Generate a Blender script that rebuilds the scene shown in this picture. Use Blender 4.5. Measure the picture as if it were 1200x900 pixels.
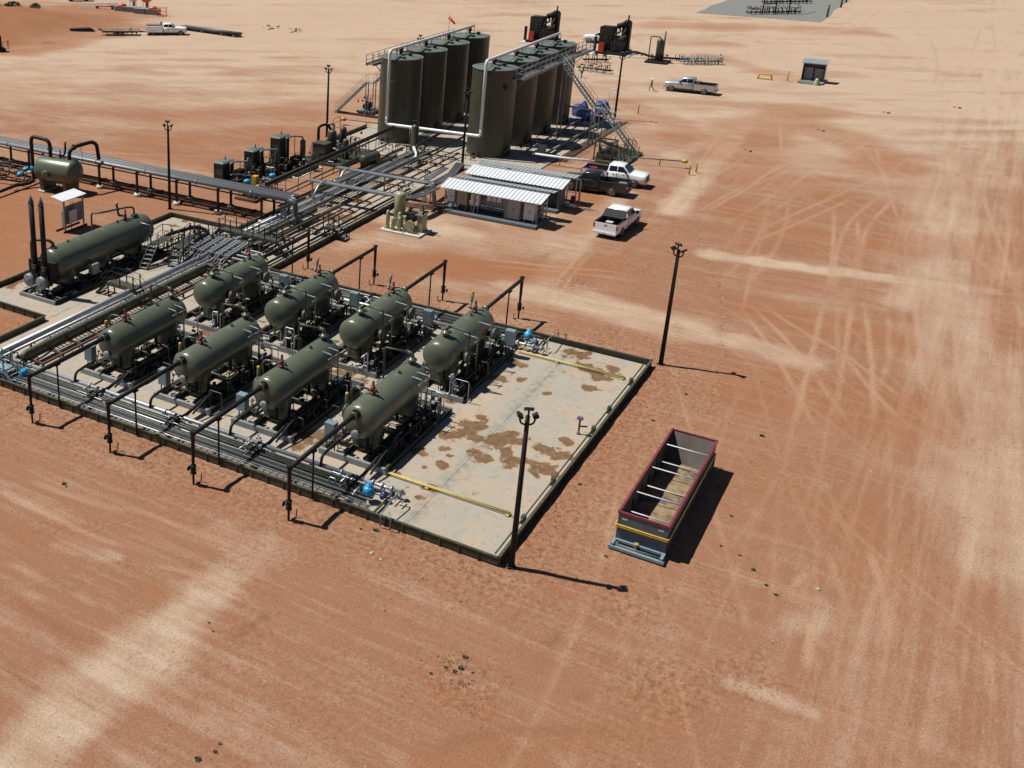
import bpy, math, random, json
import numpy as np
from mathutils import Vector, Matrix

for _o in list(bpy.data.objects):
    bpy.data.objects.remove(_o)
sc = bpy.context.scene
C = sc.collection
PI = math.pi
rnd = random.Random(7)

# ------------------------------------------------------------------ camera
cam_d = bpy.data.cameras.new('camera')
cam = bpy.data.objects.new('camera', cam_d)
C.objects.link(cam)
_p, _r, _y = .37758689, -.00384435, .59556026
_cp, _sp = math.cos(_p), math.sin(_p)
_fw = Vector((math.cos(_y)*_cp, math.sin(_y)*_cp, -_sp))
_rt = Vector((math.sin(_y), -math.cos(_y), 0))
_dn = _fw.cross(_rt)
_r2 = _rt*math.cos(_r)+_dn*math.sin(_r)
_d2 = _dn*math.cos(_r)-_rt*math.sin(_r)
cam.matrix_world = Matrix(((_r2.x, -_d2.x, -_fw.x, 0), (_r2.y, -_d2.y, -_fw.y, 0), (_r2.z, -_d2.z, -_fw.z, 31), (0, 0, 0, 1)))
cam_d.sensor_fit = 'HORIZONTAL'
cam_d.sensor_width = 36
cam_d.lens = 1272.067/1200*36
cam_d.shift_x = (600-290.517)/1200
cam_d.shift_y = -(450-335.465)/1200
cam_d.clip_end = 6000
sc.camera = cam

# ------------------------------------------------------------------ sky, sun, exposure
SUN_EL, SUN_AZ = math.radians(59.5), math.radians(105)      # azimuth from +X towards +Y
w = bpy.data.worlds.new('World')
sc.world = w
w.use_nodes = True
nt = w.node_tree
sky = nt.nodes.new('ShaderNodeTexSky')
sky.sky_type = 'NISHITA'
sky.sun_disc = False
sky.sun_elevation = SUN_EL
sky.sun_rotation = math.radians(90)-SUN_AZ
sky.altitude = 1500
sky.air_density = .75
sky.dust_density = .4
bg = nt.nodes['Background']
bg.inputs[1].default_value = .05
nt.links.new(sky.outputs[0], bg.inputs[0])
sl = bpy.data.lights.new('sun', 'SUN')
sl.energy = 5.0
sl.angle = math.radians(.5)
sl.color = (1, .965, .9)
sun = bpy.data.objects.new('sun', sl)
C.objects.link(sun)
_s = Vector((math.cos(SUN_AZ)*math.cos(SUN_EL), math.sin(SUN_AZ)*math.cos(SUN_EL), math.sin(SUN_EL)))
sun.location = _s*200
sun.rotation_euler = _s.to_track_quat('Z', 'Y').to_euler()
sc.view_settings.view_transform = 'Standard'
sc.view_settings.look = 'None'
sc.view_settings.exposure = 0.25
sc.view_settings.gamma = 1

# ------------------------------------------------------------------ mesh helpers
def bend(pts, rad, k=4):
    """round the corners of a polyline"""
    P = [Vector(p) for p in pts]
    out = [P[0]]
    for i in range(1, len(P)-1):
        a, b, c = P[i-1], P[i], P[i+1]
        u, v = (a-b), (c-b)
        r = min(rad, u.length*.49, v.length*.49)
        s, e = b+u.normalized()*r, b+v.normalized()*r
        for j in range(k+1):
            t = j/k
            out.append(s*(1-t)**2+b*2*t*(1-t)+e*t*t)
    out.append(P[-1])
    return out

class MB:
    def __init__(self):
        self.v = []; self.f = []; self.s = []
    def quad(self, *p, smooth=False):
        n = len(self.v)
        self.v += [tuple(q) for q in p]
        self.f.append(tuple(range(n, n+len(p)))); self.s.append(smooth)
        return self
    def bx(self, x0, x1, y0, y1, z0, z1):
        n = len(self.v)
        self.v += [(x0,y0,z0),(x1,y0,z0),(x1,y1,z0),(x0,y1,z0),(x0,y0,z1),(x1,y0,z1),(x1,y1,z1),(x0,y1,z1)]
        self.f += [(n+3,n+2,n+1,n),(n+4,n+5,n+6,n+7),(n,n+1,n+5,n+4),(n+1,n+2,n+6,n+5),(n+2,n+3,n+7,n+6),(n+3,n,n+4,n+7)]
        self.s += [False]*6
        return self
    def box(self, c, s):
        return self.bx(c[0]-s[0]/2, c[0]+s[0]/2, c[1]-s[1]/2, c[1]+s[1]/2, c[2]-s[2]/2, c[2]+s[2]/2)
    def hexa(self, p):
        """8 corners, bottom loop then top loop"""
        n = len(self.v)
        self.v += [tuple(q) for q in p]
        self.f += [(n+3,n+2,n+1,n),(n+4,n+5,n+6,n+7),(n,n+1,n+5,n+4),(n+1,n+2,n+6,n+5),(n+2,n+3,n+7,n+6),(n+3,n,n+4,n+7)]
        self.s += [False]*6
        return self
    def bar(self, a, b, w, h):
        """rectangular bar from a to b, width w (level), height h"""
        a, b = Vector(a), Vector(b)
        d = (b-a).normalized()
        side = d.cross(Vector((0,0,1)))
        side = side.normalized() if side.length > 1e-4 else Vector((1,0,0))
        up = side.cross(d)
        s, u = side*w/2, up*h/2
        return self.hexa([a-s-u, b-s-u, b+s-u, a+s-u, a-s+u, b-s+u, b+s+u, a+s+u])
    def tube(self, pts, r, n=8, caps=True, r1=None):
        P = [Vector(p) for p in pts]
        m = len(P)
        base = len(self.v)
        d0 = (P[1]-P[0]).normalized()
        ref = Vector((0,0,1)) if abs(d0.z) < .9 else Vector((1,0,0))
        u = d0.cross(ref).normalized()
        for i in range(m):
            if i == 0: d = P[1]-P[0]
            elif i == m-1: d = P[-1]-P[-2]
            else: d = (P[i]-P[i-1]).normalized()+(P[i+1]-P[i]).normalized()
            d.normalize()
            u = (u-d*u.dot(d)).normalized()
            v = d.cross(u)
            rr = r if r1 is None else r+(r1-r)*i/(m-1)
            for k in range(n):
                a = 2*PI*k/n
                self.v.append(tuple(P[i]+(u*math.cos(a)+v*math.sin(a))*rr))
        for i in range(m-1):
            for k in range(n):
                a, b = base+i*n+k, base+i*n+(k+1)%n
                self.f.append((a, b, b+n, a+n)); self.s.append(True)
        if caps:
            self.f.append(tuple(base+k for k in range(n-1,-1,-1))); self.s.append(False)
            self.f.append(tuple(base+(m-1)*n+k for k in range(n))); self.s.append(False)
        return self
    def pipe(self, pts, r, rad=None, n=8):
        return self.tube(bend(pts, rad or r*3), r, n)
    def cyl(self, p0, p1, r, n=12):
        return self.tube([p0, p1], r, n)
    def flange(self, c, axis, r, t=.05, n=12):
        c, axis = Vector(c), Vector(axis).normalized()
        return self.tube([c-axis*t/2, c+axis*t/2], r, n)
    def lathe(self, prof, origin, axis, n=24, flat=False):
        """prof: (distance along axis, radius)"""
        o, d = Vector(origin), Vector(axis).normalized()
        ref = Vector((0,0,1)) if abs(d.z) < .9 else Vector((1,0,0))
        u = d.cross(ref).normalized(); v = d.cross(u)
        base = len(self.v)
        for t, r in prof:
            for k in range(n):
                a = 2*PI*k/n
                self.v.append(tuple(o+d*t+(u*math.cos(a)+v*math.sin(a))*max(r,1e-4)))
        for i in range(len(prof)-1):
            for k in range(n):
                a, b = base+i*n+k, base+i*n+(k+1)%n
                self.f.append((a, b, b+n, a+n)); self.s.append(not flat)
        self.f.append(tuple(base+k for k in range(n-1,-1,-1))); self.s.append(False)
        self.f.append(tuple(base+(len(prof)-1)*n+k for k in range(n))); self.s.append(False)
        return self
    def ball(self, c, r, n=10, sz=1.0):
        prof = [(-r*sz*math.cos(PI*i/6), r*math.sin(PI*i/6)) for i in range(7)]
        return self.lathe(prof, c, (0,0,1), n)
    def add(self, o, off=(0,0,0), rz=0.0, sc_=1.0):
        n = len(self.v); c, s = math.cos(rz), math.sin(rz)
        for x, y, z in o.v:
            x, y, z = x*sc_, y*sc_, z*sc_
            self.v.append((x*c-y*s+off[0], x*s+y*c+off[1], z+off[2]))
        self.f += [tuple(i+n for i in f) for f in o.f]; self.s += o.s
        return self
    def mesh(self, name, m):
        me = bpy.data.meshes.new(name)
        me.from_pydata(self.v, [], self.f)
        me.polygons.foreach_set('use_smooth', self.s)
        me.materials.append(m)
        me.update()
        return me

def obj(name, mb, m, parent=None, loc=None, rz=None):
    me = mb.mesh(name, m) if isinstance(mb, MB) else mb
    o = bpy.data.objects.new(name, me)
    C.objects.link(o)
    if parent: o.parent = parent
    if loc is not None: o.location = loc
    if rz is not None: o.rotation_euler = (0,0,rz)
    return o

def tag(o, label, cat, group=None):
    o['label'] = label; o['category'] = cat
    if group: o['group'] = group
    return o

def thing(name, label, cat, loc=(0,0,0), rz=0.0, group=None):
    o = bpy.data.objects.new(name, None)
    o.empty_display_size = .2
    C.objects.link(o)
    o.location = loc; o.rotation_euler = (0,0,rz)
    return tag(o, label, cat, group)

def struct(name, me, m=None, parent=None):
    o = obj(name, me, m, parent)
    if not parent: o['kind'] = 'structure'
    return o

def dup(root, loc, rz=None, label=None):
    r = root.copy(); C.objects.link(r); r.location = loc
    if rz is not None: r.rotation_euler = (0,0,rz)
    if label: r['label'] = label
    for ch in list(root.children):
        c = ch.copy(); C.objects.link(c); c.parent = r
        for g in list(ch.children):
            d = g.copy(); C.objects.link(d); d.parent = c
    return r

# ------------------------------------------------------------------ materials
def mat(name, col, rough=.6, metal=0.0, var=.25, scale=2.0, bump=.0, bscale=30.0, dirt=None, damt=.3, streak=False, spec=.5):
    m = bpy.data.materials.new(name)
    m.use_nodes = True
    n, l = m.node_tree.nodes, m.node_tree.links
    b = n['Principled BSDF']
    b.inputs['Roughness'].default_value = rough
    b.inputs['Metallic'].default_value = metal
    b.inputs['Specular IOR Level'].default_value = spec
    tc = n.new('ShaderNodeTexCoord')
    mp = n.new('ShaderNodeMapping')
    l.new(tc.outputs['Object'], mp.inputs[0])
    if streak: mp.inputs['Scale'].default_value = (1,1,.12)
    nz = n.new('ShaderNodeTexNoise')
    nz.inputs['Scale'].default_value = scale; nz.inputs['Detail'].default_value = 6; nz.inputs['Roughness'].default_value = .65
    l.new(mp.outputs[0], nz.inputs['Vector'])
    rp = n.new('ShaderNodeValToRGB')
    rp.color_ramp.elements[0].position = .3; rp.color_ramp.elements[1].position = .7
    rp.color_ramp.elements[0].color = (*[c*(1-var) for c in col], 1)
    rp.color_ramp.elements[1].color = (*[min(1, c*(1+var)) for c in col], 1)
    l.new(nz.outputs[0], rp.inputs[0])
    oi = n.new('ShaderNodeObjectInfo')
    vr = n.new('ShaderNodeMapRange'); vr.inputs[3].default_value = .88; vr.inputs[4].default_value = 1.12
    l.new(oi.outputs['Random'], vr.inputs[0])
    vs = n.new('ShaderNodeVectorMath'); vs.operation = 'SCALE'
    l.new(rp.outputs[0], vs.inputs[0]); l.new(vr.outputs[0], vs.inputs['Scale'])
    vo = n.new('ShaderNodeVectorMath'); vo.operation = 'SCALE'; vo.inputs[0].default_value = (37, 19, 53)
    l.new(oi.outputs['Random'], vo.inputs['Scale']); l.new(vo.outputs[0], mp.inputs['Location'])
    out = vs.outputs[0]
    if dirt:
        nz2 = n.new('ShaderNodeTexNoise'); nz2.inputs['Scale'].default_value = scale*2.7; nz2.inputs['Detail'].default_value = 8
        l.new(mp.outputs[0], nz2.inputs['Vector'])
        mr = n.new('ShaderNodeMapRange'); mr.inputs[1].default_value = .5; mr.inputs[2].default_value = .75; mr.inputs[4].default_value = damt
        l.new(nz2.outputs[0], mr.inputs[0])
        mx = n.new('ShaderNodeMix'); mx.data_type = 'RGBA'
        mx.inputs['B'].default_value = (*dirt, 1)
        l.new(mr.outputs[0], mx.inputs['Factor']); l.new(out, mx.inputs['A'])
        out = mx.outputs['Result']
    l.new(out, b.inputs['Base Color'])
    if bump:
        nb = n.new('ShaderNodeTexNoise'); nb.inputs['Scale'].default_value = bscale; nb.inputs['Detail'].default_value = 4
        l.new(tc.outputs['Object'], nb.inputs['Vector'])
        bp = n.new('ShaderNodeBump'); bp.inputs['Strength'].default_value = bump; bp.inputs['Distance'].default_value = .02
        l.new(nb.outputs[0], bp.inputs['Height']); l.new(bp.outputs[0], b.inputs['Normal'])
    return m

DUST = (.34,.2,.12)
M = dict(
    olive=mat('olive_paint', (.086,.099,.066), .32, var=.1, scale=1.2, dirt=(.13,.115,.08), damt=.22),
    tank=mat('tank_olive_paint', (.052,.051,.031), .4, var=.16, scale=1.1, dirt=(.03,.025,.018), damt=.75, streak=True),
    tanktop=mat('tank_top_paint', (.1,.125,.11), .5, var=.15, scale=.8, dirt=DUST, damt=.25),
    wall=mat('containment_green', (.042,.052,.03), .55, var=.25, scale=1.5, dirt=DUST, damt=.3),
    black=mat('black_steel', (.012,.011,.011), .62, var=.3, scale=3, dirt=(.045,.032,.024), damt=.2, spec=.3),
    pole=mat('dark_pole', (.011,.009,.008), .65, var=.3, scale=2, dirt=(.032,.02,.014), damt=.25, spec=.3),
    dgreen=mat('dark_green_steel', (.04,.045,.032), .5, var=.25, scale=2, dirt=DUST, damt=.25),
    rust=mat('rusty_steel', (.11,.05,.028), .8, var=.4, scale=3, dirt=(.05,.03,.02), damt=.5, bump=.2),
    galv=mat('galvanized_steel', (.22,.235,.25), .55, .45, var=.22, scale=3, dirt=(.2,.15,.11), damt=.4),
    silver=mat('aluminium_jacket', (.42,.44,.47), .45, .65, var=.2, scale=3, dirt=(.26,.2,.15), damt=.45),
    grey=mat('grey_paint', (.2,.215,.22), .5, var=.15, scale=2, dirt=DUST, damt=.25),
    dgrey=mat('dark_grey_paint', (.07,.075,.08), .5, var=.2, scale=2, dirt=DUST, damt=.2),
    lgrey=mat('light_grey_cabinet', (.56,.58,.59), .45, var=.08, scale=2, dirt=DUST, damt=.25),
    tan=mat('tan_cabinet', (.33,.29,.18), .5, var=.1, scale=2, dirt=DUST, damt=.25),
    cream=mat('cream_olive_paint', (.3,.3,.17), .45, var=.12, scale=2, dirt=(.12,.1,.06), damt=.3),
    blue=mat('bright_blue_paint', (.02,.27,.5), .4, var=.15, scale=4),
    navy=mat('navy_blue_paint', (.012,.03,.13), .4, var=.2, scale=4),
    tarp=mat('blue_tarp', (.028,.05,.18), .5, var=.25, scale=3, bump=.5, bscale=5),
    slate=mat('slate_blue_cabinet', (.16,.22,.25), .45, var=.1, scale=3, dirt=DUST, damt=.2),
    steel=mat('catwalk_steel', (.21,.23,.235), .5, .25, var=.15, scale=3, dirt=(.2,.15,.11), damt=.25),
    traytop=mat('cable_tray_grey', (.17,.185,.2), .6, .15, var=.15, scale=3, dirt=DUST, damt=.2),
    red=mat('red_paint', (.12,.011,.015), .45, var=.2, scale=4),
    bred=mat('bright_red_panel', (.38,.016,.012), .45, var=.15, scale=3),
    maroon=mat('maroon_rim_paint', (.17,.022,.04), .5, var=.2, scale=3, dirt=DUST, damt=.25),
    yellow=mat('yellow_paint', (.5,.31,.03), .5, var=.15, scale=3, dirt=DUST, damt=.3),
    pyellow=mat('pale_yellow_pipe', (.5,.4,.12), .5, var=.15, scale=2, dirt=DUST, damt=.25),
    swgear=mat('grey_brown_cabinet', (.3,.295,.28), .5, var=.1, scale=2, dirt=DUST, damt=.2),
    orange=mat('orange_plastic', (.65,.12,.03), .5, var=.15, scale=3),
    white=mat('white_paint', (.78,.79,.8), .3, var=.04, scale=2, dirt=DUST, damt=.12),
    wpipe=mat('white_pipe', (.72,.73,.76), .45, var=.06, scale=3, dirt=DUST, damt=.15),
    carwhite=mat('white_car_paint', (.76,.77,.79), .22, var=.03, scale=2, dirt=DUST, damt=.14),
    carsilver=mat('silver_car_paint', (.52,.54,.57), .28, .5, var=.04, scale=2, dirt=DUST, damt=.2),
    carblack=mat('dark_car_paint', (.022,.023,.025), .2, var=.1, scale=2, dirt=(.12,.09,.07), damt=.2),
    glass=mat('dark_glass', (.012,.014,.017), .06, var=.1, scale=1),
    rubber=mat('tyre_rubber', (.02,.019,.018), .85, var=.3, scale=5, dirt=DUST, damt=.3),
    trim=mat('black_plastic', (.018,.018,.019), .6, var=.2, scale=5, dirt=DUST, damt=.12),
    chrome=mat('wheel_alloy', (.5,.51,.52), .3, .8, var=.1, scale=5),
    lamp=mat('lamp_lens', (.75,.76,.76), .15, var=.05, scale=5),
    tail=mat('tail_lamp', (.3,.012,.01), .2, var=.1, scale=5),
    roof=mat('white_metal_roof', (.62,.66,.69), .4, .1, var=.06, scale=1.5, dirt=DUST, damt=.15),
    roofgrey=mat('grey_metal_roof', (.4,.45,.48), .42, .2, var=.1, scale=1.5, dirt=DUST, damt=.25),
    deck=mat('slate_deck', (.09,.12,.14), .6, var=.2, scale=2, dirt=DUST, damt=.4),
    footing=mat('footing_concrete', (.5,.47,.42), .9, var=.15, scale=4, dirt=DUST, damt=.4, bump=.2),
    bin=mat('bin_blue_grey', (.065,.1,.135), .5, var=.18, scale=1.2, dirt=(.2,.14,.1), damt=.3),
    binin=mat('bin_inside_steel', (.08,.074,.063), .65, var=.35, scale=.8, dirt=(.11,.055,.026), damt=1.0),
    binnose=mat('bin_nose_blue', (.17,.25,.3), .5, var=.15, scale=2, dirt=DUST, damt=.2),
    wood=mat('weathered_timber', (.26,.2,.14), .85, var=.35, scale=3, bump=.3),
    leaf=mat('bush_leaf', (.1,.15,.06), .7, var=.45, scale=3),
    weed=mat('weed_leaf', (.05,.065,.028), .75, var=.4, scale=8),
    stone=mat('pale_stone', (.5,.42,.33), .85, var=.3, scale=4),
    clod=mat('dirt_clod', (.21,.105,.06), .95, var=.35, scale=2),
    skin=mat('skin', (.45,.26,.18), .6, var=.05, scale=5),
    khaki=mat('khaki_cloth', (.14,.14,.075), .85, var=.2, scale=8),
    denim=mat('dark_cloth', (.05,.055,.06), .85, var=.2, scale=8),
    hivis=mat('hi_vis_cloth', (.42,.62,.06), .7, var=.1, scale=8),
    rock=mat('grey_gravel', (.16,.16,.148), .95, var=.3, scale=3, bump=.4),
)

# ------------------------------------------------------------------ ground paint (soil colour only)
_lat = np.random.RandomState(3).rand(256, 256)
def vnoise(x, y, seed=0):
    x = x+seed*17.31; y = y+seed*9.77
    xi = np.floor(x).astype(int); yi = np.floor(y).astype(int)
    fx = x-xi; fy = y-yi
    fx = fx*fx*(3-2*fx); fy = fy*fy*(3-2*fy)
    a = _lat[xi & 255, yi & 255]; b = _lat[(xi+1) & 255, yi & 255]
    c = _lat[xi & 255, (yi+1) & 255]; d = _lat[(xi+1) & 255, (yi+1) & 255]
    return (a*(1-fx)+b*fx)*(1-fy)+(c*(1-fx)+d*fx)*fy
def fbm(x, y, sx, sy=None, seed=0, oc=4):
    sy = sy or sx
    t = 0; amp = .5; k = 1.0
    for i in range(oc):
        t = t+amp*vnoise(x/sx*k, y/sy*k, seed+i*3); amp *= .5; k *= 2.03
    return t/(1-.5**oc)
def sstep(a, b, x):
    t = np.clip((x-a)/(b-a), 0, 1)
    return t*t*(3-2*t)

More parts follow.
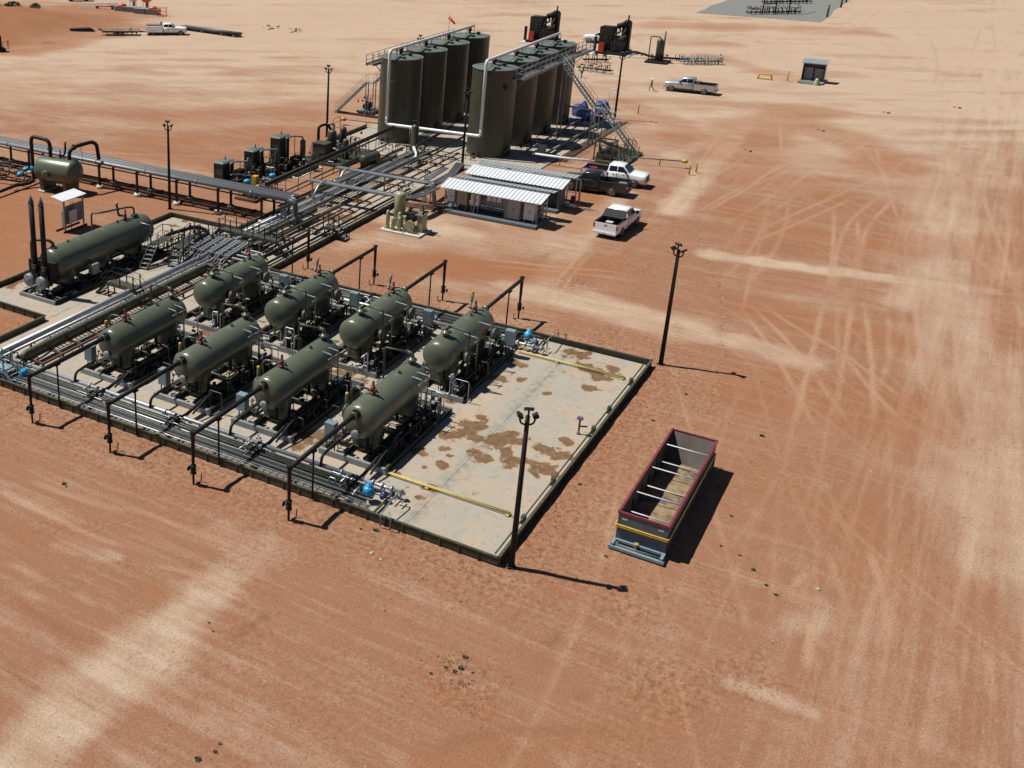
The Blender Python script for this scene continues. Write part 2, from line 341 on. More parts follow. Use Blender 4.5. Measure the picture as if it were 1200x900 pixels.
STROKES = json.loads(r'''{"pale":[[[[20.12,24.01],[22.28,24.16],[25.37,24.22],[28.61,24.09]],1.9,0.85],[[[25.37,24.22],[28.85,24.28],[31.71,24.09],[33.17,24.09]],1.5,0.75],[[[29.94,24.35],[32.77,24.06],[35.3,24.21],[36.65,24.29]],1.5,0.5],[[[31.45,32.19],[32.0,30.36],[32.23,29.35]],0.6,0.5],[[[36.57,26.53],[36.75,24.49],[36.59,23.0]],1.2,0.35],[[[92.76,16.03],[93.36,13.1],[93.67,9.65],[94.39,6.19],[95.08,2.84],[96.06,-0.41],[96.42,-3.61]],1.3,0.8],[[[92.04,2.71],[90.09,1.25]],0.8,0.4],[[[75.33,25.56],[76.4,23.27],[76.89,20.33],[75.83,16.9],[75.61,13.87]],2.6,0.8],[[[76.08,27.57],[76.63,23.68],[74.76,18.58],[74.37,14.87],[75.13,12.74],[75.19,9.4],[74.98,8.02],[74.56,5.59]],1.5,0.7],[[[73.51,32.88],[74.44,29.0],[75.52,25.29]],1.5,0.4],[[[75.25,12.1],[76.35,9.79],[75.12,7.42],[74.78,5.59]],1.0,0.7],[[[155.32,24.54],[142.66,23.51],[126.5,22.56],[103.33,21.87]],1.6,0.85],[[[185.52,27.53],[151.5,24.08],[134.57,24.59],[124.76,26.98]],1.8,0.7],[[[107.04,27.46],[95.61,26.41],[85.39,26.05],[78.86,25.16]],1.5,0.6],[[[84.87,91.99],[86.45,70.69]],6,0.3],[[[39.87,3.25],[40.04,1.93],[39.92,0.59]],0.5,0.6],[[[46.32,1.27],[45.13,1.86]],0.8,0.25],[[[181.68,3.43],[171.16,2.03],[141.88,0.57],[120.08,0.48],[103.95,-0.1],[91.44,-0.7]],4.2,0.5],[[[94.78,-0.98],[84.89,-2.56],[74.69,-3.67],[66.54,-4.56],[61.04,-5.05],[56.24,-5.38]],3.6,0.55],[[[108.75,-7.61],[73.03,-7.43],[41.99,-7.53]],3.0,0.2],[[[162.21,37.61],[166.18,28.32],[167.81,18.92],[175.05,8.67],[187.18,-5.03]],5,0.5],[[[204.34,30.72],[206.7,22.31],[201.32,10.89],[189.9,6.05],[176.59,3.06]],6,0.5],[[[210.42,50.09],[213.18,40.29],[223.32,32.02]],5,0.4],[[[261.17,26.86],[295.12,12.92],[320.63,-3.7]],12,0.35],[[[275.97,6.27],[236.27,2.15],[199.06,1.15]],10,0.35],[[[149.13,145.51],[158.61,115.13],[156.64,87.84]],12,0.5],[[[107.3,115.38],[115.48,98.63],[123.41,82.4],[154.8,83.66]],12,0.55],[[[139.09,129.9],[144.17,122.76],[151.84,121.38]],3,0.6],[[[195.12,100.09],[224.1,85.06],[231.9,59.03],[223.84,41.02]],14,0.5],[[[190.5,127.34],[218.12,112.1],[253.13,76.2]],14,0.4],[[[185.21,62.09],[161.72,55.11]],5,0.4],[[[155.61,41.75],[149.01,32.01],[161.3,23.79]],4,0.45],[[[86.73,39.18],[84.34,33.21],[87.71,28.36],[98.19,28.03]],4,0.6],[[[85.61,35.35],[87.51,29.81]],4,0.45],[[[89.14,45.7],[87.43,41.24],[85.83,37.09],[79.71,39.87]],4,0.65],[[[94.75,37.64],[90.19,30.82],[94.72,27.69]],3,0.5]],"red":[[[[127.43,21.23],[148.98,21.33],[157.8,18.48]],6,0.55],[[[98.39,13.29],[103.21,6.36]],4,0.4],[[[102.93,10.15],[104.89,2.83],[108.8,-4.96]],4,0.35],[[[67.22,8.87],[68.73,4.96],[68.81,1.01]],4,0.5],[[[87.37,11.23],[89.31,8.43]],2.0,0.5],[[[85.98,3.38],[86.57,0.96]],1.2,0.4],[[[50.73,0.68],[52.77,-2.61]],1.2,0.5],[[[76.43,38.95],[77.44,33.23],[80.28,27.08],[84.59,22.93]],2.6,0.75],[[[78.31,39.95],[77.21,30.17],[81.85,24.82]],1.6,0.5],[[[73.77,80.43],[76.47,71.3],[76.55,63.77]],7,0.45],[[[68.66,75.1],[64.15,68.26],[57.57,62.56]],6,0.6],[[[48.09,53.66],[50.2,53.26]],2.5,0.7],[[[92.35,77.91],[99.49,71.12],[109.81,63.53]],9,0.5],[[[106.41,83.99],[117.78,74.64],[129.75,68.57]],6,0.45],[[[105.58,29.56],[99.5,28.45],[92.37,27.68]],1.8,0.6],[[[225.76,57.35],[237.21,37.43],[240.53,21.35]],6,0.5],[[[207.65,46.38],[210.12,39.64]],4,0.4],[[[196.1,39.39],[185.14,28.07],[179.9,23.58]],3,0.4],[[[130.48,41.65],[137.56,39.67],[140.06,36.1]],3,0.45],[[[149.84,40.05],[139.59,28.68],[132.24,27.9]],2.5,0.4],[[[136.63,145.95],[153.01,149.23],[163.87,143.68],[178.91,166.45]],10,0.8],[[[130.25,139.3],[138.51,135.34],[164.07,139.5]],6,0.7],[[[100.75,33.94],[84.97,30.37]],2.5,0.3],[[[30.51,35.34],[31.75,32.47]],1.8,0.35],[[[30.72,27.04],[31.65,25.69]],0.8,0.5],[[[27.19,31.88],[27.2,30.07],[27.1,26.01]],0.5,0.35],[[[29.1,11.7],[33.52,7.76],[35.85,4.79]],1.0,0.35],[[[42.08,11.11],[42.27,9.61],[45.13,8.26]],1.2,0.4],[[[44.72,12.81],[47.57,13.85],[53.8,13.67],[60.9,13.89],[66.51,13.9]],1.5,0.3],[[[46.57,34.66],[43.82,44.65],[40.76,46.02]],1.2,0.3],[[[39.85,26.45],[38.65,31.07]],1.5,0.3],[[[32.59,12.73],[32.9,11.12]],1.0,0.55],[[[36.62,6.38],[37.43,4.73]],1.0,0.4],[[[146.9,18.27],[146.23,11.59],[131.26,6.55]],4,0.5],[[[121.81,20.07],[120.66,13.24],[113.35,6.25]],4,0.55],[[[106.45,16.17],[102.48,9.06],[103.79,3.28]],4,0.6],[[[82.48,10.81],[81.88,6.12],[81.32,1.77]],3,0.6],[[[68.97,8.21],[70.13,4.45],[71.56,0.37]],3,0.5],[[[57.52,5.15],[55.97,1.64],[52.55,-0.99],[50.97,-3.18]],2.5,0.35],[[[110.64,-2.68],[99.23,-4.23],[86.04,-5.06]],1.5,0.4]],"track":[[[[115.62,9.61],[102.86,7.98],[92.34,6.8],[86.51,6.42]],0.22,0.8],[[[113.43,7.37],[104.1,6.19],[95.99,5.34],[87.7,4.7]],0.22,0.8],[[[123.37,5.7],[109.62,7.72],[100.22,7.39],[93.7,6.72],[87.03,5.67]],0.22,0.8],[[[127.94,3.72],[110.77,6.06],[101.34,5.78],[88.12,4.1]],0.22,0.8],[[[110.87,17.83],[123.16,16.97],[137.3,14.61],[144.21,11.71]],0.22,0.8],[[[111.69,16.66],[127.97,15.15],[139.68,13.17],[151.05,9.37],[161.38,6.04]],0.22,0.8],[[[114.06,14.67],[127.02,13.1],[143.56,9.61]],0.22,0.8],[[[96.1,14.41],[103.15,12.16],[113.94,9.29],[118.86,7.79]],0.22,0.8],[[[98.23,14.64],[109.2,12.14],[118.68,9.48],[130.56,6.38],[142.94,4.64]],0.22,0.8],[[[149.69,20.32],[130.53,16.8]],0.22,0.8],[[[148.17,17.9],[128.3,14.68]],0.22,0.8],[[[145.23,15.51],[131.62,15.24]],0.22,0.8],[[[145.21,9.28],[118.8,5.05],[109.37,3.22]],0.22,0.8],[[[139.43,9.65],[130.26,6.8],[120.51,5.42],[112.43,3.67]],0.22,0.8],[[[164.26,-5.01],[138.68,-3.58],[125.87,-2.27]],0.22,0.8],[[[131.96,-2.05],[118.76,-2.9],[108.32,-4.28],[94.87,-5.65]],0.22,0.8],[[[145.62,-4.78],[125.3,-4.28],[114.86,-4.67]],0.22,0.8],[[[120.06,-4.76],[104.2,-4.54],[93.94,-4.3]],0.22,0.8],[[[116.33,-3.16],[102.16,-2.59]],0.22,0.8],[[[137.28,0.12],[121.15,-1.06],[101.5,-2.62]],0.22,0.8],[[[89.43,6.74],[77.18,5.79],[68.13,5.28],[63.46,4.67]],0.22,0.8],[[[90.66,4.97],[77.97,3.97],[69.09,3.33],[64.69,2.88]],0.22,0.8],[[[89.91,6.05],[77.69,4.38],[69.21,3.15]],0.22,0.8],[[[88.93,4.03],[76.86,2.26],[69.34,1.33],[65.93,1.09]],0.22,0.8],[[[82.88,11.91],[74.52,7.62],[64.18,3.63]],0.22,0.8],[[[84.12,11.82],[76.86,6.95],[68.17,3.01],[64.9,1.6]],0.22,0.8],[[[84.23,10.81],[80.08,7.31],[77.78,4.24],[74.3,1.57],[70.83,-0.85]],0.22,0.8],[[[87.3,2.26],[77.5,1.33]],0.22,0.8],[[[77.78,4.24],[71.85,1.59],[68.44,-0.53]],0.22,0.8],[[[93.39,1.03],[77.43,-0.48],[69.09,-1.47]],0.22,0.8],[[[93.92,0.26],[78.24,-1.65],[68.4,-2.49]],0.22,0.8],[[[94.99,-1.28],[80.93,-2.33],[70.38,-3.36]],0.22,0.8],[[[88.23,-3.72],[80.31,-4.66],[71.93,-5.59]],0.22,0.8],[[[95.99,-5.33],[88.78,-6.02]],0.22,0.8],[[[52.4,1.63],[49.06,0.57],[46.51,-0.42]],0.22,0.8],[[[53.6,-0.12],[50.46,-0.85],[47.4,-1.99]],0.22,0.8],[[[52.81,-1.02],[49.09,-0.7],[44.07,-0.61]],0.22,0.8],[[[49.79,-1.11],[46.57,-1.61]],0.22,0.8],[[[49.83,1.99],[48.0,2.42]],0.22,0.8],[[[46.08,1.33],[42.3,0.95]],0.22,0.8],[[[48.25,-5.14],[44.36,-5.43]],0.22,0.8],[[[46.0,-3.95],[42.94,-4.28]],0.22,0.8],[[[70.96,23.25],[81.47,24.69],[91.15,25.37]],0.22,0.8],[[[73.2,22.79],[84.09,24.35],[89.25,24.22]],0.22,0.8],[[[102.32,22.1],[105.08,22.82],[113.62,23.33],[131.74,21.65]],0.22,0.8],[[[100.36,20.46],[104.84,21.96],[116.79,21.54],[133.15,19.64]],0.22,0.8],[[[101.23,20.29],[110.36,18.9],[120.71,17.33],[131.81,14.97]],0.22,0.8],[[[103.47,19.31],[118.99,17.01],[127.89,14.36]],0.22,0.8],[[[237.33,24.91],[211.69,15.28]],0.22,0.8],[[[248.52,22.63],[214.05,11.97]],0.22,0.8],[[[254.95,20.69],[221.92,11.27]],0.22,0.8],[[[259.69,28.91],[284.68,27.38]],0.22,0.8],[[[251.05,26.14],[287.08,24.05]],0.22,0.8],[[[243.68,22.59],[302.11,21.88]],0.22,0.8],[[[243.09,10.49],[207.75,6.39],[184.48,6.07]],0.22,0.8],[[[267.78,2.8],[217.11,2.69]],0.22,0.8],[[[279.31,1.62],[219.73,-0.99]],0.22,0.8],[[[205.76,4.63],[177.46,5.24]],0.22,0.8],[[[136.82,14.41],[158.01,10.56]],0.22,0.8],[[[132.17,11.94],[153.72,8.15]],0.22,0.8],[[[80.5,33.09],[82.2,26.37],[84.6,20.18]],0.22,0.8],[[[79.4,31.1],[81.45,25.39],[83.46,18.53]],0.22,0.8],[[[83.49,90.56],[90.33,77.48],[97.01,64.73]],0.22,0.8],[[[138.13,71.72],[124.02,78.62],[112.34,88.63]],0.22,0.8],[[[134.08,72.26],[121.72,77.15],[110.94,86.12]],0.22,0.8],[[[149.72,72.06],[143.78,58.52]],0.22,0.8],[[[197.44,77.94],[187.77,58.49]],0.22,0.8],[[[142.02,25.21],[108.46,22.88],[93.07,22.61]],0.22,0.8],[[[33.13,38.07],[33.09,34.57],[32.88,30.82],[33.46,28.58]],0.22,0.8],[[[34.87,38.05],[34.98,34.16],[35.86,30.54]],0.22,0.8],[[[35.87,32.47],[36.08,26.17],[36.43,22.23]],0.22,0.8],[[[28.98,33.74],[29.2,30.82],[29.02,27.42]],0.22,0.8],[[[32.61,28.47],[33.61,24.4],[33.14,21.42]],0.22,0.8]],"rut":[[[[27.31,32.0],[27.14,29.86],[26.87,27.17],[26.99,25.91]],0.28,0.5],[[[26.27,29.14],[25.78,27.67],[25.44,25.85]],0.28,0.5],[[[24.17,28.72],[23.86,27.15],[23.66,25.76]],0.28,0.5],[[[30.04,21.46],[31.58,21.4],[33.3,20.89]],0.28,0.5],[[[29.47,31.7],[28.97,28.68]],0.28,0.5],[[[37.75,10.23],[38.99,10.04]],0.28,0.5],[[[35.66,10.19],[37.86,10.06]],0.28,0.5],[[[37.7,7.97],[38.86,7.82]],0.28,0.5],[[[35.51,8.24],[36.04,7.93]],0.28,0.5],[[[29.21,11.75],[31.55,10.85],[34.28,7.08],[35.09,5.04]],0.28,0.5],[[[146.55,10.45],[146.84,4.94],[147.37,-5.43]],0.28,0.5],[[[113.71,1.84],[101.89,0.82]],0.28,0.5],[[[113.35,-0.1],[101.92,-1.25]],0.28,0.5],[[[76.02,-2.71],[68.96,-3.3]],0.28,0.5],[[[83.58,-4.16],[80.22,-4.52]],0.28,0.5],[[[75.8,-0.6],[71.08,-1.21]],0.28,0.5],[[[136.5,68.83],[119.5,75.74],[108.47,87.0]],0.28,0.5],[[[173.35,50.98],[173.93,56.69]],0.28,0.5],[[[41.91,27.83],[39.94,24.95]],0.28,0.5]],"feet":[[[[124.81,24.98],[114.72,21.75],[101.25,19.17],[92.13,16.34],[83.16,12.75],[71.87,10.63],[62.76,9.29]],0.35,0.9],[[[100.13,20.78],[86.16,17.92],[73.26,13.43],[63.2,12.49]],0.4,0.7],[[[98.65,27.37],[88.65,21.34],[79.29,18.34]],0.5,0.5],[[[49.58,12.31],[43.92,9.28],[40.48,6.09],[39.36,4.13]],0.9,0.55],[[[39.78,11.03],[37.81,8.14],[36.64,6.41]],0.9,0.5],[[[49.47,8.42],[46.37,5.7],[44.47,4.2]],0.6,0.6],[[[34.86,12.9],[33.31,12.95],[33.64,11.62]],0.7,0.95],[[[31.79,35.46],[32.42,32.59],[34.94,30.88]],0.7,0.5],[[[27.67,24.77],[27.86,21.77],[31.19,21.54]],0.8,0.4],[[[36.77,24.39],[37.0,21.64],[38.96,19.97]],1.2,0.5],[[[39.94,24.95],[39.36,27.18],[39.16,30.33]],1.2,0.5],[[[69.33,9.82],[70.2,6.42],[68.87,4.27]],0.6,0.5]],"stain":[[53.42,20.57,1.0],[52.0,20.88,0.8],[54.81,20.37,0.5],[52.51,19.92,0.5],[52.49,18.87,0.9],[53.67,18.45,0.8],[50.67,18.62,0.6],[53.32,17.67,0.8],[51.18,17.09,0.7],[52.14,17.71,0.6],[51.25,15.41,0.9],[53.54,15.27,0.8],[54.97,15.27,0.5],[53.43,16.46,0.3],[48.67,20.14,0.45],[49.88,20.18,0.3],[50.36,20.79,0.4],[50.88,19.54,0.2],[47.93,20.81,0.2],[44.98,19.7,0.35],[46.2,19.73,0.4],[46.39,21.7,0.3],[55.99,22.95,0.4],[47.87,24.73,0.4],[66.99,18.63,0.9],[65.32,17.39,1.0],[64.18,16.2,0.8],[65.89,15.9,0.6],[60.58,21.64,0.6],[63.32,21.86,0.5],[63.09,21.07,0.4],[61.0,20.38,0.3],[60.21,18.42,0.3],[62.53,16.49,0.6],[60.26,22.96,0.8],[47.52,27.46,1.0],[45.9,27.61,0.6],[51.76,29.08,0.8],[55.11,40.94,1.2],[55.43,29.96,1.0],[55.14,28.87,0.7],[49.2,30.85,0.7],[52.09,36.99,0.6],[49.23,21.93,0.5],[73.1,57.49,0.5],[74.6,57.48,0.4],[54.41,58.85,1.0],[55.62,58.68,0.7],[89.42,47.71,1.0],[83.82,46.42,1.5],[86.77,44.44,1.0]]}''')

def axis(segs):
    out = []
    for a, b, st in segs:
        out += list(np.arange(a, b, st))
    return np.array(out)
gx = axis([(-2500,-600,500),(-600,-60,90),(-60,10,10),(10,17,1),(17,72,.16),(72,115,.25),(115,200,.7),(200,330,2),(330,600,20),(600,1500,120),(1500,4000,500)])
gy = axis([(-2500,-600,400),(-600,-80,60),(-80,-16,4),(-16,-9,.7),(-9,32,.16),(32,66,.3),(66,130,.7),(130,205,1.2),(205,300,8),(300,800,60),(800,3500,450)])
GX, GY = np.meshgrid(gx, gy, indexing='ij')

def chaikin(pts, k=2):
    for _ in range(k):
        q = [pts[0]]
        for (x0, y0), (x1, y1) in zip(pts[:-1], pts[1:]):
            q += [(x0*.75+x1*.25, y0*.75+y1*.25), (x0*.25+x1*.75, y0*.25+y1*.75)]
        pts = q+[pts[-1]]
    return pts
def paint_strokes(field, strokes, wob=.35, fade=False):
    for pts, wd, s in strokes:
        pts = chaikin(pts)
        tot = sum(math.hypot(b[0]-a[0], b[1]-a[1]) for a, b in zip(pts[:-1], pts[1:]))+1e-6
        run = 0.0
        ph = (pts[0][0]*7.3+pts[0][1]*3.1) % 50
        for (x0, y0), (x1, y1) in zip(pts[:-1], pts[1:]):
            pad = wd*2.2+.5
            i0, i1 = np.searchsorted(gx, [min(x0,x1)-pad, max(x0,x1)+pad])
            j0, j1 = np.searchsorted(gy, [min(y0,y1)-pad, max(y0,y1)+pad])
            seg = math.hypot(x1-x0, y1-y0); r0 = run; run += seg
            if i1 <= i0 or j1 <= j0: continue
            X = GX[i0:i1, j0:j1]; Y = GY[i0:i1, j0:j1]
            dx, dy = x1-x0, y1-y0
            L2 = dx*dx+dy*dy+1e-9
            t = np.clip(((X-x0)*dx+(Y-y0)*dy)/L2, 0, 1)
            d = np.hypot(X-x0-t*dx, Y-y0-t*dy)
            d = d*(1+wob*(vnoise(X/(wd*.8+.3), Y/(wd*.8+.3), 5)-.5)*2)
            v = s*(1-sstep(wd*.35, wd*1.25, d))
            v = v*(.62+.38*fbm(X, Y, max(1.2, wd), seed=11)*1.7).clip(0, 1.15)
            if fade:
                u = (r0+t*seg)/tot
                v = v*sstep(0,.22,u)*(1-sstep(.78,1,u))*(.35+.65*vnoise(u*tot/5+ph, np.full_like(u, ph), 3))
            field[i0:i1, j0:j1] = np.maximum(field[i0:i1, j0:j1], v)

Z0 = np.zeros_like(GX)
pale = Z0.copy(); red = Z0.copy(); track = Z0.copy(); rut = Z0.copy()
paint_strokes(pale, STROKES['pale'], wob=.25)
pale0 = pale.copy()
paint_strokes(red, STROKES['red'])
paint_strokes(track, STROKES['track'], .15, True)
paint_strokes(rut, STROKES['rut'], .3, True)
# more faint tyre marks: sheaves of parallel wheel lines
_tr = random.Random(21)
extra = []
for k in range(95):
    ang = _tr.choice([0, 0, .06, -.08, .35, .8, 1.45, 1.57, 1.62])+_tr.uniform(-.05,.05)
    cx, cy = _tr.uniform(38,130), _tr.triangular(-9,22,-3)
    if cx < 82 and cy > 12: cy = _tr.uniform(-8,10)
    L = _tr.uniform(14,42); cur = _tr.uniform(-.005,.005)
    for off in (0, 1.75):
        pts = []
        for q in range(9):
            t = (q/8-.5)*L; a = ang+cur*t
            pts.append((cx+math.cos(a)*t-math.sin(ang)*off, cy+math.sin(a)*t+math.cos(ang)*off))
        extra.append([pts, _tr.uniform(.11,.17)*(1 if cx < 75 else 1.5), _tr.uniform(.15,.48)])
for k in range(60):
    cx, cy = _tr.uniform(120,230), _tr.uniform(0,130)
    ang = _tr.uniform(0,PI); L = _tr.uniform(20,60); cur = _tr.uniform(-.01,.01)
    for off in (0, 1.8):
        pts = [(cx+math.cos(ang+cur*t)*t-math.sin(ang)*off, cy+math.sin(ang+cur*t)*t+math.cos(ang)*off) for t in np.linspace(-L/2,L/2,8)]
        extra.append([pts, _tr.uniform(.5,.8), _tr.uniform(.15,.45)])
paint_strokes(track, extra, .15, True)
# broad soil colour: the far left and the far yard are paler, the middle redder
far = sstep(95, 165, GX*.93+GY*.3)
big = fbm(GX, GY, 22, seed=2)
mid = fbm(GX, GY, 5, seed=5)
strkY = fbm(GX, GY, .9, 14, seed=7)           # grading streaks along the pad front
strkX = fbm(GX, GY, 16, .8, seed=8)           # wheel streaks along the road on the right
wR = 1-sstep(-1, 7, GY); wN = (1-sstep(46, 64, GX))*(1-wR)
far2 = sstep(140, 210, GX*.9+GY*.35)
f3 = fbm(GX, GY, 2.4, seed=15)
U_ = GX*.828+GY*.561; V_ = -GX*.561+GY*.828
lat = fbm(U_, V_, 3.0, 16, seed=15); lat2 = fbm(U_, V_, 1.2, 7, seed=19)
pale = np.maximum(pale, far*(.58+.42*(sstep(.33,.64,big*.45+lat*.4+mid*.15))))
pale = pale+far2*.2+far*((lat-.5)*.5+(lat2-.5)*.45)
bank = np.exp(-((GX-150)**2/24**2))*sstep(134,148,GY)
red = np.maximum(red, bank*1.2); pale = pale*(1-.9*bank.clip(0,1))
pale = pale+wN*(strkY-.5)*.9+wR*(strkX-.5)*.8+(1-wN-wR).clip(0,1)*(fbm(GX,GY,3,9,seed=31)-.5)*.7
pale = pale+((mid-.5)*.5+(fbm(GX,GY,1.1,seed=77)-.5)*.35)*(1-.6*far)
pale = np.maximum((pale*(1-red*.75)).clip(0, 1), pale0*.85*(.3+1.15*((.5*strkY+.5*fbm(GX,GY,.35,4.5,seed=83))*(1-wR)+strkX*wR)))
pale = pale.clip(0,1)
red = (red+(big-.5)*.45).clip(0, 1)
# disturbed, darker soil close to the containment walls and round the bin
def near_rect(x0, x1, y0, y1):
    dx = np.maximum(np.maximum(x0-GX, GX-x1), 0); dy = np.maximum(np.maximum(y0-GY, GY-y1), 0)
    return np.hypot(dx, dy)
dw = near_rect(41.9, 67.9, 14.2, 51)
churnm = np.maximum((1-sstep(.3, 7.0, dw))*.9, sstep(.55,.7,fbm(GX, GY, 5, seed=52))*(1-far)*.35)
for qx, qy, qr in ((33.6,12.4,2.2),(41.5,34,3),(42.5,8.5,2.5),(58,18-6,3),(38.3,5.6,2.6),(40.5,3.0,2.0),(80,23,2.5),(86,20,3),(71,18,2.5)):
    churnm = np.maximum(churnm, .8*(1-sstep(qr*.2, qr*1.3, np.hypot(GX-qx,GY-qy)*(.6+.8*vnoise(GX/.8,GY/.8,4)))))

paint_strokes(churnm, STROKES['feet'], .4)
# height: bumps, ruts, the red spoil bank at the far left
gz = (fbm(GX, GY, 1.6, seed=60)-.5)*.05+(fbm(GX, GY, .5, seed=61, oc=2)-.5)*.02-rut*.02-track*.008
gz = gz+churnm*(fbm(GX, GY, .75, seed=71, oc=3)-.5)*.11
gz *= 1-sstep(150, 400, np.hypot(GX, GY))
ridge = np.exp(-((GX-150)**2/18**2))*sstep(140, 158, GY)*(1-sstep(176,188,GY))
gz = gz+ridge*3.0*(.7+.6*fbm(GX, GY, 8, seed=66))
inside = (dw < .3) | (near_rect(50.9,75,51.8,59.3) < .3) | (near_rect(68,106,44,52) < .3) | (near_rect(106,138,37.2,61) < .3)
gz = np.where(inside, -.05, gz)
me = bpy.data.meshes.new('ground')
nx, ny = GX.shape
idx = np.arange(nx*ny).reshape(nx, ny)
faces = np.stack([idx[:-1,:-1], idx[1:,:-1], idx[1:,1:], idx[:-1,1:]], -1).reshape(-1, 4)
me.vertices.add(nx*ny)
me.vertices.foreach_set('co', np.stack([GX, GY, gz], -1).astype(np.float32).ravel())
me.loops.add(faces.size)
me.loops.foreach_set('vertex_index', faces.astype(np.int32).ravel())
me.polygons.add(len(faces))
me.polygons.foreach_set('loop_start', np.arange(0, faces.size, 4, dtype=np.int32))
me.polygons.foreach_set('use_smooth', np.ones(len(faces), bool))
me.update()
at = me.attributes.new('soil', 'FLOAT_COLOR', 'POINT')
at.data.foreach_set('color', np.stack([pale, red, track-rut, churnm], -1).astype(np.float32).ravel())

def soil_material():
    m = bpy.data.materials.new('red_dirt')
    m.use_nodes = True
    n, l = m.node_tree.nodes, m.node_tree.links
    b = n['Principled BSDF']; b.inputs['Roughness'].default_value = .95
    b.inputs['Specular IOR Level'].default_value = .15
    at = n.new('ShaderNodeAttribute'); at.attribute_name = 'soil'
    sp = n.new('ShaderNodeSeparateColor'); l.new(at.outputs['Color'], sp.inputs[0])
    tc = n.new('ShaderNodeTexCoord')
    def noise(s, det=5, rough=.6):
        q = n.new('ShaderNodeTexNoise'); q.inputs['Scale'].default_value = s; q.inputs['Detail'].default_value = det; q.inputs['Roughness'].default_value = rough
        l.new(tc.outputs['Object'], q.inputs['Vector']); return q.outputs[0]
    def math_(op, a, b_, c=None):
        q = n.new('ShaderNodeMath'); q.operation = op
        for i, x in enumerate((a, b_, c)):
            if x is None: continue
            if isinstance(x, (int, float)): q.inputs[i].default_value = x
            else: l.new(x, q.inputs[i])
        return q.outputs[0]
    def mix(f, a, b_):
        q = n.new('ShaderNodeMix'); q.data_type = 'RGBA'
        if isinstance(f, float): q.inputs['Factor'].default_value = f
        else: l.new(f, q.inputs['Factor'])
        for k, x in (('A', a), ('B', b_)):
            if isinstance(x, tuple): q.inputs[k].default_value = (*x, 1)
            else: l.new(x, q.inputs[k])
        return q.outputs['Result']
    nf = noise(2.2, 8, .7); ng = noise(9, 6, .7); nh = noise(38, 4, .7)
    # pale factor broken up by finer noise
    pf = math_('MULTIPLY_ADD', math_('SUBTRACT', nf, .5), .6, sp.outputs[0])
    pf = math_('MULTIPLY_ADD', math_('SUBTRACT', ng, .5), .5, pf)
    pf = math_('MAXIMUM', pf, 0.0); pf = math_('MINIMUM', pf, 1.0)
    # directional grading: along the pad front on the left, along the road on the right
    def stretched(sx, sy):
        mpg = n.new('ShaderNodeMapping'); mpg.inputs['Scale'].default_value = (sx, sy, 1)
        l.new(tc.outputs['Object'], mpg.inputs[0])
        q = n.new('ShaderNodeTexNoise'); q.inputs['Scale'].default_value = 1.0; q.inputs['Detail'].default_value = 7; q.inputs['Roughness'].default_value = .68
        q.inputs['Distortion'].default_value = .25
        l.new(mpg.outputs[0], q.inputs['Vector']); return q.outputs[0]
    sY, sX = stretched(2.4, .16), stretched(.13, 2.6)
    sep = n.new('ShaderNodeSeparateXYZ'); l.new(tc.outputs['Object'], sep.inputs[0])
    mY = n.new('ShaderNodeMapRange'); mY.interpolation_type = 'SMOOTHSTEP'
    for i_, v_ in enumerate((9.0, -2.0, 0.0, 1.0)): mY.inputs[i_+1].default_value = v_
    l.new(sep.outputs[1], mY.inputs[0])
    st = math_('ADD', math_('MULTIPLY', math_('SUBTRACT', sY, .5), math_('SUBTRACT', 1.0, mY.outputs[0])), math_('MULTIPLY', math_('MULTIPLY', math_('SUBTRACT', sX, .5), .75), mY.outputs[0]))
    pf = math_('MULTIPLY_ADD', st, 1.15, pf)
    pf = math_('MAXIMUM', pf, 0.0); pf = math_('MINIMUM', pf, 1.0)
    col = mix(pf, (.26,.128,.072), (.43,.322,.232))
    rf = math_('MULTIPLY', sp.outputs[1], math_('MULTIPLY_ADD', nf, .8, .45)); rf = math_('MINIMUM', rf, 1.0)
    col = mix(math_('MULTIPLY', rf, .75), col, (.27,.1,.036))
    tf = math_('MULTIPLY', math_('MAXIMUM', sp.outputs[2], 0.0), math_('MULTIPLY_ADD', ng, 1.3, .35))
    col = mix(math_('MINIMUM', tf, .8), col, (.385,.235,.15))
    uf = math_('MULTIPLY', math_('MAXIMUM', math_('MULTIPLY', sp.outputs[2], -1.0), 0.0), math_('MULTIPLY_ADD', nf, 1.2, .2))
    col = mix(math_('MINIMUM', uf, .8), col, (.17,.078,.04))
    nk = noise(3.6, 5, .62)
    mk = n.new('ShaderNodeMapRange'); mk.interpolation_type = 'SMOOTHSTEP'; mk.inputs[1].default_value = .5; mk.inputs[2].default_value = .64
    l.new(nk, mk.inputs[0])
    dk = math_('MULTIPLY', at.outputs['Alpha'], mk.outputs[0])
    col = mix(math_('MINIMUM', math_('MULTIPLY', dk, .8), .8), col, (.15,.066,.033))
    # scattered dark prints and pale flecks everywhere
    mp2 = n.new('ShaderNodeMapRange'); mp2.interpolation_type = 'SMOOTHSTEP'; mp2.inputs[1].default_value = .63; mp2.inputs[2].default_value = .71
    l.new(noise(5.2, 3, .5), mp2.inputs[0])
    col = mix(math_('MULTIPLY', mp2.outputs[0], .55), col, (.17,.08,.042))
    mp3 = n.new('ShaderNodeMapRange'); mp3.interpolation_type = 'SMOOTHSTEP'; mp3.inputs[1].default_value = .68; mp3.inputs[2].default_value = .78
    l.new(noise(11, 3, .5), mp3.inputs[0])
    col = mix(math_('MULTIPLY', mp3.outputs[0], .45), col, (.5,.36,.25))
    mpale = n.new('ShaderNodeMapRange'); mpale.interpolation_type = 'SMOOTHSTEP'; mpale.inputs[1].default_value = .5; mpale.inputs[2].default_value = .36
    l.new(nk, mpale.inputs[0])
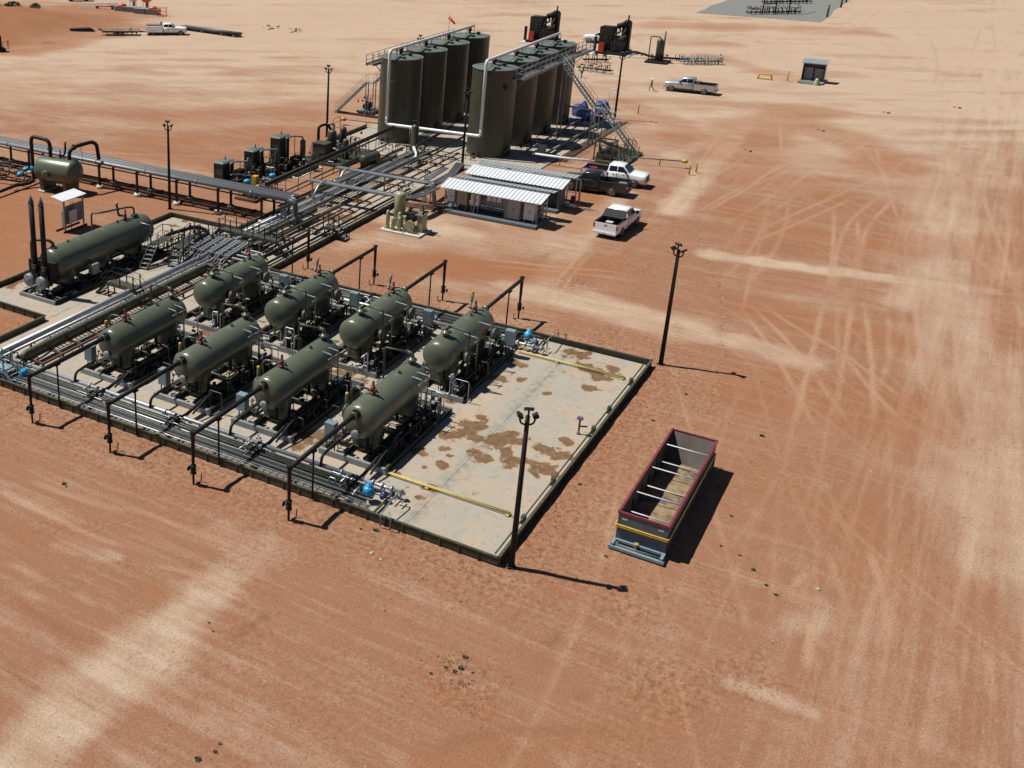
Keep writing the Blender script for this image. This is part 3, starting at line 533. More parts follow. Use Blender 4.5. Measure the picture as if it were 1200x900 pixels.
    col = mix(math_('MULTIPLY', math_('MULTIPLY', at.outputs['Alpha'], mpale.outputs[0]), .5), col, (.36,.225,.15))
    # grains: light and dark specks
    r1 = n.new('ShaderNodeMapRange'); r1.inputs[1].default_value = .3; r1.inputs[2].default_value = .7; r1.inputs[3].default_value = .8; r1.inputs[4].default_value = 1.18
    l.new(nh, r1.inputs[0])
    r2 = n.new('ShaderNodeMapRange'); r2.inputs[1].default_value = .3; r2.inputs[2].default_value = .7; r2.inputs[3].default_value = .8; r2.inputs[4].default_value = 1.19
    l.new(ng, r2.inputs[0])
    mul = n.new('ShaderNodeVectorMath'); mul.operation = 'SCALE'
    l.new(col, mul.inputs[0]); l.new(math_('MULTIPLY', r1.outputs[0], r2.outputs[0]), mul.inputs['Scale'])
    l.new(mul.outputs[0], b.inputs['Base Color'])
    bp = n.new('ShaderNodeBump'); bp.inputs['Strength'].default_value = .55; bp.inputs['Distance'].default_value = .06
    l.new(math_('ADD', ng, math_('MULTIPLY', nh, .35)), bp.inputs['Height'])
    l.new(bp.outputs[0], b.inputs['Normal'])
    return m
SOIL = soil_material()
me.materials.append(SOIL)
struct('ground', me)

# ------------------------------------------------------------------ concrete
def concrete_material():
    m = bpy.data.materials.new('dusty_concrete')
    m.use_nodes = True
    n, l = m.node_tree.nodes, m.node_tree.links
    b = n['Principled BSDF']
    at = n.new('ShaderNodeAttribute'); at.attribute_name = 'stain'
    tc = n.new('ShaderNodeTexCoord')
    def noise(s, det=6, rough=.65):
        q = n.new('ShaderNodeTexNoise'); q.inputs['Scale'].default_value = s; q.inputs['Detail'].default_value = det; q.inputs['Roughness'].default_value = rough
        l.new(tc.outputs['Object'], q.inputs['Vector']); return q.outputs[0]
    def rng(x, a, b_, c=0.0, d=1.0):
        q = n.new('ShaderNodeMapRange'); 
        for i, v in enumerate((a, b_, c, d)): q.inputs[i+1].default_value = v
        l.new(x, q.inputs[0]); return q.outputs[0]
    def mix(f, a, b_):
        q = n.new('ShaderNodeMix'); q.data_type = 'RGBA'; l.new(f, q.inputs['Factor'])
        for k, x in (('A', a), ('B', b_)):
            if isinstance(x, tuple): q.inputs[k].default_value = (*x, 1)
            else: l.new(x, q.inputs[k])
        return q.outputs['Result']
    col = mix(rng(noise(.55), .35, .65), (.295,.284,.246), (.36,.295,.225))
    col = mix(rng(noise(1.6, 8), .52, .72, 0, .6), col, (.25,.255,.215))
    col = mix(rng(noise(.3, 5), .5, .68, 0, .6), col, (.43,.3,.2))
    col = mix(rng(noise(7, 8), .45, .75, 0, .45), col, (.33,.25,.18))
    s = n.new('ShaderNodeMath'); s.operation = 'MULTIPLY_ADD'; s.inputs[1].default_value = 2.6
    sub = n.new('ShaderNodeMath'); sub.operation = 'SUBTRACT'; sub.inputs[1].default_value = .5
    l.new(noise(.95, 7, .62), sub.inputs[0]); l.new(sub.outputs[0], s.inputs[0]); l.new(at.outputs['Fac'], s.inputs[2])
    halo = rng(s.outputs[0], .1, .5, 0, .55)
    col = mix(halo, col, (.36,.24,.14))
    wet = rng(s.outputs[0], .42, .55)
    wcol = mix(rng(noise(2.6, 6), .4, .65), (.14,.078,.036), (.2,.122,.064))
    sy = n.new('ShaderNodeSeparateXYZ'); l.new(tc.outputs['Object'], sy.inputs[0])
    d1 = n.new('ShaderNodeMath'); d1.operation = 'SUBTRACT'; d1.inputs[1].default_value = 19.17; l.new(sy.outputs[1], d1.inputs[0])
    d2 = n.new('ShaderNodeMath'); d2.operation = 'ABSOLUTE'; l.new(d1.outputs[0], d2.inputs[0])
    sm = n.new('ShaderNodeMath'); sm.operation = 'MULTIPLY'; l.new(rng(d2.outputs[0], .05, .75, .8, 0), sm.inputs[0]); l.new(rng(noise(2.2, 8), .4, .62), sm.inputs[1])
    col = mix(sm.outputs[0], col, (.15,.17,.145))
    scf = rng(noise(1.7, 10, .78), .54, .64, 0, .6)
    col = mix(scf, col, (.16,.18,.15))
    col = mix(wet, col, wcol)
    l.new(col, b.inputs['Base Color'])
    l.new(rng(wet, 0, 1, .85, .42), b.inputs['Roughness'])
    bp = n.new('ShaderNodeBump'); bp.inputs['Strength'].default_value = .2; bp.inputs['Distance'].default_value = .02
    l.new(noise(14), bp.inputs['Height']); l.new(bp.outputs[0], b.inputs['Normal'])
    return m
CONC = concrete_material()
PZ = .07
def slab(x0, x1, y0, y1, parent, st=.18):
    nx, ny = max(2, int((x1-x0)/st)+1), max(2, int((y1-y0)/st)+1)
    xs = np.linspace(x0, x1, nx); ys = np.linspace(y0, y1, ny)
    X, Y = np.meshgrid(xs, ys, indexing='ij')
    f = np.zeros_like(X)
    for bx_, by_, r in STROKES['stain']:
        f = np.maximum(f, .85*(1-sstep(0, r*1.9, np.hypot(X-bx_, Y-by_))))
    V = np.stack([X, Y, np.full_like(X, PZ)], -1).reshape(-1, 3)
    idx = np.arange(nx*ny).reshape(nx, ny)
    F = np.stack([idx[:-1,:-1], idx[1:,:-1], idx[1:,1:], idx[:-1,1:]], -1).reshape(-1, 4).tolist()
    loop = list(idx[:,0])+list(idx[-1,1:])+list(idx[-2::-1,-1])+list(idx[0,-2:0:-1])
    low = [(V[i][0], V[i][1], -.1) for i in loop]
    nb = len(V); m_ = len(loop)
    for k in range(m_):
        F.append((loop[k], nb+k, nb+(k+1)%m_, loop[(k+1)%m_]))
    me = bpy.data.meshes.new('slab')
    me.from_pydata([tuple(v) for v in V]+low, [], F)
    a = me.attributes.new('stain', 'FLOAT', 'POINT')
    a.data.foreach_set('value', np.concatenate([f.ravel(), np.zeros(m_)]).astype(np.float32))
    me.materials.append(CONC); me.update()
    o = bpy.data.objects.new('slab', me); C.objects.link(o); o.parent = parent
pad = bpy.data.objects.new('concrete_pad', None); C.objects.link(pad); pad['kind'] = 'structure'
for y0, y1 in ((14.25,19.16),(19.175,26),(26.03,33),(33.03,40),(40.03,44.02)):
    slab(42.0, 67.85, y0, y1, pad)
slab(42.0, 67.85, 44.05, 52.0, pad); 
slab(50.95, 74.85, 52.03, 59.3, pad)
slab(67.9, 87, 44.1, 51.9, pad, .3); slab(87.03, 106, 44.1, 51.9, pad, .3)
for x0, x1 in ((106.05,118),(118.04,130),(130.04,138)):
    slab(x0, x1, 37.2, 42, pad, .5); slab(x0, x1, 42.04, 52, pad, .5); slab(x0, x1, 52.04, 61.4, pad, .5)
# grey gravel yard far off at the top right
g = MB()
xs = list(np.linspace(251, 330, 12)); e = random.Random(4)
g2 = [(x, 55-(x-251)*.02+e.uniform(-1,1)) for x in xs]; g3 = [(x, 30.3-(x-251)*.01+e.uniform(-.5,.5)) for x in xs]
for i in range(11):
    g.quad((*g3[i],.03), (*g3[i+1],.03), (*g2[i+1],.03), (*g2[i],.03))
struct('gravel_yard', g, M['rock'])

# ------------------------------------------------------------------ loose soil: clods and pale stones (uncountable)
def scatter(name, n, m, seed, size, where, flat=.7):
    r = np.random.RandomState(seed)
    P = where(r, n)
    s = size[0]*(size[1]/size[0])**(r.rand(n)**2.0)
    base = np.array([(1,0,0),(0,1,0),(-1,0,0),(0,-1,0),(0,0,1),(0,0,-.4)], float)
    V = base[None]*(1+(r.rand(n,6,1)-.5)*.9)*s[:,None,None]
    a = r.rand(n)*6.28; ca, sa = np.cos(a)[:,None], np.sin(a)[:,None]
    x, y = V[:,:,0]*ca-V[:,:,1]*sa*.7, V[:,:,0]*sa+V[:,:,1]*ca*.7
    V = np.stack([x+P[:,0:1], y+P[:,1:2], V[:,:,2]*flat+.005], -1).reshape(-1,3)
    F = np.array([(0,1,4),(1,2,4),(2,3,4),(3,0,4),(1,0,5),(2,1,5),(3,2,5),(0,3,5)])
    F = (F[None]+np.arange(n)[:,None,None]*6).reshape(-1,3)
    me = bpy.data.meshes.new(name); me.from_pydata(V.tolist(), [], F.tolist()); me.materials.append(m); me.update()
    o = bpy.data.objects.new(name, me); C.objects.link(o); o['kind'] = 'stuff'
    return o
def out_of_pad(P):
    x, y = P[:,0], P[:,1]
    bad = ((x>41.6)&(x<68.2)&(y>13.9)&(y<60)) | ((x>67)&(x<143)&(y>37)&(y<62)) | ((x>46)&(x<57)&(y>7.6)&(y<10.5))
    P[bad] = (30, 60)
    return P
def near_wall(r, n):
    t = r.rand(n); d = r.rand(n)**1.6*6
    a = t < .6
    x = np.where(a, 41.5-d, 42+r.rand(n)*26); y = np.where(a, 14+r.rand(n)*37, 13.8-d)
    c = r.rand(n) < .1
    x = np.where(c, 33.5+r.randn(n)*1.0, x); y = np.where(c, 12.3+r.randn(n)*.9, y)
    return out_of_pad(np.stack([x, y], -1))
def anywhere(r, n):
    return out_of_pad(np.stack([20+r.rand(n)**1.3*70, -8+r.rand(n)*48], -1))
scatter('dirt_clods', 3200, M['clod'], 1, (.012,.06), near_wall)
scatter('loose_dirt_clods', 2200, M['clod'], 2, (.012,.05), anywhere)
scatter('pale_pebbles', 1500, M['stone'], 3, (.012,.045), anywhere)

# ------------------------------------------------------------------ containment walls: steel panels with posts
_panel = {}
def wall_run(x0, y0, x1, y1, label, h=.48, step=1.0, group='containment walls round the concrete'):
    t = thing('containment_wall', label, 'low wall', (x0, y0, 0), math.atan2(y1-y0, x1-x0), group)
    L = math.hypot(x1-x0, y1-y0)
    n = max(1, round(L/step)); st = L/n
    key = (round(st, 3), h)
    if key not in _panel:
        b = MB()
        b.bx(.006, st-.006, -.02, .02, -.1, h-.06)
        for z in (.08, .22, .34): b.bx(.006, st-.006, -.045, -.02, z, z+.05)
        b.bx(.0, .06, -.085, -.045, -.1, h-.06)
        _panel[key] = b.mesh('panel', M['wall'])
    for i in range(n):
        obj('panel', _panel[key], None, t, (i*st, 0, 0))
    c = MB().bx(-.05, L+.05, -.07, .07, h-.058, h)
    obj('top_cap', c, M['wall'], t)
    return t
wall_run(41.9, 52.0, 41.9, 14.15, 'long green panel wall along the front edge of the vessel pad')
wall_run(41.9, 14.15, 67.95, 14.15, 'green panel wall on the bare side of the pad facing the open-top bin')
wall_run(67.95, 14.15, 67.95, 44.0, 'green panel wall along the back of the vessel pad')
wall_run(67.95, 44.0, 93.0, 44.0, 'green panel wall on the right of the pipe corridor beside the stairs')
wall_run(93.2, 44.0, 106, 44.0, 'short green panel wall on the right of the corridor near the tanks')
wall_run(106, 51.95, 87.2, 51.95, 'green panel wall left of the corridor below the cable trays')
wall_run(86.6, 51.95, 74.95, 51.95, 'green panel wall left of the corridor under the overhead pipe rack')
wall_run(74.95, 51.9, 74.95, 59.4, 'green panel wall at the far end of the long heater vessel')
wall_run(74.9, 59.4, 50.85, 59.4, 'green panel wall behind the long heater vessel')
wall_run(50.85, 59.35, 50.85, 51.95, 'green panel wall in front of the heater vessel stacks')
wall_run(50.8, 51.9, 41.95, 51.9, 'green panel wall beside the strip of red dirt at the left edge')
wall_run(116.6, 61.5, 106.3, 61.5, 'green panel wall left of the tall tanks by the dark light pole')
# round pipe rail and cleats on top of the right wall
t = thing('wall_rail_pipe', 'thin olive pipe lying along the inside of the bare pad wall', 'pipe', (42.2, 14.42, 0))
obj('pipe', MB().cyl((0,0,.42),(25,0,.42),.045,8), M['wall'], t)
for x in (3.5, 7.8, 14.5, 17.5, 22): obj('clamp', MB().bx(x,x+.3,-.1,.1,.07,.52), M['dgreen'], t)

# ------------------------------------------------------------------ horizontal vessels
R_ = 1.0; AZ = 2.42
def head_profile(L, R):
    p = []
    hd = R*.52
    for i in range(9):
        a = PI/2*i/8
        p.append((hd*(1-math.cos(a)), R*math.sin(a)))
    q = [(L-a, r) for a, r in reversed(p)]
    return p+q
SK = {}
def meshes_once():
    b = MB()
    b.bx(-.1, 8.3, -.08, .08, .07, .11); b.bx(-.1, 8.3, -.08, .08, .36, .4); b.bx(-.1, 8.3, -.015, .015, .11, .36)
    SK['rail'] = b.mesh('skid_rail', M['dgreen'])
    b = MB(); b.bx(-.07,.07,-1.92,1.92,.34,.38); b.bx(-.07,.07,-1.92,1.92,.09,.13); b.bx(-.012,.012,-1.92,1.92,.13,.34)
    SK['cross'] = b.mesh('skid_crossbeam', M['dgreen'])
    b = MB(); b.bx(-.1,.1,-2.1,2.1,.05,.42)
    SK['front'] = b.mesh('skid_end_beam', M['grey'])
    b = MB()
    b.hexa([(-.18,-.8,.4),(.18,-.8,.4),(.18,.8,.4),(-.18,.8,.4),(-.18,-.93,AZ-.3),(.18,-.93,AZ-.3),(.18,.93,AZ-.3),(-.18,.93,AZ-.3)])
    SK['saddle'] = b.mesh('saddle', M['olive'])
    # relief valve: body, bonnet, cap, side outlet
    b = MB(); b.lathe([(0,.1),(.12,.1),(.13,.16),(.18,.16),(.19,.09),(.42,.1),(.44,.15),(.48,.15),(.5,.08),(.85,.07),(.9,.03)], (0,0,0), (0,0,1), 10)
    b.cyl((0,0,.3),(0,.32,.3),.08,8)
    SK['relief'] = b.mesh('relief_valve', M['red'])
    b = MB(); b.lathe([(0,.18),(.28,.18),(.29,.3),(.36,.3),(.37,.17),(.5,.15)], (0,0,0), (0,0,1), 14)
    SK['nozzle'] = b.mesh('nozzle', M['olive'])
    b = MB(); b.lathe([(0,.06),(.12,.06),(.13,.1),(.2,.1)], (0,0,0), (0,0,1), 8)
    SK['coupling'] = b.mesh('coupling', M['dgreen'])
    b = MB(); b.lathe([(0,.28),(.4,.28),(.41,.39),(.48,.39),(.49,.36),(.51,.39),(.58,.39),(.6,.1)], (0,0,0), (0,-1,0), 18)
    for k in range(10):
        a = 2*PI*k/10
        b.cyl((math.cos(a)*.37,-.4,math.sin(a)*.37),(math.cos(a)*.37,-.7,math.sin(a)*.37),.025,5)
    SK['manway'] = b.mesh('manway', M['dgreen'])
    b = MB().lathe([(0,.395),(.05,.395),(.06,.3)], (0,-.5,0), (0,-1,0), 18)
    SK['ring'] = b.mesh('flange_ring', M['galv'])
    b = MB(); b.bx(-.24,.24,-.3,.3,.95,1.95)
    SK['box'] = b.mesh('control_box', M['slate'])
    b = MB()
    b.bx(-.03,.03,-.03,.03,.2,.95)
    SK['boxleg'] = b.mesh('box_stand', M['dgreen'])
    b = MB(); b.lathe([(0,.03),(.2,.03),(.21,.1),(.24,.1),(.25,.05),(.34,.05)], (0,0,0), (0,0,1), 8)
    SK['handwheel'] = b.mesh('hand_valve', M['red'])
meshes_once()

def clutter(seed, x0, x1, y0, y1, n, zmax=1.2):
    """small instrument piping: risers, elbows, valve bodies"""
    r = random.Random(seed); b = MB()
    for _ in range(n):
        x, y, z = r.uniform(x0,x1), r.uniform(y0,y1), r.uniform(.35,zmax)
        k = r.random()
        if k < .4:
            l = r.uniform(.3,.9)*r.choice([-1,1])
            b.pipe([(x,y,.1),(x,y,z),(x+l,y,z)], r.uniform(.025,.05), .1, 6)
        elif k < .65:
            l = r.uniform(.3,1.0)*r.choice([-1,1])
            b.pipe([(x,y,.1),(x,y,z),(x,y+l,z),(x,y+l,.2)], r.uniform(.02,.04), .1, 6)
        elif k < .85:
            b.lathe([(-.15,.05),(-.12,.1),(-.08,.1),(-.07,.07),(.07,.07),(.08,.1),(.12,.1),(.15,.05)], (x,y,z), r.choice([(1,0,0),(0,1,0)]), 8)
            b.cyl((x,y,z),(x,y,z+.25),.02,5); b.flange((x,y,z+.26),(0,0,1),.1,.02,8)
        else:
            b.box((x,y,z),(.2,.16,.24))
    return b

VG = 'horizontal vessels on the concrete pad'
def vessel(row, loc, label):
    L = 7.5
    t = thing('separator_vessel', label, 'vessel', loc, 0, VG)
    sh = MB().lathe(head_profile(L, R_), (0,0,AZ), (1,0,0), 44)
    shell = obj('shell', sh, M['olive'], t)
    wl = MB()
    for x in (.53, 2.6, 4.9, L-.53): wl.lathe([(-.02,R_-.01),(-.015,R_+.006),(.015,R_+.006),(.02,R_-.01)], (x,0,AZ), (1,0,0), 40)
    obj('weld_seam', wl, M['olive'], shell)['kind'] = 'stuff'
    for x in (1.5, 5.9): obj('saddle', SK['saddle'], None, t, (x,0,0))
    for y in (-1.95,-.75,.75,1.95): obj('skid_rail', SK['rail'], None, t, (0,y,0))
    for x in (1.3,2.7,4.1,5.5,6.9): obj('skid_crossbeam', SK['cross'], None, t, (x,0,0))
    near = row == 'near'
    for x in (-.1, 8.3): obj('skid_end_beam', SK['front'], None, t, (x,0,0))
    rx = 1.95 if near else 6.0
    rv = obj('relief_valve', SK['relief'], None, t, (rx,0,AZ+R_-.05))
    zt = AZ+R_
    if near:
        v = MB().pipe([(rx,.3,zt+.27),(rx,1.15,zt+.2),(rx,1.35,zt-.1),(rx+.2,1.4,1.2),(rx+.2,1.4,.4)], .06, .2, 8)
        v.lathe([(0,.11),(1.0,.11),(1.05,.06)], (rx-.1,1.55,1.9), (0,0,1), 10)
    else:
        v = MB().pipe([(rx,.3,zt+.27),(rx,.42,zt+.3),(rx+.35,.45,zt+.5),(rx+.5,.45,zt+1.1)], .09, .2, 8)
    obj('relief_pipe', v, M['olive'], t)
    cap = MB().lathe([(0,.095),(.22,.095),(.25,.05)], ((rx-.1,1.55,2.9) if near else (rx+.49,.45,zt+1.0)), (0,0,1), 10)
    if near or loc[1] < 25: obj('yellow_cap', cap, M['yellow'], t)['label'] = 'yellow pipe cap'
    nxz = 6.75 if near else 1.45
    obj('nozzle', SK['nozzle'], None, t, (nxz,0,zt-.06))
    if near:
        p = MB().pipe([(nxz,0,zt+.3),(nxz,0,zt+.62),(nxz,.35,zt+.66)], .13, .2, 10).flange((nxz,.35,zt+.66),(0,1,0),.17)
        p.pipe([(nxz,.35,zt+.66),(nxz-.05,1.75,zt+.6),(nxz-.05,1.75,.4)], .065, .15, 8)
    else:
        p = MB().pipe([(nxz,0,zt+.3),(nxz,0,zt+.55),(nxz+.25,-.15,zt+.6)], .11, .2, 10)
        p.pipe([(nxz+.25,-.1,zt+.6),(nxz+.3,-1.45,zt+.55),(nxz+.3,-1.45,.5)], .06, .15, 8)
    obj('loop_pipe', p, M['dgreen' if near else 'dgreen'], t)
    for x in ((2.35, 5.2) if near else (2.1, 5.4)): obj('coupling', SK['coupling'], None, t, (x,.02,zt-.04))
    # inlet piece low on the near head
    if near:
        b = MB().lathe([(0,.2),(.3,.2),(.31,.27),(.38,.27),(.4,.12)], (.28,-.1,AZ-.55), (-1,0,0), 14)
        obj('head_nozzle', b, M['grey'], t)
    b = MB().lathe([(0,.16),(.28,.16),(.29,.26),(.36,.26),(.37,.2)], ((.08,0,AZ+.62) if near else (L-.08,0,AZ+.62)), (-1 if near else 1,0,0), 14)
    obj('outlet_nozzle', b, M['olive'], t)
    if not near:
        for x in (1.9, 6.25): obj('flange_ring', SK['ring'], None, obj('manway', SK['manway'], None, t, (x,-.85,AZ-.25)))
    else:
        b = MB().lathe([(0,.3),(.35,.3),(.36,.42),(.5,.42),(.52,.1)], (1.3,.82,AZ-.1), (0,1,0), 16)
        obj('manway', b, M['dgreen'], t)
    # level bridles: thin grey risers with cross arms
    for x, yy in (((5.6,-1.25),(6.3,-1.3)) if near else ((2.9,-1.55),(5.2,-1.5))):
        b = MB()
        b.pipe([(x,-.6,AZ+.78),(x,yy,AZ+.72),(x,yy,.5)], .04, .1, 6)
        b.cyl((x-.35,yy+.05,AZ+.5),(x+.3,yy+.05,AZ+.5),.03,6)
        b.cyl((x,-.9,AZ-.4),(x,yy,AZ-.4),.035,6)
        obj('level_bridle', b, M['steel'], t)
    # side piping on the skid
    b = MB()
    xs = -1.6 if near else 0
    b.pipe([(xs,-1.45,.55),(0,-1.45,.85),(7.6 if near else 9.2,-1.45,.85)], .1, .3, 8)
    b.pipe([(xs+.3,-1.75,.6),(.3,-1.75,1.15),(7,-1.75,1.15),(7,-1.75,.4)], .06, .2, 8)
    b.pipe([(.8,-.9,.7),(6.8,-.9,.7),(6.8,.9,.7)], .08, .2, 8)
    b.pipe([(.8,.95,.62),(7.4,.95,.62)], .07, .2, 8)
    for x in (.6,2.1,3.6,5.1,6.6):
        b.bx(x-.03,x+.03,-1.5,-1.4,.1,.85); b.bx(x-.03,x+.03,-1.8,-1.7,.1,1.15); b.flange((x+.3,-1.45,.85),(1,0,0),.16)
    for x in (1.0,2.3,4.6): b.cyl((x,-.3,1.5),(x,-.3,.7),.09,8)
    b.pipe([(0 if near else 7.5,.9,1.2),(-1.0 if near else 8.6,.9,1.2),(-1.9 if near else 9.6,.9,1.1),(-2.0 if near else 9.7,.9,.5)], .085, .25, 8)
    obj('skid_piping', b, M['black'], t)
    obj('instrument_piping', clutter(int(loc[0]*7+loc[1]), .2, 7.6, -1.9, -1.0, 34, 1.5), M['dgreen'], t)['kind'] = 'stuff'
    obj('drain_piping', clutter(int(loc[0]*5+loc[1]), .5, 7.4, .9, 1.8, 12, 1.1), M['steel'], t)['kind'] = 'stuff'
    b = clutter(int(loc[0]*3+loc[1]), 6.0 if near else -.2, 7.9 if near else .4, -1.8, -.6, 10, 2.0)
    obj('gauge_piping', b, M['silver'], t)['kind'] = 'stuff'
    obj('floor_piping', clutter(int(loc[0]*11+loc[1]), .3, 7.8, -.8, .8, 18, 1.0), M['black'], t)['kind'] = 'stuff'
    bx_, by_ = (.3,1.62) if near else (7.9,-1.85)
    obj('control_box', SK['box'], None, t, (bx_,by_,0)); obj('box_leg', SK['boxleg'], None, t, (bx_,by_-.25,0)); obj('box_leg', SK['boxleg'], None, t, (bx_,by_+.25,0))
    for x, y, z in ((.0,.75,1.3),(.35,.95,1.45),(3.3,-1.75,1.2)) if near else ((7.5,-1.1,1.2),(7.8,-.8,1.35),(2.4,-1.75,1.15)):
        obj('hand_valve', SK['handwheel'], None, t, (x,y,z))
    # walk-around conduit
    b = MB().pipe([(bx_,by_,.95),(bx_,by_,.45),(4,by_,.45),(4,-1.95,.5)], .025, .1, 5)
    obj('conduit', b, M['galv'], t)
    return t
YV = (42.0, 36.0, 30.2, 24.25)
LN = ('olive vessel nearest the left pipe rack in the front row', 'second olive vessel from the left in the front row', 'third olive vessel from the left in the front row', 'front-row olive vessel next to the bare stained concrete')
LF = ('olive vessel beside the pipe rack in the back row, manways on its side', 'second olive vessel from the left in the back row', 'third olive vessel from the left in the back row', 'back-row olive vessel next to the bare concrete with yellow-tipped vent')
for i in range(4):
    vessel('near', (46.15, YV[i], 0), LN[i]); vessel('far', (56.15, YV[i], 0), LF[i])

# ------------------------------------------------------------------ gas risers from the vessel heads
def riser(near, loc, label, L):
    t = thing('outlet_riser', label, 'pipe', loc, 0 if near else PI, 'outlet risers of the vessels')
    z = AZ+.62
    b = MB().lathe([(0,.13),(L-.4,.13)], (0,0,z), (1,0,0), 14)
    for x in (L-.4, L-.1): b.flange((x,0,z),(1,0,0),.26,.07,14)
    b.flange((L*.55,0,z),(1,0,0),.15,.08,14)
    obj('horizontal_pipe', b, M['pole'], t)
    b = MB().lathe([(.0,.06),(1.0,.065),(1.25,.08),(1.9,.1),(z+.08,.115),(z+.1,.17),(z+.19,.17)], (0,0,0), (0,0,1), 12)
    obj('down_pipe', b, M['pole'], t)
    b = MB().flange((0,0,.7),(0,0,1),.17,.06).flange((0,0,1.15),(0,0,1),.17,.06).flange((0,0,1.05),(0,0,1),.15,.06)
    b.ball((0,0,.88),.16,10); b.cyl((0,0,.88),(0,.3,.88),.04,6); b.flange((0,.3,.88),(0,1,0),.15,.03,10)
    obj('valve', b, M['black'], t)
    b = MB().cyl((2.3 if near else 2.4,0,.07),(2.3 if near else 2.4,0,z-.15),.055,8).bx(2.1,2.5,-.12,.12,z-.2,z-.14)
    obj('support_post', b, M['pole'], t)
    b = MB().pipe([(.1,-.1,.05),(.4,-.2,.05),(.45,-.2,.5)], .03, .1, 6)
    obj('drain_stub', b, M['black'], t)
    return t
W4 = ('leftmost', 'second from the left', 'third from the left', 'rightmost')
a = riser(True, (39.5, YV[0], 0), '', 6.85); b_ = riser(False, (70.6, YV[0], 0), '', 7.1)
for i in range(4):
    la = 'dark overhead pipe and valved post in front of the pad, '+W4[i]
    lb = 'dark overhead pipe and valved post behind the pad, '+W4[i]
    if i == 0: a['label'] = la; b_['label'] = lb
    else: dup(a, (39.5, YV[i], 0), 0, la); dup(b_, (70.6, YV[i], 0), PI, lb)

# ------------------------------------------------------------------ pipe manifolds along the front and back of the pad
def manifold(x, y0, y1, label, flip):
    """x: wall side; pipes step inwards"""
    s = -1 if flip else 1
    t = thing('pipe_manifold', label, 'pipes', (x, y0, 0), 0, 'pipe manifolds on the pad')
    L = y1-y0
    def P(dx, r, z, m, a=0, e=L):
        b = MB().cyl((s*dx,a,z),(s*dx,e,z),r,8)
        k = a+1.3
        while k < e: b.flange((s*dx,k,z),(0,1,0),r*1.55,.06,10); k += 5.95
        obj('pipe', b, m, t)
    P(.22,.035,.42,M['silver'],1.2); P(.95,.09,.4,M['wall'],2.0); P(1.2,.06,.38,M['silver'],1.5); P(1.42,.1,.42,M['dgreen'],1.9)
    P(1.68,.07,.4,M['wall'],2.2); P(1.9,.05,.42,M['galv'],1.0); P(2.2,.13,.5,M['silver'],2.6)
    # cable ladder with rungs
    lad = obj('cable_ladder', MB().bx(min(s*.4,s*.44),max(s*.4,s*.44),1.5,L,.36,.46).bx(min(s*.76,s*.8),max(s*.76,s*.8),1.5,L,.36,.46), M['galv'], t)
    rg = MB().bx(min(s*.44,s*.76),max(s*.44,s*.76),-.03,.03,.37,.4).mesh('rung', M['galv'])
    for i in range(int((L-1.6)/.42)): obj('rung', rg, None, lad, (0,1.7+i*.42,0))
    ca = MB()
    for dx in (.52,.6,.67): ca.cyl((s*dx,1.6,.43),(s*dx,L,.43),.025,5)
    obj('cable', ca, M['trim'], lad)
    sup = MB().bx(min(0,s*2.5),max(0,s*2.5),-.05,.05,.2,.3)
    for dx in (.1,2.35): sup.bx(min(s*dx,s*(dx+.08)),max(s*dx,s*(dx+.08)),-.04,.04,.07,.2)
    sm = sup.mesh('support_beam', M['dgreen'])
    for i in range(int(L/2.5)+1): obj('support_beam', sm, None, t, (0,min(L-.1,.9+i*2.5),0))
    # branch assemblies in front of each vessel
    for yv in YV:
        b = MB(); y = yv-y0-1.45
        b.pipe([(s*2.7,y,.6),(s*2.0,y,.62),(s*1.42,y,.62),(s*1.42,y,.42)],.08,.15,8)
        for dx in (1.2,1.42,1.9): b.lathe([(-.25,.06),(-.22,.13),(-.15,.13),(-.1,.08),(.1,.08),(.15,.13),(.22,.13),(.25,.06)],(s*dx,y+.3,.42),(0,1,0),8).cyl((s*dx,y+.3,.42),(s*dx,y+.3,.75),.025,5).flange((s*dx,y+.3,.76),(0,0,1),.12,.03,8)
        obj('branch_valves', b, M['black'], t)
        obj('branch_fittings', MB().add(clutter(int(yv*3+x), .9, 2.5, y-.6, y+.9, 7, .8)) if not flip else MB().add(clutter(int(yv*3+x), -2.5, -.9, y-.6, y+.9, 7, .8)), M['silver'], t)['kind'] = 'stuff'
    # end valves
    e = MB().lathe([(0,.14),(.1,.14),(.11,.26),(.2,.28),(.42,.28),(.5,.2),(.52,.12),(.75,.1)], (s*1.1,1.75,.45), (0,0,1), 12).cyl((s*1.1-.3,1.75,.68),(s*1.1+.3,1.75,.68),.12,10).cyl((s*1.1,1.75-.35,.62),(s*1.1,1.75+.2,.62),.13,10)
    obj('actuator_valve', e, M['blue'], t)['label'] = 'bright blue actuator'
    e = MB().ball((s*1.5,1.05,.5),.2,10).cyl((s*1.5-.25,1.05,.45),(s*1.5+.2,1.05,.45),.13,8).cyl((s*1.5,1.05,.5),(s*1.5,1.05,.85),.04,6)
    obj('check_valve', e, M['navy'], t)['label'] = 'dark blue valve'
    e = MB()
    for k in range(4): e.flange((s*2.2,.4+k*.55,.5),(0,1,0),.2,.09,12)
    e.cyl((s*2.2,.2,.5),(s*2.2,2.6,.5),.1,10)
    for k in range(3): e.cyl((s*2.0,.1+k*.4,.3),(s*1.4,.1+k*.4,.3),.04,6)
    obj('end_flanges', e, M['silver'], t)
    # grey bracket standing over the end of the ladder
    e = MB().pipe([(s*-.5,.2,.05),(s*-.5,.2,.75),(s*1.5,.2,1.05),(s*1.7,.2,.95),(s*1.7,.2,.1)],.04,.15,6).pipe([(s*-.5,-.35,.05),(s*-.5,-.35,.75),(s*-.2,-.1,.8)],.04,.1,6)
    obj('pipe_bracket', e, M['galv'], t)
    return t
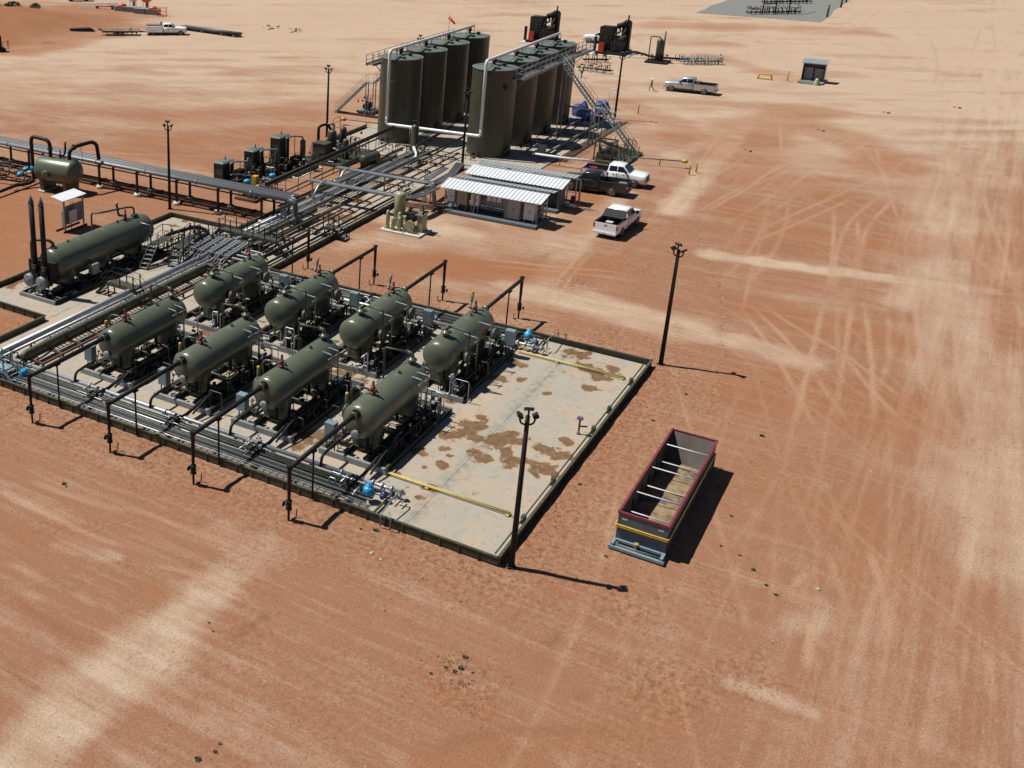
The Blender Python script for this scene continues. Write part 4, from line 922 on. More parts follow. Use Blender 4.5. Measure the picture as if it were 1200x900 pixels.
manifold(42.1, 20.0, 51.2, 'silver and green pipe manifold inside the front wall of the pad', False)
manifold(67.7, 20.3, 44.0, 'silver and green pipe manifold inside the back wall of the pad', True)
# blue valve near the left end of the front manifold
t = thing('actuator_valve', 'blue actuator valve beside the leftmost front riser', 'valve', (43.15, 46.3, .07))
obj('body', MB().lathe([(0,.14),(.25,.14),(.26,.27),(.45,.28),(.6,.2),(.62,.1)], (0,0,.2), (0,0,1), 12).cyl((-.3,0,.45),(.3,0,.45),.12,10), M['blue'], t)
obj('guard_hoop', MB().pipe([(-.25,.3,.2),(-.25,.3,1.2),(.3,.3,1.2),(.3,.3,.2)],.03,.1,6), M['black'], t)
# yellow pipes lying across the bare slab
for x, y0, y1, lb in ((46.1,22.6,15.1,'yellow pipe on blocks across the slab beside the front manifold'),(64.9,22.1,14.9,'yellow pipe on blocks across the slab beside the back manifold')):
    t = thing('yellow_pipe', lb, 'pipe', (x, y1, PZ), 0, 'yellow pipes across the bare slab')
    obj('pipe', MB().cyl((-.06,0,.15),(-.06,y0-y1,.15),.04,8).cyl((.06,.1,.15),(.06,y0-y1,.15),.035,8), M['pyellow'], t)
    for k in (.2, (y0-y1)*.62): obj('block', MB().bx(-.2,.2,k-.09,k+.09,0,.1), M['pyellow'], t)
# red-topped hydrant stub by the right wall
t = thing('hydrant_stub', 'purple-topped hydrant post on the pad beside the right wall', 'valve', (56.3, 15.1, PZ))
obj('post', MB().lathe([(0,.12),(.05,.12),(.06,.06),(.9,.06),(.92,.12),(1.0,.2),(1.05,.2)], (0,0,0), (0,0,1), 10), mat('purple_paint', (.1,.05,.11), .5), t)
obj('hose_nozzle', MB().cyl((0,0,.5),(0,-.45,.62),.05,8), M['dgreen'], t)

# ------------------------------------------------------------------ left pipe rack on the pad
t = thing('pipe_rack', 'long low rack of silver and olive pipes left of the vessels', 'pipe rack', (44, 46, 0))
obj('pipe', MB().cyl((-3,3.1,1.0),(28,3.1,1.0),.2,14), M['silver'], t)
obj('pipe', MB().cyl((-.5,2.72,.86),(27,2.72,.86),.09,8), M['silver'], t)
b = MB().pipe([(.6,1.8,.3),(.6,1.8,.9),(20.5,1.8,.9),(20.8,1.6,.9),(20.8,.9,.8)], .22, .4, 12)
for x in (4.5,9,13.5,18): b.flange((x,1.8,.9),(1,0,0),.25,.06,14)
obj('pipe', b, M['wall'], t)
obj('pipe', MB().pipe([(.6,2.15,.55),(2.2,2.15,.75),(3.2,2.4,.75),(3.6,2.4,.75)], .1, .5, 8), M['galv'], t)
tr = obj('cable_tray', MB().bx(3.2,27,2.18,2.22,.82,.94).bx(3.2,27,2.58,2.62,.82,.94), M['galv'], t)
rg = MB().bx(-.06,.06,2.22,2.58,.84,.88).mesh('rung', M['galv'])
for i in range(64): obj('rung', rg, None, tr, (3.5+i*.36,0,0))
for y in (.45, 1.7, 3.4): obj('rail', MB().bx(.9,27,y-.07,y+.07,.38,.52), M['rust'], t)
rg = MB().bx(-.06,.06,.52,1.63,.38,.5).mesh('rung', M['rust'])
for i in range(14): obj('rung', rg, None, t, (1.0+i*1.86,0,0))
ft = MB().bx(-.06,.06,.39,.51,.07,.38).bx(-.06,.06,3.34,3.46,.07,.38).bx(-.05,.05,1.72,1.88,.5,.7).bx(-.05,.05,3.0,3.2,.5,.8).mesh('support_foot', M['rust'])
for i in range(14): obj('support_foot', ft, None, t, (1.0+i*1.86,0,0))['kind'] = 'stuff'
obj('pipe_end_fittings', clutter(91, -.5, 1.5, .3, 3.2, 12, 1.0), M['black'], t)['kind'] = 'stuff'

# pipe corridor towards the tanks
t = thing('pipe_corridor', 'brown and grey pipes running through the corridor to the tall tanks', 'pipe rack', (71, 44, 0))
def along(ys, z, r, m, x0=0, x1=39):
    for y in ys:
        obj('pipe', MB().cyl((x0,y,z),(x1,y,z),r,8), m, t)
along((1.0,), .3, .11, M['black'],-2,24); along((2.4,), .5, .1, M['rust']); along((3.75,), .5, .12, M['tan'],2,15)
along((5.0,), .75, .1, M['grey'],1,37); along((5.35,5.7), .7, .07, M['galv'],0,37); along((6.15,), .8, .14, M['silver'],1,35); along((6.6,), .7, .12, M['grey'],1,36); along((7.2,), .5, .1, M['black'],8,36)
along((4.1,), .95, .22, M['dgreen'],0,11)
tr = obj('cable_tray', MB().bx(0,34,4.4,4.44,.8,.92).bx(0,34,4.86,4.9,.8,.92).bx(0,34,4.44,4.86,.8,.82), M['galv'], t)
obj('cable', MB().cyl((0,4.55,.86),(34,4.55,.86),.04,5).cyl((0,4.7,.86),(34,4.7,.86),.04,5), M['trim'], tr)
bm = MB().bx(-.07,.07,2.0,7.2,.25,.37).bx(-.06,.06,2.05,2.17,.07,.25).bx(-.06,.06,3.9,4.02,.07,.25).bx(-.06,.06,7.0,7.12,.07,.25).mesh('crossbeam', M['rust'])
for i in range(12): obj('crossbeam', bm, None, t, (1.2+i*3.3,0,0))
b = MB()
b.pipe([(33,5.9,.8),(35.3,5.9,.8),(35.3,5.9,1.5),(36.2,5.9,1.6),(46,6.4,1.6)], .16, .4, 10)
b.pipe([(33,4.7,.8),(44,4.2,1.0)], .12, .3, 8)
obj('pipe', b, M['black'], t)
obj('jacketed_elbow', MB().pipe([(33.6,5.2,.7),(34.6,5.4,.75),(35.3,6.2,1.4)], .15, .3, 10), M['wpipe'], t)
obj('valve_cluster', clutter(92, 30, 40, .6, 7, 34, 1.2), M['black'], t)['kind'] = 'stuff'
obj('valve_cluster', clutter(93, 22, 30, .8, 2.4, 14, 1.0), M['dgreen'], t)['kind'] = 'stuff'
# trays and pipes crossing over between rack and corridor
t = thing('tray_crossing', 'tangle of silver cable trays crossing the pipes at the end of the left rack', 'cable trays', (66, 46, 0))
for k in range(5):
    y = 1.0+k*.85
    b = MB()
    for d in (0,.3): b.tube(bend([(-.6,y+d,.75),(.6,y+d,1.25),(4.2,y+d+.4,1.3),(5.4,y+d+.4,.85),(6.5,y+d+.4,.8)],.5),.035,6)
    for q in range(9): b.bx(.5+q*.42,.56+q*.42,y,y+.7,1.24,1.28)
    b.hexa([(.6,y,1.2),(4.2,y+.4,1.25),(4.2,y+.95,1.25),(.6,y+.5,1.2),(.6,y,1.22),(4.2,y+.4,1.27),(4.2,y+.95,1.27),(.6,y+.5,1.22)])
    obj('cable_tray', b, M['steel'], t)
for k in range(4):
    obj('pipe', MB().pipe([(1.0+k*.75,-1.0,.5),(1.0+k*.75,-.4,1.0),(1.0+k*.75,6.2,1.02),(1.0+k*.75,6.6,.4)], .09, .25, 8), M['galv' if k%2 else 'grey'], t)
obj('pipe', MB().cyl((6.3,-1.6,1.35),(6.3,6.2,1.35),.06,8), M['black'], t)
obj('valve_cluster', clutter(94, 2, 5, 4.4, 6.0, 20, 1.8), M['black'], t)['kind'] = 'stuff'
obj('valve_cluster', clutter(95, -2.2, 1, -.5, 1.4, 14, 1.3), M['dgreen'], t)['kind'] = 'stuff'
obj('valve_cluster', clutter(96, -1, 5.5, .5, 5.5, 20, 1.5), M['silver'], t)['kind'] = 'stuff'

# ------------------------------------------------------------------ stiles (stepped crossovers)
def stair_parts(t, p0, p1, w, m_str, m_tread, n, rails=True, rail_h=1.0, m_rail=None, posts=3):
    """flight from p0 (bottom) to p1 (top); parts under t"""
    p0, p1 = Vector(p0), Vector(p1)
    d = p1-p0; h = Vector((d.x,d.y,0)).normalized(); s = Vector((-h.y,h.x,0))
    for k in (-1,1):
        obj('stringer', MB().bar(p0+s*k*w/2, p1+s*k*w/2, .05, .22), m_str, t)
    td = MB().box((0,0,0),(.28,w-.06,.04)).mesh('tread', m_tread)
    a = math.atan2(h.y,h.x)
    for i in range(n):
        q = p0+d*((i+.5)/n)
        obj('tread', td, None, t, q, a)
    if rails:
        for k in (-1,1):
            b = MB(); o = s*k*w/2; up = Vector((0,0,rail_h))
            b.tube([p0+o, p0+o+up, p1+o+up], .022, 6); b.tube([p0+o+up*.5, p1+o+up*.5], .018, 6)
            for i in range(1,posts+1): q = p0+o+d*i/posts; b.tube([q, q+up], .02, 6)
            obj('handrail', b, m_rail or m_str, t)
def stile(loc, rz, label, Lp, w=.8, h=1.2, run=1.1, m=None, both=True, mt=None):
    m = m or M['black']; mt = mt or M['grey']
    t = thing('crossover_stile', label, 'stile', loc, rz, 'stepped crossovers over the pipes')
    n = 4
    stair_parts(t, (-run,0,.05), (0,0,h), w, m, mt, n, True, .95, m, 1)
    if both: stair_parts(t, (Lp+run,0,.05), (Lp,0,h), w, m, mt, n, True, .95, m, 1)
    b = MB().bx(0,Lp,-w/2,w/2,h-.04,h)
    for y in (-w/2,w/2): b.bx(0,Lp,y-.03,y+.03,h-.2,h+.02)
    obj('platform', b, m if m is not M['black'] else M['dgreen'], t)
    for k in (-1,1):
        b = MB(); y = k*w/2
        b.tube([(0,y,h+1),(Lp,y,h+1)],.022,6); b.tube([(0,y,h+.5),(Lp,y,h+.5)],.018,6)
        q = max(1,round(Lp/1.1))
        for i in range(q+1): b.bx(Lp*i/q-.035,Lp*i/q+.035,y-.035,y+.035,h,h+1)
        obj('guard_rail', b, m, t)
    for lx in (.05, Lp-.13):
        for ly in (-w/2, w/2-.08): obj('leg', MB().bx(lx,lx+.08,ly,ly+.08,.05,h-.2), m, t)
    return t
stile((57.2,51.3,0), -PI/2, 'small black stile over the silver pipe in front of the long heater vessel', 2.6)
stile((71.9,51.4,0), -PI/2, 'long black stile bridging the whole pipe corridor behind the vessels', 5.8, .9, 1.35)
stile((65.6,51.3,0), .25, 'black stile at the end of the left rack by the heater ladder', 3.6, .9, 1.35)
stile((78.4,44.9,0), -PI/2, 'short stile stepping over the green wall to the red dirt', 1.0, .9, 1.0)
stile((42.6,48.9,0), -PI/2, 'blue-grey stile at the left frame edge over the front manifold', 1.8, .8, .9, .8, M['binnose'])

# ------------------------------------------------------------------ long heater vessel on the left pad
t = thing('heater_vessel', 'long olive heater vessel with two black stacks on the left pad', 'vessel', (54, 55.6, 0))
HR, HZ, HL = 1.25, 2.15, 11.9
sh = obj('shell', MB().lathe([(a+.9,r) for a,r in head_profile(HL,HR)], (0,0,HZ), (1,0,0), 48), M['olive'], t)
wl = MB()
for x in (1.6,4.4,7.2,10,12.1): wl.lathe([(-.02,HR-.01),(-.015,HR+.006),(.015,HR+.006),(.02,HR-.01)], (x,0,HZ), (1,0,0), 40)
obj('weld_seam', wl, M['olive'], sh)['kind'] = 'stuff'
obj('burner_box', MB().bx(.35,1.2,-1.0,1.0,1.15,2.6).bx(.2,.4,-1.1,1.1,1.0,2.75), M['black'], t)
for y in (.45,-.55):
    st = obj('stack', MB().lathe([(0,.2),(5.0,.2)], (.25,y,2.2), (0,0,1), 16).lathe([(0,.27),(.12,.27)], (.25,y,2.3), (0,0,1), 16), M['black'], t)
    obj('stack_cap', MB().lathe([(0,.21),(.12,.21),(.7,.02)], (.25,y,7.2), (0,0,1), 16), M['dgrey'], st)
    b = MB().lathe([(0,.25),(.5,.27)], (.5,y+.35*0,1.6), (-1,0,0), 14)
    cv = obj('flame_arrestor', b.lathe([(0,.5),(.35,.5),(.42,.44),(.44,.1)], (-.1,y*1.25,1.35), (-1,0,0), 22), M['galv'], t)
    obj('hub', MB().lathe([(0,.09),(.06,.09)], (-.54,y*1.25,1.35), (-1,0,0), 10), M['galv'], cv)
    obj('stack_elbow', MB().lathe([(0,.3),(.5,.3)], (.25,y,2.0), (0,0,1), 14).lathe([(0,.24),(.3,.24)], (.0,y-.2,2.1), (-1,0,0), 14), M['black'], t)
for x in (2.6,6.6,10.6): obj('saddle', MB().hexa([(x-.2,-1,.4),(x+.2,-1,.4),(x+.2,1,.4),(x-.2,1,.4),(x-.2,-1.15,HZ-.4),(x+.2,-1.15,HZ-.4),(x+.2,1.15,HZ-.4),(x-.2,1.15,HZ-.4)]), M['olive'], t)
for y in (-2.3,-1.1,1.1): obj('skid_rail', MB().bx(-.6,13,y-.1,y+.1,.07,.4), M['black'], t)
for x in (-.7,.6,2.6,4.6,6.6,8.6,10.6,12.6): obj('skid_crossbeam', MB().bx(x-.08,x+.08,-2.3,1.3,.07,.36), M['grey' if x < 0 else 'black'], t)
b = MB().pipe([(11.3,0,HZ+HR-.1),(11.3,0,HZ+HR+.75),(10.7,.2,HZ+HR+.85),(8.2,.9,HZ+HR+.9),(8.0,1.7,HZ+HR+.8),(8.0,1.7,.6)], .08, .3, 8)
b.pipe([(1.8,0,HZ+HR-.1),(1.8,0,HZ+HR+.35),(1.6,.3,HZ+HR+.6),(.9,1.4,HZ+HR+.6),(.9,1.4,1.0)], .12, .3, 8)
b.flange((11.3,0,HZ+HR+.1),(0,0,1),.3,.08,14).flange((1.8,0,HZ+HR+.06),(0,0,1),.26,.08,14)
obj('loop_pipe', b, M['dgreen'], t)
obj('relief_valve', SK['relief'], None, t, (10.2,0,HZ+HR-.06))
obj('relief_pipe', MB().pipe([(10.2,.3,HZ+HR+.25),(9.9,.45,HZ+HR+.3),(9.75,.5,HZ+HR+1.3)], .1, .25, 8), M['dgreen'], t)
obj('yellow_cap', MB().lathe([(0,.13),(.25,.13),(.28,.08)], (9.75,.5,HZ+HR+1.2), (0,0,1), 10), M['yellow'], t)
for x in (3.4,9.2): obj('coupling', SK['coupling'], None, t, (x,0,HZ+HR-.04))
obj('side_box', MB().bx(4.0,4.7,-1.9,-1.4,.9,1.7), M['grey'], t)
obj('skid_piping', MB().pipe([(3,-1.5,.8),(11,-1.5,.8),(12.5,-1,1.0)], .1, .3, 8).pipe([(2.2,-1.9,.6),(12.4,-1.9,.6)], .06, .3, 8).pipe([(7.6,-1.1,1.7),(7.9,-1.8,1.6),(7.9,-1.8,.5)],.08,.2,8), M['black'], t)
obj('instrument_piping', clutter(71, 3, 12.6, -2.1, -1.2, 26, 1.4), M['dgreen'], t)['kind'] = 'stuff'
obj('gauge_piping', clutter(72, 10.5, 13.2, -1.9, -.6, 14, 2.2).pipe([(11,-.9,HZ+.9),(11.4,-1.6,HZ+.7),(11.4,-1.7,1.0)],.035,.1,6), M['silver'], t)['kind'] = 'stuff'
obj('front_fittings', clutter(73, -.6, 1.2, -1.6, 1.4, 16, .9), M['galv'], t)['kind'] = 'stuff'
t = thing('access_ladder', 'black stepped platform with handrails at the far end of the heater vessel', 'stairs', (63.3, 53.0, 0), .18)
stair_parts(t, (-.6,-.2,.05), (1.4,-.2,1.6), .75, M['black'], M['grey'], 6, True, 1.0, M['black'], 2)
obj('platform', MB().bx(1.4,3.6,-.6,.2,1.55,1.6), M['dgreen'], t)
obj('guard_rail', MB().tube([(1.4,.2,2.6),(3.6,.2,2.6),(3.6,-.6,2.6)],.03,6).tube([(1.4,.2,2.1),(3.6,.2,2.1),(3.6,-.6,2.1)],.02,6).tube([(3.6,.2,0),(3.6,.2,2.6)],.04,6).tube([(3.6,-.6,0),(3.6,-.6,2.6)],.04,6), M['black'], t)
t = thing('valve_header', 'dark pump piping between the heater vessel and the black stile', 'pipes', (66.5, 53.2, 0))
obj('header_pipe', MB().pipe([(-.5,1.2,.8),(1.5,1.0,1.3),(4.2,.2,1.4),(4.6,-.6,1.2),(4.6,-1.2,.4)], .16, .4, 10).pipe([(0,-.3,.5),(5,-.4,.5)], .11, .3, 8).pipe([(0,.6,.45),(6,.6,.45)], .09, .3, 8), M['black'], t)
obj('valve_cluster', clutter(74, -1.5, 6, -2.2, 1.6, 70, 1.5), M['black'], t)['kind'] = 'stuff'
obj('valve_cluster', clutter(75, .5, 5, -1.3, 1.0, 14, 1.2), M['silver'], t)['kind'] = 'stuff'

# ------------------------------------------------------------------ roofed instrument stand
t = thing('panel_stand', 'grey instrument stand with sloping white roof behind the heater vessel', 'panel stand', (67.4, 64.6, 0))
for x in (-1.2,1.2):
    obj('post', MB().bx(x-.06,x+.06,-.3,-.18,0,3.0), M['grey'], t)
    obj('brace', MB().bar((x,-.24,2.9),(x,.8,3.05),.08,.08), M['grey'], t)
obj('roof', MB().hexa([(-1.5,-.45,2.9),(1.5,-.45,2.9),(1.5,1.0,3.12),(-1.5,1.0,3.12),(-1.5,-.45,2.96),(1.5,-.45,2.96),(1.5,1.0,3.18),(-1.5,1.0,3.18)]), M['roof'], t)
obj('backboard', MB().bx(-1.15,1.15,-.16,-.1,.6,2.3), M['grey'], t)
obj('meter_box', MB().bx(-.75,.1,-.5,-.3,.8,1.9), M['lgrey'], t)
obj('conduit_box', MB().bx(-1.4,-1.26,-.4,-.1,.5,2.0), M['grey'], t)
obj('conduit', MB().cyl((-.5,-.4,1.9),(-.5,-.4,2.6),.04,6).cyl((-.2,-.4,1.9),(-.2,-.4,2.6),.04,6).cyl((-.5,-.35,.05),(-.5,-.35,.8),.04,6), M['dgrey'], t)
obj('base_frame', MB().bx(-1.5,1.5,-.4,-.28,.02,.14).bx(-1.5,1.5,.5,.62,.02,.14), M['black'], t)

# ------------------------------------------------------------------ short scrubber tank at the left edge
t = thing('scrubber_tank', 'short fat olive tank on its side below the elevated pipe rack', 'tank', (75.3, 73.6, 0), math.radians(6))
TR, TZ = 1.3, 2.1
obj('shell', MB().lathe([(a-2.5,r) for a,r in head_profile(5.0,TR)], (0,0,TZ), (0,1,0), 44), M['olive'], t)
for y in (-1.4,1.4): obj('saddle', MB().hexa([(-1,y-.2,.1),(1,y-.2,.1),(1,y+.2,.1),(-1,y+.2,.1),(-1.2,y-.2,TZ-.3),(1.2,y-.2,TZ-.3),(1.2,y+.2,TZ-.3),(-1.2,y+.2,TZ-.3)]), M['olive'], t)
for y in (-1.4,1.4): obj('footing', MB().bx(-1.3,1.3,y-.4,y+.4,-.05,.14), M['footing'], t)
obj('manway', MB().lathe([(0,.34),(.25,.34),(.26,.42),(.36,.42),(.38,.2)], (-TR*.92,.5,TZ-.1), (-1,0,-.1), 18), M['olive'], t)
b = MB().pipe([(0,.9,TZ+TR-.1),(0,.9,5.0),(0,3.2,5.2),(0,3.2,.8),(-.5,3.3,.5),(-2.2,4.2,.5)], .19, .6, 12).flange((0,.9,4.2),(0,0,1),.3,.1,14)
obj('goose_neck_pipe', b, M['black'], t)
obj('blue_flange', MB().flange((0,3.2,1.9),(0,0,1),.26,.5,12), M['blue'], t)
obj('goose_neck_pipe', MB().pipe([(0,-1.4,TZ+TR-.1),(0,-1.4,4.2),(.6,-1.7,4.6),(2.6,-2.3,4.7),(2.9,-2.6,4.4),(2.9,-2.8,2.9)], .19, .6, 12).flange((.5,-1.65,4.55),(1,-.4,.3),.3,.1,14), M['black'], t)
obj('relief_valve', SK['relief'], None, t, (0,-.3,TZ+TR-.06))
obj('relief_pipe', MB().pipe([(0,-.1,TZ+TR+.2),(0,-.75,TZ+TR+.3),(.05,-.9,TZ+TR+.7),(.1,-.9,TZ+TR+1.6)], .11, .25, 8), M['black'], t)
obj('yellow_cap', MB().lathe([(0,.13),(.25,.13),(.28,.08)], (.1,-.9,TZ+TR+1.5), (0,0,1), 10), M['yellow'], t)
obj('vent_line', MB().pipe([(.1,-.5,4.1),(1.6,-1.6,4.9),(1.6,-1.8,2.8)], .03, .15, 6), M['grey'], t)
t = thing('valve_header', 'pipe header with blue valve actuators at the left edge by the scrubber tank', 'pipes', (75.8, 79.6, 0))
obj('header_pipe', MB().pipe([(-6,-2.6,.5),(-1.5,-2.2,.55),(.5,-2.0,.55),(1.2,-1.8,.5)], .17, .5, 10).pipe([(-1.4,-1.8,.45),(-2.4,3,.45),(-4,9,.4)], .1, .4, 8).pipe([(0,-1.5,.6),(.3,6,.6)], .14, .4, 8), M['black'], t)
for i, (x, y, z) in enumerate(((.3,-.6,.9),(-.7,-.7,.6),(.4,3.4,.9),(-.5,2.6,.6))):
    a_ = obj('actuator', MB().lathe([(0,.12),(.15,.12),(.16,.34),(.38,.34),(.5,.2)], (x,y,z), (0,0,1), 12).cyl((x-.3,y,z+.2),(x+.3,y,z+.2),.14,10), M['blue'], t)
obj('valve_cluster', clutter(76, -1.2, 1.2, -1.5, 5, 34, 1.0), M['dgreen'], t)['kind'] = 'stuff'
obj('hand_valve', MB().lathe([(0,.03),(.3,.03),(.31,.16),(.35,.16)], (-.3,1.1,.8), (0,0,1), 10), M['wall'], t)

# ------------------------------------------------------------------ elevated pipe rack
t = thing('elevated_pipe_rack', 'raised pipe rack on posts running from the left edge to the corridor', 'pipe rack', (78.3, 49, 0))
obj('pipe', MB().cyl((.1,-.2,2.62),(.1,48,2.62),.19,14), M['galv'], t)
for k in range(4):
    x = .62+k*.42
    obj('cable_tray', MB().bx(x,x+.03,0,48,2.45,2.58).bx(x+.35,x+.38,0,48,2.45,2.6).bx(x+.03,x+.35,0,48,2.45,2.47), M['traytop'], t)
    for dx, cr_ in ((.1,.045),(.2,.055),(.29,.04)): obj('cable', MB().cyl((x+dx,0,2.53),(x+dx,48,2.53),cr_,6), M['traytop' if dx != .2 else 'grey'], t)
pm = MB().bx(-.09,.09,-.09,.09,.2,2.3).mesh('post', M['pole'])
fm = MB().lathe([(0,.36),(.34,.34)], (0,0,-.04), (0,0,1), 14).mesh('footing', M['footing'])
bm = MB().bx(-.15,2.35,-.1,.1,2.3,2.43).mesh('crossbeam', M['pole'])
for i in range(9):
    y = 2.6+i*4.85
    for x in (0,2.1): obj('post', pm, None, t, (x,y,0)); obj('footing', fm, None, t, (x,y,0))
    obj('crossbeam', bm, None, t, (0,y,0))
obj('stringer', MB().bx(-.04,.04,0,48,2.18,2.3), M['pole'], t); obj('stringer', MB().bx(2.06,2.14,0,48,2.18,2.3), M['pole'], t)
cl = MB().flange((.1,0,2.62),(0,1,0),.24,.14,14).mesh('pipe_clamp', M['galv'])
for i in range(7): obj('pipe_clamp', cl, None, t, (0,3.8+i*6.2,0))
b = MB().pipe([(.1,-.2,2.62),(.1,-.9,2.5),(.1,-.95,.95),(-.8,-.95,.95)], .24, .4, 12)
obj('drop_pipe', b, M['dgrey'], t)
obj('drop_pipe', MB().pipe([(.9,0,2.6),(.9,-.5,2.5),(.9,-.55,.9),(4,-.55,.8)], .14, .4, 10).pipe([(1.5,0,2.6),(1.5,.5,2.5),(1.5,.7,.7)], .14, .4, 10), M['galv'], t)
t = thing('low_pipe_run', 'low rusty pipes on the dirt under the elevated pipe rack', 'pipe', (79.4, 53, 0))
for dx in (-.3,.9): obj('pipe', MB().cyl((dx,0,.3),(dx,44,.3),.07,8), M['rust'], t)
for i in range(12): obj('sleeper', MB().bx(-.8,1.6,1+i*3.7-.08,1+i*3.7+.08,.04,.2), M['rust'], t)

# big inclined dark pipe on thin props to the tanks
t = thing('flare_line', 'long straight black pipe on thin props beside the corridor', 'pipe', (83, 54.2, 0))
obj('pipe', MB().cyl((0,0,2.1),(27,.4,2.3),.21,14), M['black'], t)
for i in range(11):
    x = 1.2+i*2.4
    obj('prop', MB().cyl((x,.03+x*.014,.0),(x,.03+x*.014,2.0),.045,6), M['rust'], t)
obj('side_pipe', MB().cyl((2,-.9,1.1),(26,-.6,1.2),.09,8).cyl((3,1.0,1.3),(25,1.2,1.3),.1,8), M['dgreen'], t)

# ------------------------------------------------------------------ cooler skids with tall cabinets
def cooler(loc, h, label, seed):
    t = thing('cooler_skid', label, 'machine', loc, 0, 'compressor coolers left of the corridor')
    cab = obj('cabinet', MB().bx(0,2.0,.2,1.25,.4,h), M['dgreen'], t)
    b = MB()
    for z in np.arange(.7,h-.3,.16): b.bx(.15,1.85,.16,.2,z,z+.06)
    obj('louvre', b, M['black'], cab)
    b = MB()
    for y in (.2,1.18): b.bx(-.05,0,y,y+.07,.4,h)
    for z in (.4,h*.5,h-.08): b.bx(-.05,0,.27,1.18,z,z+.07)
    obj('frame', b, M['dgreen'], cab)
    obj('hood', MB().hexa([(-.1,.1,h+.003),(2.1,.1,h+.003),(2.1,1.35,h+.003),(-.1,1.35,h+.003),(.2,.3,h+.12),(1.9,.3,h+.12),(1.9,1.15,h+.12),(.2,1.15,h+.12)]), M['tanktop'], cab)
    obj('exhaust', MB().cyl((1.2,.7,h+.1),(1.2,.7,h+.5),.05,8), M['black'], t)
    obj('skid', MB().bx(-.3,4.2,-2.2,1.5,.05,.3), M['dgreen'], t)
    obj('slab', MB().bx(-.6,4.5,-2.5,1.8,-.05,.05), M['footing'], t)
    sc_ = obj('scrubber', MB().lathe([(0,.3),(h-1.1,.3),(h-.95,.2),(h-.9,.05)], (2.6,-1.1,.5), (0,0,1), 14), M['dgreen'], t)
    obj('loop_pipe', MB().pipe([(2.6,-1.1,2.6),(2.6,-1.1,h-.1),(1.7,-.3,h+.0),(1.0,.0,h-.1),(1.0,.0,h*.5)], .09, .3, 8), M['steel'], t)
    obj('engine', MB().bx(1.0,2.6,-1.2,-.2,.3,1.3).bx(1.2,2.2,-1.0,-.4,1.3,1.6).cyl((.7,-.7,.9),(1.0,-.7,.9),.4,14), M['black'], t)
    obj('skid_piping', clutter(seed, -.1, 4.0, -2.1, .0, 36, 1.8), M['dgreen'], t)['kind'] = 'stuff'
    obj('skid_piping', clutter(seed+5, 0, 4.0, -2.1, .0, 14, 1.6), M['silver'], t)['kind'] = 'stuff'
    obj('vent_pipe', MB().pipe([(2.1,1.0,.4),(2.1,1.0,h-.3),(3.4,.4,h-.4),(3.4,.4,.5)], .04, .12, 6), M['rust'], t)
    return t
cooler((85.7,61.0,0), 2.35, 'lowest dark cooler cabinet, closest to the elevated pipe rack', 81)
cooler((89.5,59.9,0), 2.95, 'middle dark cooler cabinet with a silver loop pipe', 82)
cooler((93.2,59.1,0), 3.7, 'tallest dark cooler cabinet left of the corridor', 83)
t = thing('metering_skid', 'low skid with blue and yellow valves in front of the cooler cabinets', 'pipes', (84.4, 56.6, 0))
obj('skid', MB().bx(-1.5,3.5,-1.2,1.2,.03,.25), M['rust'], t)
obj('actuator', MB().lathe([(0,.12),(.15,.12),(.16,.33),(.4,.33),(.5,.2)], (-.5,.4,1.4), (0,0,1), 12), M['blue'], t)
obj('actuator', MB().lathe([(0,.12),(.15,.12),(.16,.33),(.4,.33),(.5,.2)], (2.3,-.7,1.5), (0,0,1), 12), M['blue'], t)
obj('yellow_box', MB().bx(.7,1.3,.2,.7,1.1,1.9), M['yellow'], t)
obj('valve_cluster', clutter(84, -1.3, 3.4, -1.1, 1.1, 44, 1.7), M['dgreen'], t)['kind'] = 'stuff'
obj('valve_cluster', clutter(85, -1.3, 3.4, -1.1, 1.1, 12, 1.6), M['silver'], t)['kind'] = 'stuff'
# vessels between coolers and tanks
t = thing('treater_skid', 'skid of vertical dark vessels and pipes between coolers and tanks', 'machine', (98.5, 57.2, 0))
obj('skid', MB().bx(0,8,-2.6,2.6,.03,.28), M['dgreen'], t)
obj('box_tank', MB().bx(.3,1.7,-.2,1.4,.28,2.2).bx(.25,1.75,-.25,1.45,2.15,2.25), M['dgreen'], t)
for x, y, r, h in ((3.2,.6,.45,2.9),(4.4,1.5,.4,2.4),(3.0,-1.2,.35,2.2),(6.3,1.0,.4,2.6)):
    obj('vertical_vessel', MB().lathe([(0,r),(h-.3,r),(h-.12,r*.8),(h,r*.25)], (x,y,.3), (0,0,1), 16), M['dgreen'], t)
obj('loop_pipe', MB().pipe([(2.2,1.8,.5),(2.2,1.8,3.6),(3.4,1.4,3.7),(3.6,.9,2.9)], .16, .4, 10), M['black'], t)
obj('loop_pipe', MB().pipe([(3.4,1.5,3.6),(4.6,1.2,3.5),(4.8,1.4,2.6)], .13, .3, 10), M['silver'], t)
obj('valve_cluster', clutter(86, .2, 8, -2.4, 2.4, 56, 2.0), M['dgreen'], t)['kind'] = 'stuff'
obj('valve_cluster', clutter(87, .2, 8, -2.4, 2.4, 18, 1.8), M['silver'], t)['kind'] = 'stuff'
obj('valve_cluster', clutter(99, .2, 8, -2.4, 2.4, 24, 2.2), M['black'], t)['kind'] = 'stuff'
t = thing('knockout_drum', 'small dark drum on its side next to the black inclined pipe', 'tank', (99.5, 52.9, 0))
obj('shell', MB().lathe([(a,r) for a,r in head_profile(3.0,.55)], (0,0,.95), (1,-.12,0), 20), M['dgreen'], t)
obj('saddle', MB().bx(.5,.8,-.4,.4,.03,.7).bx(2.1,2.4,-.55,.25,.03,.7), M['dgreen'], t)
t = thing('scrubber_column', 'tall thin olive column at the foot of the near left tank', 'vessel', (108.6, 51.2, 0))
